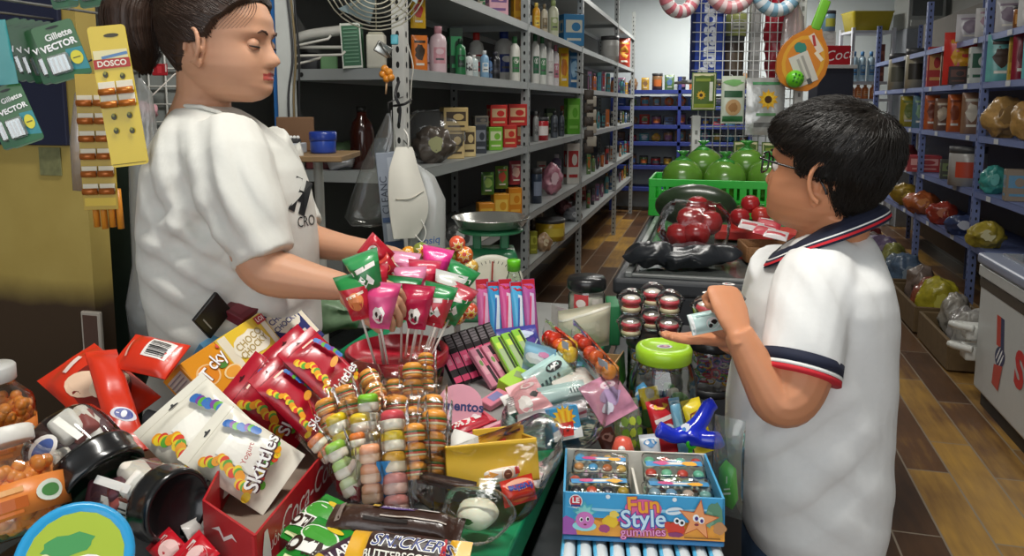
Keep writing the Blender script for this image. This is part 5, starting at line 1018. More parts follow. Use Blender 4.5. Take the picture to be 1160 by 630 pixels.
carton('fries_sweet_box', 'blue box with fries in a red cup pictured on it', 'sweet box', Pt(622, 464, .915), Pt(654, 458, .915), Pt(625, 502, .868), .03, '#3f9ad0', lambda w, h: [('poly', 0, h * .22, [(-w * .5, -h * .22), (w * .5, -h * .22), (w * .5, h * .1), (w * .1, -h * .02), (-w * .3, h * .12), (-w * .5, h * .05)], '#eef3f2'), ('star', -w * .04, h * .66, 12, w * .42, w * .26, '#f6c22c')] + [('rect', -w * (.26 - .09 * k), h * .66, w * .055, h * .42, ['#f7d13c', '#ee9a22'][k % 2], 14 - 5 * k) for k in range(6)] + [('poly', -w * .03, h * .32, [(-w * .26, h * .2), (w * .26, h * .2), (w * .20, -h * .22), (-w * .2, -h * .22)], '#d3281f'), ('ell', -w * .11, h * .38, w * .045, h * .035, '#ffffff'), ('ell', w * .07, h * .38, w * .045, h * .035, '#ffffff'), ('ell', -w * .1, h * .38, w * .02, h * .018, '#1a1a1a'), ('ell', w * .06, h * .38, w * .02, h * .018, '#1a1a1a'), ('ell', -w * .02, h * .28, w * .06, h * .03, '#5a0d0d')])
bag('sweet_packet', 'pink and lilac clear packet standing beside the fries box', 'sweet packet', (655, 440, 0, .93), (694, 420, 0, .945), (656, 500, 0, .868), .02, gloss('#c88aa2', var=.3, scale=70), lambda w, h: [('blob', 0, h * .5, w * .25, h * .2, '#b59ac0', {'seed': 2}), ('blob', w * .1, h * .75, w * .2, h * .1, '#e3ccd4', {'seed': 3}), ('blob', -w * .2, h * .3, w * .15, h * .12, '#d8d8e4', {'seed': 4})], 'spotted wrapper sweets', .008, .008, 108)
# yellow carton with a flap up
M, w, h = Q3(Pt(507, 509, .915), Pt(606, 499, .915), Pt(512, 556, .862)); t = thing('yellow_box', M, 'yellow cardboard sweet box with its lid flap raised behind', 'sweet box'); yel = C('#e8b92e', .45, var=.06)
MB().add(rbox(w, .004, h, .001, 1, (0, .002, h / 2)), yel, smooth=False).build('front_panel', t)
for x in (-w / 2 + .002, w / 2 - .002): MB().add(rbox(.004, .075, h, .001, 1, (x, .04, h / 2)), yel, smooth=False).build('side_panel', t)
MB().add(rbox(w, .08, .004, .001, 1, (0, .04, .002)), yel, smooth=False).build('bottom', t)
mb = MB().add(rbox(w * .6, .004, h + .012, .001, 1, (w * .2, .08, h / 2 + .006)), C('#ecc03a', .45, var=.06), smooth=False); prints(mb, [('poly', w * .2, h - .004, [(-w * .22, .0), (-w * .1, .006), (w * .1, .006), (w * .25, .012), (w * .26, .009), (w * .1, .003), (-w * .1, .003), (-w * .2, -.003)], '#4a3a14')], lambda x, z, e: (x, .078 - e, z)); mb.build('lid_flap', t)
# sweets in the clear bag in front of it
RW = gloss('#d2281e', var=.08)
bag('wrapped_sweet', 'red and white wedge sweet topmost in the clear bag', 'wrapped sweet', (538, 514, 0, .915), (572, 496, 0, .92), (548, 530, 0, .895), .016, RW, lambda w, h: [('rect', -w * .2, h * .4, w * .5, h * .4, '#ece3de', 10), ('ell', w * .2, h * .5, w * .10, h * .2, '#f5efe9'), ('ell', -w * .3, h * .7, w * .06, h * .10, '#2a2a2a')], 'sweets in the clear bag', .004, .006, 111)
bag('wrapped_sweet', 'white wrapped sweet with an orange stripe and a brown ball pictured', 'wrapped sweet', (540, 528, 0, .91), (588, 520, 0, .915), (548, 554, 0, .88), .016, gloss('#ece0d6'), lambda w, h: [('poly', -w * .2, h * .5, [(-w * .2, -h * .2), (w * .1, -h * .35), (w * .16, h * .1), (-w * .14, h * .3)], '#ea9a2c'), ('ell', w * .18, h * .55, w * .14, h * .26, '#f3c9a8'), ('ell', w * .18, h * .52, w * .10, h * .2, '#7a4630'), ('rect', w * .42, h * .6, w * .12, h * .3, '#c8281e')], 'sweets in the clear bag', .004, .006, 112)
bag('wrapped_sweet', 'red and orange sweet packet with blue upside down lettering', 'wrapped sweet', (566, 546, 0, .91), (602, 536, 0, .91), (572, 576, 0, .88), .02, gloss('#d8331f', var=.1), lambda w, h: [('ell', 0, h * .28, w * .34, h * .2, '#e9702a'), ('ell', 0, h * .74, w * .42, h * .2, '#e6a58a'), ('txt', 'fruttine', 0, h * .64, w * .24, '#24439a', 178, {'bold': .04})], 'sweets in the clear bag', .004, .006, 113)
bag('wrapped_sweet', 'dark brown crumpled wrapper at the left of the clear bag', 'wrapped sweet', (474, 533, 0, .92), (540, 546, 0, .92), (478, 548, 0, .905), .014, C('#3a231a', .3, coat=.4, var=.3, bump=.4, scale=60), lambda w, h: [('rect', w * .25, h * .4, w * .2, h * .3, '#7a4a2c')], 'sweets in the clear bag', .006, .004, 114)
o = tag(MB().add(crumple(ball(.022, 22, 14, s=(1.2, 1, .85)), .003, 40), C('#e4e2c8', .4, sss=.2)).build('wrapped_sweet', None, TR(Pz(541, 582, .89))), 'round white sweet in clear wrap at the bottom of the bag', 'wrapped sweet', 'sweets in the clear bag')
MB().add(crumple(ball(.033, 24, 16, s=(1.45, 1, 1.05)), .006, 30), film('#ffffff', .03, .25, .9, 60)).build('clear_wrap', o); mb = MB(); prints(mb, [('blob', -.006, -.004, .007, .004, '#3f6a2c', {'seed': 2})], lambda x, z, e: (x, -.0225 - e, z + .005)); mb.build('printed_mark', o)
tag(MB().add(crumple(prism([(-.03, 0), (.03, .004), (.022, .05), (-.012, .058)], .002), .004, 30), C('#e6e4de', .5)).build('wrapped_sweet', None, T(Pz(520, 534, .90), 10, 40, 10)), 'white folded paper wrapper above the dark brown one', 'wrapped sweet')
def filmbag(name, label, cat, poly, z0, hh, M, mat, amp=.01, fr=14, seed=0, parent=None):
    """a limp clear bag: rounded outline lofted up with a crumpled skin"""
    n = 48; rings = 14; v = []; f = []
    pts = [Vector(p) for p in poly]; per = []
    for k in range(n):
        s = k / n * len(pts); i = int(s); a = s - i; p0, p1, p2, p3 = pts[i - 1], pts[i % len(pts)], pts[(i + 1) % len(pts)], pts[(i + 2) % len(pts)]
        per.append(.5 * (2 * p1 + (p2 - p0) * a + (2 * p0 - 5 * p1 + 4 * p2 - p3) * a * a + (3 * p1 - p0 - 3 * p2 + p3) * a ** 3))
    c = sum(per, Vector((0, 0))) / n
    for j in range(rings + 1):
        t = j / rings; sc_ = math.sin(math.pi * (.14 + .72 * t)) ** .5
        for p in per:
            q = c + (p - c) * sc_; w = Vector((q.x, q.y, z0 + hh * t)); v.append(w + noise.noise_vector(w * fr + Vector((seed, 0, 0))) * amp)
    for j in range(rings):
        for k in range(n): f.append([j * n + k, j * n + (k + 1) % n, (j + 1) * n + (k + 1) % n, (j + 1) * n + k])
    f.append(list(range(n))[::-1]); f.append([rings * n + k for k in range(n)])
    o = MB().add((v, f), mat).build(name, parent, M); return tag(o, label, cat) if label else o
big = film('#fdfdfc', .02, .14, .8, 22)
q = [Pz(u, v, CT + .02) for u, v in ((470, 560), (520, 598), (590, 592), (628, 545), (634, 495), (560, 520))]; c0 = sum(q, Vector()) / 6
filmbag('clear_bag', 'large clear plastic bag holding the red wrapped sweets in front of the yellow box', 'plastic bag', [(p - c0).xy for p in q], 0, .075, TR((c0.x, c0.y, CT + .001)), big, .006, 20, 3)
q = [Pz(u, v, CT + .02) for u, v in ((570, 500), (668, 508), (690, 470), (684, 440), (600, 440))]; c0 = sum(q, Vector()) / 5
filmbag('clear_bag', 'clear plastic bag around the spotted sweets and the fries box', 'plastic bag', [(p - c0).xy for p in q], 0, .07, TR((c0.x, c0.y, CT + .001)), big, .006, 20, 8)
PILED |= {o.name for o in bpy.data.objects if o.name.split('.')[0] in ('wrapped_sweet', 'sweet_packet', 'price_card', 'fries_sweet_box')}
# open kraft carton with caterpillar jellies
kr = C('#c09a6a', .8, var=.06); M, w, h = Q3(Pt(684, 425, .93), Pt(708, 392, .93), Pt(688, 462, .865)); t = thing('kraft_carton', M, 'open cardboard carton with a green and yellow side holding caterpillar jellies', 'carton')
mb = MB().add(rbox(w, .003, h, .0005, 1, (0, .0015, h / 2)), kr, smooth=False); prints(mb, [('poly', 0, h * .5, [(-w * .5, -h * .5), (w * .5, -h * .5), (w * .5, h * .5), (-w * .5, h * .30)], '#3f8f35'), ('rect', -w * .40, h * .42, w * .2, h * .82, '#e8a51f'), ('rect', -w * .40, h * .62, w * .2, h * .26, '#9fd84a'), ('poly', w * .1, h * .4, [(-w * .2, -h * .4), (w * .4, -h * .4), (w * .4, h * .2)], '#5aa83e')], lambda x, z, e: (x, -e, z)); mb.build('side_panel', t)
for y in (.002,): pass
MB().add(rbox(.003, .14, h * .86, .0005, 1, (w / 2, .07, h * .43)), kr, smooth=False).build('back_panel', t); MB().add(rbox(.003, .14, h * .6, .0005, 1, (-w / 2, .07, h * .3)), kr, smooth=False).build('front_panel', t); MB().add(rbox(w, .003, h * .86, .0005, 1, (0, .14, h * .43)), kr, smooth=False).build('side_panel', t); MB().add(rbox(w, .14, .003, .0005, 1, (0, .07, .002)), kr, smooth=False).build('bottom', t)
def caterpillar(label, a, b, cols, r, seed):
    A_, B_2 = Pz(*a), Pz(*b); M = TR((A_ + B_2) / 2); p = Pouch(1, 1, 1); mb = MB(); d = (B_2 - A_); x = d.normalized(); zz = Vector((0, 0, 1)) - x * x.z; zz.normalize(); M3 = Matrix(((x.x, -zz.cross(x).x * -1, zz.x, 0), (x.y, zz.cross(x).y, zz.y, 0), (x.z, zz.cross(x).z, zz.z, 0), (0, 0, 0, 1)))
    M = TR((A_ + B_2) / 2) @ M3; L = d.length; n = len(cols); pl = Pouch(L * 1.5, r * 4.2, r * 2.3, .006, .003, seed); pl.mesh(mb, wrapf, None, 16, 12, M=TR((0, 0, -r * 2.1))); o = tag(mb.build('jelly_pack', None, M), label, 'jelly candy', 'caterpillar jelly packs'); PILED.add(o.name)
    for k, c in enumerate(cols): MB().add(ball(r, 14, 9, s=(.75, 1, 1)), C(c, .25, sss=.15, coat=.3)).build('jelly', o, TR((-L / 2 + L * k / (n - 1), 0, r * .3 * (k % 2))))
    mb = MB(); prints(mb, [('rect', 0, -r * 1.5, L * .9, r * .8, '#9ac4d6'), ('rect', L * .45, r * 1.2, L * .3, r * .9, '#b8c8d8', 10)], lambda x, z, e: (x, -r * .6 - e, z)); mb.build('printed_header', o); return o
caterpillar('caterpillar jelly pack red to yellow, the left one sticking out of the carton', (622, 383, .96), (646, 402, .95), ['#d8281c', '#e03a1c', '#e8602a', '#f2b02a', '#f0c83a'], .0155, 1)
caterpillar('caterpillar jelly pack red to orange, the long right one in the carton', (656, 386, .955), (690, 424, .945), ['#dc3a28', '#e0452c', '#e2502e', '#ea6a30', '#ee8236', '#f09a3a'], .014, 2)
bag('jelly_pack', 'clear blue tinted jelly wrap crossing in front of the carton', 'jelly candy', (640, 388, 0, .95), (662, 378, 0, .955), (668, 420, 0, .91), .014, film('#bcd6e6', .12, .1, .8, 40, .25), lambda w, h: [('rect', 0, h * .5, w * .3, h * .3, '#7a9ab0')], None, .004, .006, 115)
# jar with black lid and the cream pouch
jp = P(664, 372, 1.80); jp.z = CT + .001
o = tag(MB().add(lathe([(0, .003), (.038, 0), (.043, .006), (.044, .085), (.038, .098), (.037, .108)], 32), jarf).build('cream_jar', None, TR(jp) @ RZ(YAW)), 'clear jar of pale sweets with a black lid behind the cream pouch', 'candy jar')
MB().add(lathe([(0, .10), (.044, .10), (.047, .104), (.047, .122), (.043, .13), (0, .131)], 40), C('#1b1b1d', .3, coat=.3)).build('lid', o); MB().add(lathe([(0, .005), (.040, .005), (.041, .088), (0, .09)], 24), C('#e4dccb', .6)).build('filling', o)
mb = MB(); prints(mb, [('rect', -.018, .07, .036, .05, '#cf4a4e'), ('ell', -.018, .074, .012, .010, '#f0e0dc'), ('rect', .024, .06, .03, .05, '#e8d8d2')], cyl(.0446)); mb.build('printed_sticker', o)
bag('cream_pouch', 'cream coloured translucent pouch with a slanted top in front of the black lidded jar', 'pouch', (632, 352, 0, .97), (692, 342, 0, .98), (640, 400, 0, .868), .03, C('#e3dcc2', .4, var=.05, sss=.1), lambda w, h: [('poly', 0, h * .85, [(-w * .5, -h * .04), (w * .5, h * .10), (w * .5, h * .06), (-w * .5, -h * .08)], '#f0ecdc'), ('rect', -w * .1, h * .45, w * .7, h * .5, '#e9e3cc')], None, .006, .01, 116)
MBc = MB().add(rbox(.05, .0015, .10, .0005, 1, (0, 0, .05)), film('#e9e7df', .15, .1, .1, 20, .3), smooth=False); tag(MBc.build('clear_card', None, T(Pz(633, 398, CT + .002), -50, 0, 0)), 'stiff clear plastic card standing left of the cream pouch', 'plastic card')
tag(MB().add(crumple(rbox(.03, .10, .09, .004, 2, (0, 0, .045)), .004, 20), C('#2a7a4c', .5)).build('green_cloth', None, TR(Pz(694, 384, ST + .06)) @ RZ(8)), 'dark green folded cloth at the counter corner beside the cups', 'cloth')
# --- the gummy display box
M, w, h = Q3(Pt(638, 557, .887), Pt(821, 565, .887), Pt(640, 605, .832)); D0 = .15; t = thing('gummy_display_box', M, 'blue and orange printed display box of gummies beside the counter', 'display box')
mb = MB().add(rbox(w, .003, h, .0005, 1, (0, .0015, h / 2)), C('#3fa4d8', .35, var=.04), smooth=False)
def funG(w, h):
    g = [('poly', 0, h * .20, [(-w * .5, -h * .20), (w * .5, -h * .20), (w * .5, h * .18), (w * .35, h * .20), (w * .2, h * .06), (0, h * .02), (-w * .22, h * .08), (-w * .34, h * .22), (-w * .5, h * .02)], '#eea23c'), ('poly', -w * .46, h * .24, [(-w * .04, -h * .24), (w * .05, -h * .24), (w * .03, h * .12), (-w * .02, h * .2), (-w * .04, h * .14)], '#a85ab0'),
         ('poly', w * .02, h * .66, [(-w * .5, h * .0), (-w * .2, -h * .02), (w * .1, h * .02), (w * .4, h * .08), (w * .4, h * .04), (0, -h * .08), (-w * .4, -h * .08)], '#9fd6ee'), ('blob', w * .44, h * .62, w * .05, h * .28, '#5d8f72', {'seed': 3}), ('blob', w * .40, h * .5, w * .03, h * .2, '#7aa88a', {'seed': 5}), ('blob', w * .47, h * .3, w * .04, h * .14, '#c08a5a', {'seed': 6})]
    g += [('blob', -w * .20, h * .36, w * .05, h * .16, '#f0c42c', {'seed': 4}), ('blob', -w * .18, h * .52, w * .03, h * .08, '#f4d45a', {'seed': 6}), ('blob', -w * .24, h * .18, w * .035, h * .10, '#a8487a', {'seed': 7})]
    # shell with a jelly face
    g += [('star', -w * .365, h * .52, 9, w * .078, w * .05, '#4fb6c8'), ('star', -w * .365, h * .50, 9, w * .060, w * .04, '#8fd8d4'), ('ell', -w * .365, h * .22, w * .075, h * .12, '#9adfe4'), ('ell', -w * .362, h * .36, w * .058, h * .20, '#d67ac0'), ('ell', -w * .385, h * .37, w * .011, h * .055, '#ffffff'), ('ell', -w * .345, h * .39, w * .011, h * .055, '#ffffff'), ('ell', -w * .383, h * .37, w * .007, h * .036, '#15151a'), ('ell', -w * .343, h * .39, w * .007, h * .036, '#15151a'), ('ell', -w * .36, h * .26, w * .010, h * .02, '#7a2a4a')]
    g += [('ell', -w * .42, h * .80, w * .042, h * .16, '#f3f0ef'), ('ell', -w * .42, h * .80, w * .036, h * .135, '#d0283c'), ('txt', 'LE', -w * .42, h * .82, h * .18, '#ffffff', 0, {'bold': .03}), ('rect', -w * .42, h * .70, w * .06, h * .05, '#27408a')]
    g += [('ell', 0, h * .70, w * .115, h * .22, '#e8669a'), ('blob', 0, h * .40, w * .14, h * .22, '#d64a9a', {'seed': 2}), ('txt', 'Fun', 0, h * .76, h * .54, '#b8306a', 4, {'bold': .05}), ('txt', 'Fun', 0, h * .77, h * .54, '#f7a62c', 4, {'bold': .02}), ('txt', 'Style', 0, h * .44, h * .56, '#2a5fae', 3, {'bold': .06}), ('txt', 'Style', 0, h * .45, h * .56, '#cfeaf7', 3, {'bold': .015}), ('txt', 'gummies', 0, h * .15, h * .30, '#a82a7a', 3, {'bold': .05}), ('txt', 'gummies', 0, h * .155, h * .30, '#f0a8cc', 3, {'bold': .0})]
    g += [('ell', w * .19, h * .68, w * .055, h * .09, '#e6f0f6', 8), ('rect', w * .19, h * .68, w * .08, h * .03, '#7ab0d8', 8)]
    # crab
    g += [('ell', w * .20, h * .26, w * .055, h * .17, '#d8402c'), ('ell', w * .150, h * .34, w * .02, h * .09, '#d8402c'), ('ell', w * .235, h * .42, w * .02, h * .08, '#ffffff'), ('ell', w * .205, h * .46, w * .018, h * .075, '#ffffff'), ('ell', w * .237, h * .42, w * .010, h * .04, '#1a1a1a'), ('ell', w * .207, h * .46, w * .010, h * .04, '#1a1a1a'), ('blob', w * .20, h * .14, w * .05, h * .06, '#8a3a6a', {'seed': 9})]
    # starfish
    g += [('star', w * .335, h * .50, 5, h * .50, h * .21, '#c85a1c', -8), ('star', w * .335, h * .50, 5, h * .45, h * .19, '#f0a066', -8), ('ell', w * .322, h * .55, w * .020, h * .085, '#ffffff'), ('ell', w * .355, h * .50, w * .018, h * .08, '#ffffff'), ('ell', w * .325, h * .54, w * .011, h * .05, '#4a2a7a'), ('ell', w * .357, h * .49, w * .010, h * .045, '#4a2a7a'), ('ell', w * .325, h * .40, w * .014, h * .03, '#8a2a3a')]
    g += [('rect', w * .36, h * .09, w * .22, h * .03, '#8a5a1c'), ('ell', -w * .22, h * .96, w * .014, h * .05, '#e9f2f6'), ('ell', w * .19, h * .96, w * .014, h * .05, '#e9f2f6')]
    return g
prints(mb, funG(w, h), lambda x, z, e: (x, -e, z), .0003, step=.00012); mb.build('front_panel', t)
bl_ = C('#4aa8d8', .4)
for sx in (-1, 1): MB().add(([(sx * w / 2, 0, 0), (sx * w / 2, D0, 0), (sx * w / 2, D0, h * 1.25), (sx * w / 2, 0, h), (sx * (w / 2 - .003), 0, 0), (sx * (w / 2 - .003), D0, 0), (sx * (w / 2 - .003), D0, h * 1.25), (sx * (w / 2 - .003), 0, h)], [[0, 1, 2, 3], [7, 6, 5, 4], [3, 2, 6, 7], [0, 3, 7, 4], [1, 5, 6, 2]]), bl_, smooth=False).build('side_panel', t)
MB().add(rbox(w, .003, h * 1.25, .0005, 1, (0, D0, h * .625)), C('#e3ded3', .6), smooth=False).build('back_panel', t); MB().add(rbox(w, D0, .003, .0005, 1, (0, D0 / 2, .002)), C('#d8d2c6', .7), smooth=False).build('bottom', t)
MB().add(rbox(.004, D0, h * .8, .0005, 1, (-.004, D0 / 2, h * .4)), C('#e3ded3', .6), smooth=False).build('divider', t)
IN = M
def blister(label, x, y, z, ww, dd, rot, sets, tilt, seed):
    Mb = IN @ TR((x, y, z)) @ RZ(rot) @ RX(tilt); mb = MB(); hh = .016
    v, f = rbox(ww, dd, hh, .005, 2, (0, 0, hh / 2)); mb.add((v, f), film('#f6fafb', .07, .06, .25, 30)); o = tag(mb.build('gummy_tray', None, Mb), label, 'gummy candy', 'clear gummy trays in the display box'); PILED.add(o.name)
    n = len(sets)
    for r_ in range(2):
        for k in range(n):
            c1, c2 = sets[(k + r_) % n]; m = MB().add(ball(1, 14, 8, (0, 0, .002), (ww * .42 / n, dd * .19, .006)), C(c2, .35, sss=.1)).add(ball(1, 14, 8, (0, 0, .007), (ww * .36 / n, dd * .15, .005)), C(c1, .3, sss=.1)); m.build('gummy', o, TR((-ww / 2 + ww * (k + .5) / n, dd * (-.24 + .48 * r_), .003)))
    mb = MB(); prints(mb, [('rect', 0, dd * .02, ww * .9, dd * .2, '#3f8fc4', 3), ('rect', ww * .05, dd * .03, ww * .5, dd * .10, '#e8e3d8', 3), ('blob', -ww * .2, dd * .02, ww * .12, dd * .08, '#d0568a', {'seed': seed}), ('blob', ww * .25, dd * .02, ww * .12, dd * .09, '#f0b03a', {'seed': seed + 1})], lambda x, y, e: (x, y, hh + e)); mb.build('printed_strip', o)
rw = [('#d84a3a', '#efe6cc'), ('#7fc9a0', '#e6efd6'), ('#d84a3a', '#f0dca0'), ('#6fc4a4', '#e6efd6')]; dk = [('#2a2a30', '#e9d9a0'), ('#d8583a', '#efe4cc'), ('#33333a', '#e9d9a0'), ('#c8a03a', '#f0e8cc')]
for k, (lb, x, y, zz, ww, dd, rt, s_, tl) in enumerate((('gummy tray at the back left, a bright blue strip across it', -w * .25, .118, .050, .082, .052, -4, [('#e09a5a', '#e9dcc0'), ('#5aa8d8', '#e9e4d0'), ('#c8703a', '#eadfc4'), ('#e4b45a', '#efe8d0')], 14), ('gummy tray at the front left with dark and red pieces', -w * .27, .050, .040, .086, .056, 3, dk, 12), ('gummy tray at the back right with red and green pieces', w * .25, .112, .050, .090, .056, 0, rw, 20), ('gummy tray at the front right, mostly a blue strip', w * .25, .050, .040, .090, .056, -2, [('#8fa8b4', '#d9e0da'), ('#6f98b8', '#e0e4dc'), ('#c8b0a0', '#e6e0d4'), ('#7fb0a8', '#dde6da')], 10))): blister(lb, x, y, zz, ww, dd, rt, s_, tl, k)
for k, (x, y, rt) in enumerate(((-w * .26, .118, 0), (w * .25, .112, 2), (-w * .26, .05, 0), (w * .25, .05, 0))): blister('gummy tray in the lower layer under the %s one' % ('back left', 'back right', 'front left', 'front right')[k], x, y, .012, .088, .058, rt, rw, 4, 20 + k)
# candy rolls in a low blue box under it
rb = Vector(M.translation); rb.z = ST + .001; HZ = RZ(math.degrees(math.atan2(M[1][0], M[0][0])))
for k in range(10):
    p = M @ Vector((-w / 2 + .008 + .0215 * k, -.012 - .003 * (k * 7 % 3), 0)); MM = TR((p.x, p.y, ST + .0115)) @ HZ @ RZ((k * 37 % 5) - 2)
    o = MB().add(tube([(0, .07, 0), (0, -.032, 0), (0, -.036, 0)], [.0094, .0094, .007], 16), gloss('#dfe6e8', var=.08)).build('candy_roll', None, MM); tag(o, 'blue and white candy roll under the display box, %s from its left end' % ORD[k], 'candy roll', 'candy rolls under the display box')
    MB().add(tube([(-.0035, -.0305, .0015), (-.0035, -.0385, .0015)], [.0092, .0082], 14), C('#4fb0dc', .35)).add(tube([(-.0068, .06, .004), (-.0068, -.03, .004)], .0035, 10), C('#5ab4dc', .35)).build('blue_band', o)
    mb = MB(); prints(mb, [('blob', .002, 0, .003, .004, ['#d0485a', '#5a4a8a', '#c8a03a'][k % 3], {'seed': k})], lambda x, z, e: (x, -.0365 - e, z)); mb.build('printed_end', o)
t2 = carton('roll_box', 'flat blue box edge under the gummy display box holding candy rolls', 'sweet box', (0, 0, 1), (0, 0, 1), (0, 0, 1), .10, '#3f7fb4', None, M=TR((rb.x, rb.y, ST + .0235)) @ HZ, w=w, h=.006)
# ================================================================== jars, cups and toys on the side stand
lp = P(752, 402, 1.34); lp.z = ST + .001
o = tag(MB().add(lathe([(0, .003), (.052, 0), (.060, .008), (.062, .03), (.060, .110), (.050, .135), (.046, .145)], 36), jarf).build('sweet_jar', None, TR(lp) @ RZ(YAW)), 'clear jar with a bright lime green lid in the middle of the stand', 'jar')
lid = MB().add(lathe([(0, .14), (.047, .140), (.050, .143), (.0505, .162), (.047, .168), (.040, .170), (.038, .167), (0, .167)], 48), gloss('#a4d22e', var=.05)); prints(lid, [('ell', 0, -.004, .014, .011, '#c9c9d4'), ('ell', 0, -.004, .010, .007, '#8a5a7a'), ('ell', .002, -.003, .004, .003, '#e0b0a0')], lambda x, y, e: (x, y, .167 + e)); lid.build('lid', o)
rr = random.Random(9); c = MB()
for k in range(26): a = rr.uniform(0, 6.28); q = .04 * rr.random() ** .5; c.add(rbox(.022, .016, .03, .005, 2), C(['#5f8f4a', '#d8d2c0', '#8a9a6a', '#c8b8a0'][k % 4], .5), TR((q * math.cos(a), q * math.sin(a), rr.uniform(.02, .07))) @ RZ(rr.uniform(0, 180)) @ RX(rr.uniform(0, 60)))
c.build('sweets_filling', o)['kind'] = 'stuff'
def bjar(u, d, r, h, label, seed):
    p = P(u, 400, d); p.z = ST + .001; o = tag(MB().add(lathe([(0, .003), (r * .92, 0), (r, .006), (r, h - .02), (r * .94, h - .014)], 32), jarf).build('band_jar', None, TR(p)), label, 'jar', 'black lidded jars on the stand')
    MB().add(lathe([(0, h - .022), (r * 1.05, h - .022), (r * 1.06, h - .018), (r * 1.06, h - .002), (r * 1.0, h), (0, h)], 36), C('#17171a', .3, coat=.3)).build('lid', o); MB().add(lathe([(0, .0005), (r * 1.01, .0005), (r * 1.03, .003), (r * 1.03, .016), (r * .9, .016), (0, .014)], 32), C('#1b1b1e', .4)).build('base', o)
    g = random.Random(seed); c = MB()
    for k in range(60):
        a = g.uniform(0, 6.28); q = r * .8 * g.random() ** .4; c.add(tube([Vector((.009 * math.cos(t), .009 * math.sin(t), 0)) for t in [R(x) for x in range(0, 361, 45)]], .0018, 5, False), C(['#d8485a', '#e8b83a', '#5a8ac8', '#7ab05a', '#b07ac0', '#e8e0d8'][k % 6], .4), TR((q * math.cos(a), q * math.sin(a), g.uniform(.022, h - .03))) @ RX(g.uniform(0, 180)) @ RZ(g.uniform(0, 180)))
    c.build('band_filling', o)['kind'] = 'stuff'; return p
bjar(806, 1.55, .046, .118, 'black lidded jar of coloured loops under the boy\'s hand', 3)
pj = bjar(742, 1.58, .058, .116, 'black lidded jar carrying the stacked candy cups', 4)
def cup(label, p, s=1., seed=0):
    M = TR(p) @ RZ(seed * 40); mb = MB().add(lathe([(0, .001), (.020, 0), (.022, .002), (.029, .030), (.031, .031), (.031, .033), (.027, .037), (.020, .046), (.010, .050), (0, .051)], 28), film('#fcfdfd', .09, .06, .1, 30), TR((0, 0, 0)) @ Matrix.Scale(s, 4)); o = tag(mb.build('candy_cup', None, M), label, 'candy cup', 'clear candy cups'); PILED.add(o.name)
    g = random.Random(seed)
    for j, cc in enumerate((('#e8d9b0', '#d84a4a'), ('#d24a56', '#f0e6d8'))):
        m = MB().add(lathe([(0, 0), (.018, .0), (.021, .004), (.019, .010), (0, .011)], 16), C(cc[0], .4, sss=.1)).add(lathe([(0, .009), (.017, .009), (.018, .012), (.010, .016), (0, .017)], 16), C(cc[1], .35)); m.build('candy', o, TR((0, 0, .004 + .017 * j)) @ Matrix.Scale(s, 4))
    mb = MB(); prints(mb, [('ell', 0, 0, .010, .008, '#e9e4e0'), ('blob', .001, 0, .006, .004, '#3a2a2a', {'seed': seed}), ('ell', .003, .002, .002, .002, '#c8283a')], lambda x, y, e: (x, y, .0505 + e)); mb.build('printed_dot', o); return o
zt_ = ST + .001 + .117
for lb, u, dd, k in (('lower candy cup of the left pair on the black jar', 714, -.02, 0), ('upper candy cup of the left pair on the black jar', 714, -.02, 1), ('lower candy cup of the right pair on the black jar', 757, -.03, 0), ('upper candy cup of the right pair on the black jar', 757, -.03, 1), ('lower candy cup of the rear pair on the black jar', 738, .035, 0), ('upper candy cup of the rear pair, topmost of all', 738, .035, 1)):
    p = P(u, 400, pj.dot(FWD) + dd); p.z = zt_ + .0505 * k; cup(lb, p, 1, int(u) % 7 + k)
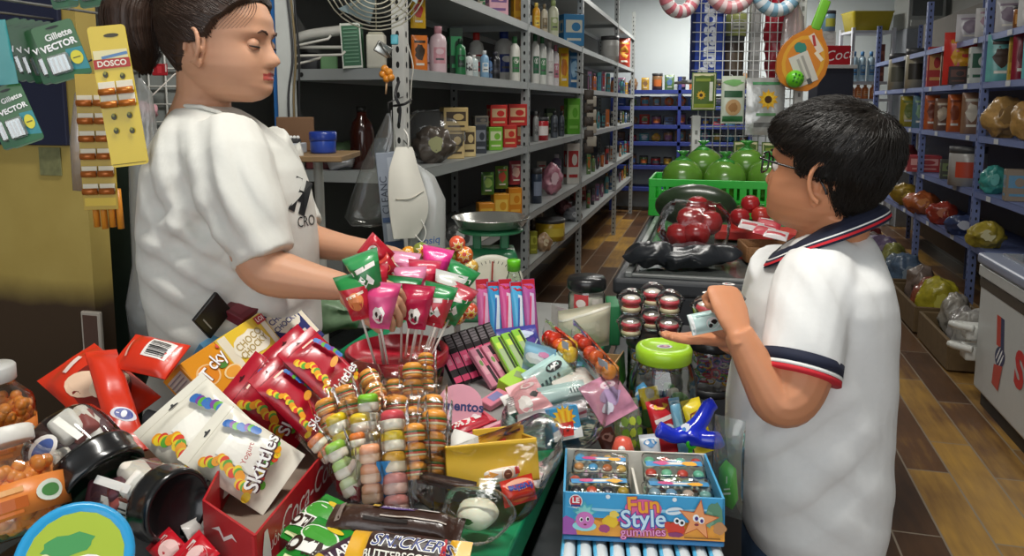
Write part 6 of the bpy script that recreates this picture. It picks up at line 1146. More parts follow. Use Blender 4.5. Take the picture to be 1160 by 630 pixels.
# sweets standing in front of the lime lidded jar
cb = lambda u, v, d: (u, v, d)
STD = [('blue packet with orange and white lettering shapes leaning left of the lime lidded jar', (698, 446, 1.20), (726, 425, 1.23), (712, 500, 1.15), '#2f9ad0', lambda w, h: [('blob', .0, h * .55, w * .32, h * .10, '#f0a83a', {'seed': 2}), ('blob', w * .05, h * .62, w * .25, h * .06, '#e8482a', {'seed': 3}), ('rect', 0, h * .85, w * .8, h * .08, '#e2eef4'), ('rect', 0, h * .40, w * .8, h * .05, '#cfe2ee')], 'blue packet'), ('small yellow packet above the red and white one', (721, 437, 1.25), (744, 432, 1.26), (725, 500, 1.22), '#e9cf2e', lambda w, h: [('blob', 0, h * .75, w * .3, h * .1, '#f3e27a', {'seed': 3})], ''),
       ('red and white candy packet with a round face shape in the stand centre', (728, 450, 1.18), (757, 443, 1.19), (733, 520, 1.14), '#c8242e', lambda w, h: [('rect', 0, h * .62, w * .8, h * .08, '#f0e6e0', 8), ('ell', 0, h * .38, w * .36, h * .15, '#eeeae8'), ('ell', 0, h * .38, w * .28, h * .11, '#d0cfd4'), ('blob', 0, h * .86, w * .3, h * .06, '#e8b83a', {'seed': 6})], ''), ('pale blue tube packet between the red and the yellow ones', (755, 446, 1.19), (768, 444, 1.19), (757, 520, 1.15), '#6fa8c4', lambda w, h: [('rect', 0, h * .5, w * .6, h * .5, '#8fc0d4'), ('rect', 0, h * .92, w * .9, h * .06, '#b8d4de')], ''),
       ('yellow packet with brown lettering shapes right of the pale blue tube', (768, 450, 1.19), (791, 444, 1.20), (774, 520, 1.15), '#e8d02c', lambda w, h: [('poly', 0, h * .72, [(-w * .35, -h * .08), (w * .3, h * .0), (w * .35, h * .08), (-w * .3, h * .02)], '#8a4a1c'), ('poly', 0, h * .55, [(-w * .3, -h * .05), (w * .3, h * .02), (w * .32, h * .08), (-w * .28, h * .02)], '#b5702a'), ('ell', 0, h * .35, w * .3, h * .08, '#d89a3a')], ''), ('brown and pink wrapped cake at the left end behind the display box', (672, 486, 1.17), (692, 480, 1.18), (676, 530, 1.13), '#7a4238', lambda w, h: [('blob', 0, h * .7, w * .3, h * .15, '#d8a090', {'seed': 2})], ''), ('white and blue packet behind the middle of the display box', (722, 490, 1.15), (746, 488, 1.15), (724, 530, 1.12), '#dfe4ea', lambda w, h: [('blob', 0, h * .7, w * .3, h * .15, '#3a8ac8', {'seed': 2})], '')]
for k, (lb, a, b, c_, col, G, _) in enumerate(STD): bag('candy_packet', lb, 'candy packet', a, b, c_, .02, gloss(col), G, 'packets on the stand', .004, .008, 130 + k)
o = tag(MB().add(lathe([(0, 0), (.017, .0), (.019, .004), (.018, .06), (.012, .078), (0, .082)], 22), C('#e0604c', .3, coat=.3)).build('red_toy', None, TR((lambda p: Vector((p.x, p.y, ST + .001)))(P(706, 490, 1.15)))), 'small red and white plastic toy behind the left half of the display box', 'toy'); MB().add(ball(.006, 10, 6, (0, -.018, .068)), C('#f2f0ee', .3)).build('white_dot', o)
o = tag(MB().add(tube([(0, 0, 0), (0, 0, .055)], [.0125, .0125], 20)).build('clear_tube', None, TR((lambda p: Vector((p.x, p.y, ST + .001)))(P(693, 470, 1.22)))), 'upright', 'tube') if False else None
# lime green bag of sweets behind the blue packet
bag('candy_packet', 'clear packet of lime green sweets behind the left packets', 'candy packet', (690, 452, 1.24), (722, 448, 1.26), (694, 520, 1.2), .03, film('#dff0b0', .12, .1, .5, 30, .15), lambda w, h: [('blob', (-.25 + .25 * (k % 3)) * w, h * (.2 + .2 * (k // 3)), w * .12, h * .08, ['#9ac83a', '#c8d84a', '#7aa83a'][k % 3], {'seed': k}) for k in range(9)], 'packets on the stand', .006, .008, 140)
# blue toy
bm_ = MB(); blu = C('#1c33c8', .18, coat=.6, var=.06)
for pts in ([(803, 456, 1.17, .010), (800, 466, 1.165, .0125), (792, 479, 1.155, .0135), (780, 489, 1.145, .0135), (764, 494, 1.14, .012), (752, 489, 1.135, .012), (745, 486, 1.135, .014)], [(775, 493, 1.15, .012), (792, 497, 1.14, .0125), (810, 499, 1.135, .0145), (818, 497, 1.135, .012)], [(785, 487, 1.15, .012), (783, 500, 1.13, .013)], [(803, 460, 1.17, .012), (810, 456, 1.17, .010)]): bm_.add(limb(pts, 5, 14), blu)
bmz = fuse(bm_, .0022, 4); c0 = P(785, 485, 1.15); t = thing('balloon_toy', TR((c0.x, c0.y, ST + .001)), 'glossy bright blue rubber toy lying on the sweets behind the display box', 'toy'); finish(bmz, 'toy_body', [blu], t, TR((-c0.x, -c0.y, -ST - .001)))
mb = MB(); prints(mb, [('blob', 0, 0, .007, .006, '#e6e9f4', {'seed': 2}), ('blob', -.003, -.003, .003, .003, '#4a8ad0', {'seed': 3})], lambda x, z, e: (x, -e, z)); mb.build('printed_mark', t, TR((-c0.x, -c0.y, -ST - .001)) @ T(P(777, 484, 1.126), 0, 25, 0)); PILED.add(t.name)
tag(MB().add(tube([Vector((.008 * math.cos(a), 0, .008 * math.sin(a))) for a in [R(x) for x in range(0, 361, 30)]], .003, 8, False), gloss('#3fd02c')).add(rbox(.006, .006, .075, .001, 1, (0, .004, -.04)), gloss('#3fd02c')).build('green_clip', None, T(P(784, 500, 1.10), 20)), 'bright green ring clip in front of the blue toy', 'clip')
M = T((lambda p: Vector((p.x, p.y, ST + .002)))(P(824, 560, 1.06)), -35)
pg = Pouch(.045, .15, .022, .006, .003, 4); mb = MB(); pg.mesh(mb, film('#f2f7f4', .10, .08, .4, 25, .05), None, 12, 16); o = tag(mb.build('toy_bag', None, M), 'clear bag with a green leaf shaped card hanging between the box and the boy', 'bag')
mb = MB().add(crumple(prism([(-.013, .02), (.008, .012), (.016, .03), (.012, .075), (-.004, .085), (-.013, .07)], .003), .001, 20), gloss('#58c83c')); prints(mb, [('txt', '1', -.001, .055, .016, '#e9f6e0', 0), ('rect', 0, .035, .012, .003, '#e9f6e0', 20), ('rect', 0, .042, .010, .002, '#e9f6e0', 20)], lambda x, z, e: (x, -.002 - e, z)); mb.build('green_card', o)
# sweets in the boy's palm
pk = bag('sweet_packet', 'pale teal sweet packet with a black spot lying in the boy\'s palm', 'sweet packet', (778, 357, 1.165), (816, 349, 1.17), (783, 381, 1.15), .018, gloss('#bcd6d2'), lambda w, h: [('rect', -w * .44, h * .5, w * .10, h * .96, '#eef0ee'), ('ell', w * .12, h * .36, w * .20, h * .26, '#efefee'), ('blob', w * .16, h * .40, w * .09, h * .11, '#1b1b1d', {'seed': 2}), ('blob', w * .03, h * .25, w * .06, h * .09, '#1b1b1d', {'seed': 5}), ('rect', -w * .05, h * .8, w * .5, h * .08, '#9cc0bc')], None, .004, .004, 150)
PILED.add(pk.name)
for lb, u, v, d in (('candy cup held in the palm behind the teal packet', 801, 366, 1.215), ('candy cup gripped by the boy\'s left fist', 824, 357, 1.20)): cup(lb, P(u, v, d), .9, int(u) % 5)
# ================================================================== scale, hanging bags, wall goods, things on the black case
gs = C('#2f7d52', .4, coat=.2, var=.1); ss = C('#b9b8b2', .22, .9, var=.1, scale=14)
p = P(556, 300, 1.93); p.z = CT + .001; t = thing('kitchen_scale', TR(p) @ RZ(YAW + 4) @ Matrix.Diagonal((1, 1, .88, 1)), 'green dial kitchen scale with a round steel pan', 'scale')
mb = MB()
v = [(x * sx, y * sy, z) for z, sx, sy in ((0, 1.15, 1.1), (.012, 1.15, 1.1), (.03, 1.0, 1.0), (.18, .78, .72), (.20, .70, .6)) for x, y in rrect(.17, .12, .02, 3)]; n = 16
mb.add((v, [[j * n + i, j * n + (i + 1) % n, (j + 1) * n + (i + 1) % n, (j + 1) * n + i] for j in range(4) for i in range(n)] + [list(range(n))[::-1], [4 * n + i for i in range(n)]]), gs); mb.build('body', t)
mb = MB().add(lathe([(0, 0), (.078, 0), (.078, .006), (.074, .009), (0, .009)], 40), C('#d9d6c6', .4), TR((0, -.058, .115)) @ RX(90)); dial = lambda x, z, e: (x, -.068 - e, .115 + z)
prints(mb, [('ell', 0, 0, .070, .070, '#e9e5d0')] + [('rect', .060 * math.sin(R(a)), .060 * math.cos(R(a)), .0016 if a % 30 else .003, .008 if a % 30 else .013, '#3b3a34', -a) for a in range(-165, 181, 10)] + [('rect', 0, .020, .004, .085, '#a5382c', -2), ('ell', 0, 0, .008, .008, '#3a3a3a'), ('rect', 0, -.03, .04, .006, '#4a7a5a')], dial); mb.build('dial', t)
for x in (-.035, .035): MB().add(rbox(.022, .022, .06, .003, c=(x, .0, .222)), gs, smooth=False).build('post', t)
MB().add(lathe([(0, .248), (.080, .248), (.084, .252), (.080, .257), (0, .257)], 36), gs).build('platform', t)
MB().add(lathe([(0, .259), (.060, .259), (.084, .266), (.096, .288), (.099, .289), (.099, .291), (.094, .290), (.082, .270), (.058, .2625), (0, .2625)], 48), ss).build('pan', t)
MB().add(lathe([(0, 0), (.016, 0), (.018, .004), (.018, .014), (0, .016)], 24), gs, TR((-.012, -.066, .025)) @ RX(90)).build('knob', t)
# fan guard, chain and clip on the white post
FP = P(425, -22, 2.25); t = thing('fan', T(FP, 10, -25), 'cream wire guard of a fan hanging at the top edge beside the white post', 'fan'); wirec = C('#cfcbb6', .4, .2)
for k in range(9): r = .022 + .0155 * k; z = .055 * (1 - (r / .15) ** 2); MB().add(tube([Vector((r * math.cos(a), -z, r * math.sin(a))) for a in [R(x) for x in range(0, 361, 12)]], .0022, 6, False), wirec).build('guard_ring', t)
mb = MB()
for a in range(0, 360, 45): mb.add(tube([Vector((r * math.cos(R(a)), -.055 * (1 - (r / .15) ** 2) + .002, r * math.sin(R(a)))) for r in (.02, .06, .10, .146)], .002, 6), wirec)
mb.build('guard_spokes', t); MB().add(lathe([(0, -.12), (.05, -.12), (.055, -.05), (.03, -.01), (0, -.005)], 24), C('#b9b5a2', .5), RX(90)).build('motor', t)
mb = MB()
for a in (0, 120, 240): mb.add(([(.02 * math.cos(R(a)), -.02, .02 * math.sin(R(a))), (.125 * math.cos(R(a + 22)), -.012, .125 * math.sin(R(a + 22))), (.13 * math.cos(R(a - 25)), -.03, .13 * math.sin(R(a - 25))), (.02 * math.cos(R(a + 60)), -.024, .02 * math.sin(R(a + 60)))], [[0, 1, 2, 3]]), C('#9fb4b8', .4))
mb.build('blades', t); bk = P(462, -30, 2.34); MB().add(tube([Vector((0, .03, 0)), T(FP, 10, -25).inverted() @ bk], .008, 8), steelw).build('bracket', t)
def hangchain(name, label, pts, r, mat, cat): return tag(MB().add(tube(smooth_path([P(*q) for q in pts], 6), r, 6), mat).build(name), label, cat)
hangchain('beaded_chain', 'black beaded chain hanging down the white post', [(452, 92, 2.36), (448, 108, 2.33), (453, 122, 2.33), (452, 140, 2.33)], .005, C('#17171a', .4), 'chain')
o = hangchain('cable_tie', 'black strap tied around the white post', [(446, 120, 2.33), (458, 118, 2.30), (466, 113, 2.33)], .004, C('#141416', .4), 'strap')
hangchain('loose_cord', 'pale cord hanging along the right side of the post', [(462, 50, 2.36), (468, 75, 2.34), (466, 95, 2.34), (465, 118, 2.34)], .002, C('#bdbab0', .5), 'cord')
t = thing('bead_charm', TR(P(438, 84, 2.36)), 'orange bead charm hanging left of the white post', 'charm')
for k, (x, z) in enumerate(((-.012, .0), (.008, .006), (.0, -.014), (.014, -.01), (-.006, .016))): MB().add(ball(.012, 12, 8, (x, 0, z)), C('#d98a2c', .3, coat=.3)).build('bead', t)
MB().add(tube([(0, 0, -.02), (-.004, 0, -.06)], .003, 6)  if False else tube([(0, 0, -.02), (-.004, 0, -.06)], .003, 6), C('#c9a27a', .5)).build('tassel', t)
tag(MB().add(rbox(.022, .018, .03, .004, 2), C('#5fb4c4', .4)).build('cyan_clip', None, T(P(447, 45, 2.33))), 'cyan clip fixed on the white post', 'clip')
tag(MB().add(rbox(.05, .012, .035, .004, 2), C('#c9c9c4', .25, .7)).add(tube([(-.02, -.01, .01), (.03, -.012, -.012)], .004, 6), C('#8a8a86', .3, .8)).build('metal_clip', None, T(P(434, 56, 2.37), 20, 0, 30)), 'shiny metal bulldog clip left of the white post', 'clip')
# hanging bags at the post
mk = film('#f2f3f1', .10, .14, .7, 18, .12)
def hung(name, label, top, prof, mat, cat='bag', thick=.35, seed=0, post=0):
    """a bag hanging from top; prof: (v, uL, uR) rows at the same depth"""
    d = top[2]; c0 = P(*top); v = []; f = []; seg = 28
    for r, (vv, a, b) in enumerate([(top[1], top[0] - 2, top[0] + 2)] + prof):
        A_, B2 = P(a, vv, d), P(b, vv, d); m = (A_ + B2) / 2; h = (B2 - A_).length / 2; th = h * thick * (1 if r else .5)
        for i in range(seg):
            q = 2 * math.pi * i / seg; w = m + RGT * h * math.cos(q) + FWD * th * math.sin(q); v.append(w - c0 + noise.noise_vector(w * 24 + Vector((seed, 0, 0))) * .006 * min(1, r))
    n = len(prof) + 1
    for j in range(n - 1):
        for i in range(seg): f.append([j * seg + i, (j + 1) * seg + i, (j + 1) * seg + (i + 1) % seg, j * seg + (i + 1) % seg])
    f.append([(n - 1) * seg + i for i in range(seg)][::-1]); o = MB().add((v, f), mat).build(name, None, TR(c0)); tag(o, label, cat); MB().add(tube([(0, 0, 0), (0, 0, .03), Vector((LX - .005, LYS[0] + .001, c0.z + .05)) - c0 if post else (.012, .03, .045)], .002, 6), C('#222222', .5)).build('hook', o); return o
hung('hanging_bag', 'clear cone shaped plastic bag hanging left of the mask', (440, 128, 2.28), [(150, 428, 448), (185, 412, 450), (220, 398, 448), (246, 390, 440), (256, 398, 436)], film('#f0f1ee', .06, .12, .6, 16, .05), seed=1, post=1)
hung('hanging_bag', 'milky plastic bag with faint blue print hanging right of the mask', (470, 185, 2.22), [(200, 470, 492), (225, 464, 504), (260, 460, 505), (290, 462, 505), (306, 464, 500)], film('#eef2ec', .08, .2, .5, 16, .45), seed=2, post=1)
mb = MB(); vv, ff = text2d('oosiq', .030, .01, .2); mb.add(([(x, 0, z) for x, z in vv], ff), C('#3f5f9a', .6), smooth=False); tag(mb.build('bag_print', bpy.data.objects['hanging_bag.001'], bpy.data.objects['hanging_bag.001'].matrix_basis.inverted() @ T(P(485, 273, 2.165), 0, 0, -8)))
Mx, w, h = Q3((425, 174, 2.24), (448, 172, 2.25), (423, 288, 2.24)); mb = MB().add(rbox(w, .03, h, .002, 1, (0, .015, h / 2)), C('#8f97a4', .4), smooth=False); prints(mb, [('rect', 0, h * .20, w * .6, h * .18, '#c9ced6'), ('txt', 'CLEANC', -w * .22, h * .58, w * .5, '#3f4654', 90), ('rect', w * .2, h * .75, w * .3, h * .4, '#aab1bc'), ('rect', 0, h * .06, w * .9, h * .10, '#3a4f72'), ('rect', 0, h * .33, w * .9, h * .05, '#4a6088')], lambda x, z, e: (x, -e, z)); o = tag(mb.build('hanging_box', None, Mx), 'slim grey blue carton with sideways lettering hanging in a bag behind the mask', 'carton'); MB().add(tube([(0, .015, h), (.02, .02, h + .05), (.03, .06, h + .12)], .0015, 6), C('#888888')).build('hook', o)
Mx = T(P(464, 270, 2.16), 18, 0, 0); v = []; f = []; nu, nv = 14, 18
for j in range(nv + 1):
    t_ = j / nv; z = .26 * t_; a = -.045 - .012 * math.sin(math.pi * t_) + .05 * max(0, t_ - .75) ; b = .048 * math.sin(math.pi * min(1, t_ * .92 + .04)) ** .55 - .0 + .012 * math.sin(t_ * 6)
    for i in range(nu + 1): s_ = i / nu; x = a * (1 - s_) + b * s_; v.append((x, -.022 * math.sin(math.pi * s_) * math.sin(math.pi * t_), z))
for j in range(nv):
    for i in range(nu): f.append([j * (nu + 1) + i, j * (nu + 1) + i + 1, (j + 1) * (nu + 1) + i + 1, (j + 1) * (nu + 1) + i])
o = tag(MB().add((v, f), C('#e6e2d6', .7, var=.04)).add(([(x, y + .012, z) for x, y, z in v], [q[::-1] for q in f]), C('#e6e2d6', .7, var=.04)).build('face_mask', None, Mx), 'white folded face mask hanging from the post', 'mask')
MB().add(tube(smooth_path([(.0, 0, .258), (.0, .0, .29), (-.008, .02, .31)], 5), .002, 6), C('#e9e6de')).build('ear_loop', o); MB().add(tube(smooth_path([(.03, -.004, .06), (.045, -.01, .02), (.035, -.01, -.01), (.015, -.006, .01)], 6), .0018, 6), C('#e9e6de')).build('ear_loop', o)
mb = MB().add(tube(smooth_path([Mx @ Vector(q) for q in ((-.04, -.012, .115), (.0, -.026, .118), (.04, -.008, .135))], 5), .0018, 5), C('#cfcabc', .7)); mb.build('seam', o, Mx.inverted())
# --- end of the shelving beside the woman
def PYs(u, v, y, z): q = Py(u, v, y); q.z = z; return q
S1, S2, S3 = LZ[1] + .0005, LZ[2] + .0005, LZ[3] + .0005
carton('soap_box', 'green carton with white edges and lines of print standing on the shelf end', 'carton', 0, 0, 0, .05, '#2f6a45', lambda w, h: [('rect', -w * .47, h * .5, w * .06, h, '#dfe2d6'), ('rect', w * .47, h * .5, w * .06, h, '#dfe2d6'), ('rect', 0, h * .97, w, h * .05, '#dfe2d6'), ('rect', 0, h * .03, w, h * .05, '#dfe2d6')] + [('rect', 0, h * (.15 + .08 * k), w * .7, h * .025, '#6fa07f') for k in range(10)], M=TR(PYs(400, 80, 2.40, S1)) @ RZ(YAW) @ RY(-3), w=.068, h=.150)
o = tag(MB().add(rbox(.062, .05, .115, .006, 2, (0, 0, .0575)), C('#d4d0c0', .5), smooth=False).build('white_canister', None, TR(PYs(427, 80, 2.46, S1)) @ RZ(YAW)), 'cream canister standing between the green carton and the post', 'canister'); MB().add(rbox(.05, .04, .008, .003, 1, (0, 0, .118)), C('#c0bca8', .5)).build('lid', o)
tag(MB().add(zbox(.058, .05, .055, .003), C('#5f8a5a', .5), smooth=False).build('small_carton', None, TR(PYs(373, 70, 2.52, S1)) @ RZ(YAW + 10)), 'small pale green carton left of the tall green carton', 'carton')
tag(MB().add(zbox(.10, .06, .065, .008, 2), C('#2a2a2c', .5)).build('dark_box', None, TR(PYs(347, 70, 2.56, S1)) @ RZ(YAW)), 'dark box at the left end of the shelf end behind white rods', 'box')
v, f = tube(smooth_path([(-.14, 0, .0), (-.05, 0, .035), (.05, 0, .05), (.10, .0, .055)], 6), [.018] * 19, 12); tag(MB().add((v, f), C('#cfcdc4', .5)).add(zbox(.20, .02, .012, .003), C('#bdbbb2'), TR((-.02, .03, -.01))).build('curved_cover', None, TR(PYs(362, 38, 2.50, S1 + .085)) @ RZ(YAW)), 'white curved plastic cover leaning above the dark box', 'cover'); PILED.add('curved_cover')
for k, (a, b) in enumerate((((312, 57, 2.35), (372, 44, 2.40)), ((312, 64, 2.36), (388, 62, 2.42)), ((316, 78, 2.36), (362, 66, 2.42)))): tag(MB().add(tube([P(*a), P(*b), P(b[0] + 3, b[1] - 4, b[2])], .004, 8), C('#d8d6cc', .4)).build('hook_rod', None), 'white wire hook reaching over the shelf end, %s from the top' % ORD[k], 'hook', 'white wire hooks')
t = thing('upright_stand', TR(Vector((*P(325, 100, 2.34).xy, 0))), 'white and blue upright rack pole just right of the woman\'s face', 'pole'); b0 = P(325, 100, 2.34)
MB().add(rbox(.05, .03, 2.2, .003, c=(0, 0, 1.1)), C('#cdd0cc', .45), smooth=False).build('white_pole', t); q = P(315, 100, 2.36) - b0; MB().add(rbox(.022, .02, 2.1, .002, c=(q.x, q.y, 1.1)), C('#2f6fb4', .4), smooth=False).build('blue_strip', t)
for k in range(3): MB().add(tube(smooth_path([Vector((.02 + .012 * k, -.02, 1.75)), Vector((.035 + .01 * k, -.02, 1.55)), Vector((.015 + .018 * k, -.02, 1.40)), Vector((.03 + .01 * k, -.02, 1.15))], 6), .0035, 6), C(['#3a3a3c', '#7a6a4a', '#222224'][k])).build('cable', t)
# wooden board table behind the woman
BZ = 1.262; bp = P(338, 166, 2.18); bp.z = 0; t = thing('board_stand', TR(bp) @ RZ(YAW), 'plain wooden board on a white tube frame behind the woman', 'stand'); wd = C('#8f7350', .6, var=.2, scale=14)
MB().add(rbox(.30, .26, .016, .002, c=(0, 0, BZ - .008)), wd, smooth=False).build('board', t)
for x in (-.11, .03):
    for y in (-.10, .10): MB().add(tube(smooth_path([(x, y, 0), (x, y, BZ - .08), (x - .02, y, BZ - .02)], 5), .014, 10), C('#d9d8d0', .4)).build('leg', t)
def onboard(u, dd): q = P(u, 160, 2.18 + dd); q.z = BZ + .001; return q
o = tag(MB().add(lathe([(0, 0), (.034, 0), (.036, .004), (.036, .050), (.033, .056), (0, .056)], 28), gloss('#2748a8')).build('blue_jar', None, TR(onboard(366, 0))), 'small round blue jar on the wooden board', 'jar'); MB().add(lathe([(.0375, .036), (.0385, .038), (.0385, .058), (.035, .061), (0, .061)], 28), gloss('#1f3a92')).build('lid', o)
carton('white_carton', 'flat white and blue carton lying on the wooden board', 'carton', 0, 0, 0, .09, '#d4dae2', lambda w, h: [('rect', w * .1, h * .5, w * .5, h * .4, '#9fb6d4'), ('rect', 0, h * .12, w, h * .15, '#7f9fcc')], M=TR(onboard(318, -.06)) @ RZ(YAW), w=.095, h=.028); PILED.add('white_carton')
tag(MB().add(rbox(.11, .012, .10, .002, c=(0, 0, .05)), C('#7a5a40', .8), smooth=False).build('kraft_flap', None, TR(onboard(335, .09)) @ RZ(YAW)), 'brown cardboard piece standing at the back of the board', 'cardboard')
y0 = TR(onboard(302, -.02)) @ RZ(YAW); o = tag(MB().add(zbox(.075, .06, .045, .006, 2), C('#33332c', .5), TR((0, 0, 0))).build('pen_tray', None, TR(onboard(300, .02)) @ RZ(YAW)), 'dark tray of yellow things at the left end of the board', 'tray')
mb = MB()
for k in range(5): mb.add(tube(smooth_path([(-.03 + .012 * k, -.03, .03), (-.01 + .012 * k, -.038, .055), (.02 + .008 * k, -.034, .04)], 4), .005, 7), C('#dcc02c', .4))
mb.build('yellow_cords', o)
o = tag(MB().add(zbox(.05, .03, .04, .004, 2), C('#1d1d1f', .5)).build('tablet_strip', None, TR(onboard(330, .0)) @ RZ(YAW)), 'black holder topped with a row of white caps on the board', 'holder')
for k in range(5): MB().add(ball(.0055, 10, 6, (-.02 + .010 * k, -.004, .044)), C('#e9e9e6')).build('white_cap', o)
# things on the second shelf end
o = tag(MB().add(lathe([(0, 0), (.04, 0), (.043, .006), (.043, .13), (.034, .165), (.018, .185), (.017, .205)], 28), C('#3a1812', .12, coat=.5)).build('brown_bottle', None, TR(PYs(411, 190, 2.52, S2))), 'dark red brown glass bottle standing on the second shelf end', 'bottle'); MB().add(lathe([(0, .203), (.019, .203), (.019, .222), (0, .223)], 20), C('#22221f', .5)).build('cap', o)
tag(MB().add(crumple(ball(.045, 22, 14, (0, 0, .036), (1.3, 1, .8)), .012, 30), film('#c4bfd4', .2, .1, .6, 30, .3)).build('purple_bag', None, TR(PYs(385, 197, 2.46, S2))), 'small lilac plastic bag on the second shelf end', 'bag')
tag(MB().add(zbox(.09, .08, .065, .004), C('#5f1d1c', .5), smooth=False).build('red_box', None, TR(PYs(364, 197, 2.50, S2)) @ RZ(YAW)), 'dark red box left of the lilac bag on the second shelf end', 'box')
tag(MB().add(lathe([(0, 0), (.035, 0), (.037, .005), (.037, .09), (.03, .10), (0, .10)], 24), C('#7f97ac', .4)).build('blue_tin', None, TR(PYs(430, 188, 2.75, S2))), 'pale blue tin behind the cone shaped bag', 'tin')
tag(MB().add(crumple(ball(.06, 20, 12, (0, 0, .045), (1, 1, .8)), .02, 22), C('#5f7a52', .7)).build('green_bundle', None, TR(PYs(392, 190, 2.70, S2))), 'green leafy bundle at the back of the second shelf end', 'bundle')
for k, (u, y, s, c_, lb) in enumerate(((372, 2.45, .07, '#8a8c8a', 'grey box on the third shelf end'), (398, 2.5, .06, '#55544e', 'dark box right of the grey one on the third shelf end'), (425, 2.42, .05, '#7d7f66', 'olive box nearest the post on the third shelf end'))): tag(MB().add(zbox(s * 1.6, s, s * 1.3, .004), C(c_, .6), smooth=False).build('storage_box', None, TR(PYs(u, 270, y, S3)) @ RZ(YAW)), lb, 'box')
gb = P(352, 320, 1.72); gb.z = CT + .001 if False else gb.z; tag(MB().add(crumple(ball(.06, 26, 16, (0, 0, .04), (1.35, .8, .75)), .018, 24), C('#6f8a6a', .4, var=.4, scale=50)).build('leaf_bag', None, TR((lambda q: Vector((q.x, q.y, CT + .001)))(P(372, 330, 1.78)))), 'bag of green leaves lying on the counter behind the woman\'s wrist', 'bag')
tag(MB().add(zbox(.12, .08, .09, .004), C('#a6a8a4', .5), smooth=False).build('grey_carton', None, TR((lambda q: Vector((q.x, q.y, CT + .001)))(P(398, 330, 1.84))) @ RZ(YAW)), 'plain grey carton standing at the back of the counter by the leaves', 'carton')
# --- navy board, razor cards and the battery strip on the yellow partition
nb = C('#141a36', .7); a, b = Py(-40, -80, 1.462), Py(78, 165, 1.462)
t = thing('display_board', TR(((a.x + b.x) / 2, 1.462, (a.z + b.z) / 2)), 'dark navy hanging board on the yellow partition', 'board'); MB().add(rbox(abs(b.x - a.x), .012, abs(a.z - b.z), .002), nb, smooth=False).build('board', t)
for u, v_ in ((60, 22), (12, 92), (90, -30), (130, 18)):
    q = Py(u, v_, 1.455) - t.matrix_basis.translation; MB().add(tube([q, q + Vector((0, -.30, .0)), q + Vector((0, -.315, .012))], .003, 6), C('#b9b9b6', .3, .8)).build('peg_hook', t)
def razor(label, TL, TR_, BL, seed, dark=0):
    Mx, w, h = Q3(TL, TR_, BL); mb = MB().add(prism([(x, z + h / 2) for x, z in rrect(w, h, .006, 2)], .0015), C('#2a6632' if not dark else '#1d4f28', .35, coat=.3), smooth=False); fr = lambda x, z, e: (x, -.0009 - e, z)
    prints(mb, [('poly', 0, h * .5, [(w * .1, h * .02), (w * .5, -h * .0), (w * .5, -h * .46), (w * .0, -h * .46)], '#2f8f9a'), ('poly', 0, h * .5, [(-w * .5, -h * .26), (w * .5, -h * .40), (w * .5, -h * .47), (-w * .5, -h * .47)], '#1f6a3e'), ('ell', 0, h * .93, w * .16, h * .02, '#0d1f16'), ('txt', 'Gillette', w * .08, h * .78, w * .22, '#f3f5f2', 4, {'bold': .03}), ('txt', 'VECTOR', w * .0, h * .61, w * .225, '#ffffff', 4, {'bold': .04}), ('ell', w * .30, h * .34, w * .15, h * .12, '#e4d93a'), ('rect', w * .30, h * .34, w * .18, h * .02, '#6a6a2a')], fr)
    o = tag(mb.build('razor_card', None, Mx), label, 'razor pack', 'green razor cards on the navy board'); PILED.add(o.name); mb = MB().add(rbox(w * .52, .010, h * .34, .003, 1, (-w * .12, -.006, h * .30)), film('#dfeef2', .2, .06, .1, 20, .2), smooth=False)
    for k in range(4): mb.add(rbox(w * .05, .004, h * .26, .001, 1, (-w * .30 + w * .12 * k, -.005, h * .30)), C('#a9c4cc', .3, .5), smooth=False)
    mb.build('blister', o); return o
razor('green razor card in front of the fanned row, its name in full', (34, 33, 1.42), (80, 20, 1.43), (68, 94, 1.43), 1)
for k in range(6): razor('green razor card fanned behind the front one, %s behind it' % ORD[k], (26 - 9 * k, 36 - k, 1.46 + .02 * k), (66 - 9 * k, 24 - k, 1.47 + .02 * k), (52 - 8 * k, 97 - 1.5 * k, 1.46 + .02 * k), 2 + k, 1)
razor('green razor card hanging low at the left edge', (-14, 104, 1.42), (22, 92, 1.43), (8, 172, 1.42), 20)
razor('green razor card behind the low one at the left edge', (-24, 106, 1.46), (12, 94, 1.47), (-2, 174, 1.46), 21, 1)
for k, u in enumerate((44, 74, 106)): razor('green razor card at the top edge, %s from the left' % ORD[k], (u, -52, 1.46 - .01 * k), (u + 30, -56, 1.47 - .01 * k), (u + 8, 13 - k, 1.46), 30 + k)
tag(bag('teal_card', 'teal card hanging at the far left edge above the low razor card', 'card', (-20, 24, 1.40), (6, 22, 1.41), (-14, 98, 1.40), .004, gloss('#2a8a8c'), None, None, .002, .004, 160))
yb = C('#dcc02a', .35, coat=.3, var=.05); Mx, w, h = Q3((98, 31, 1.36), (141, 27, 1.37), (113, 192, 1.36)); mb = MB().add(prism([(x, z + h / 2) for x, z in rrect(w, h, .006, 2)], .0015), yb, smooth=False); fr = lambda x, z, e: (x, -.0009 - e, z)
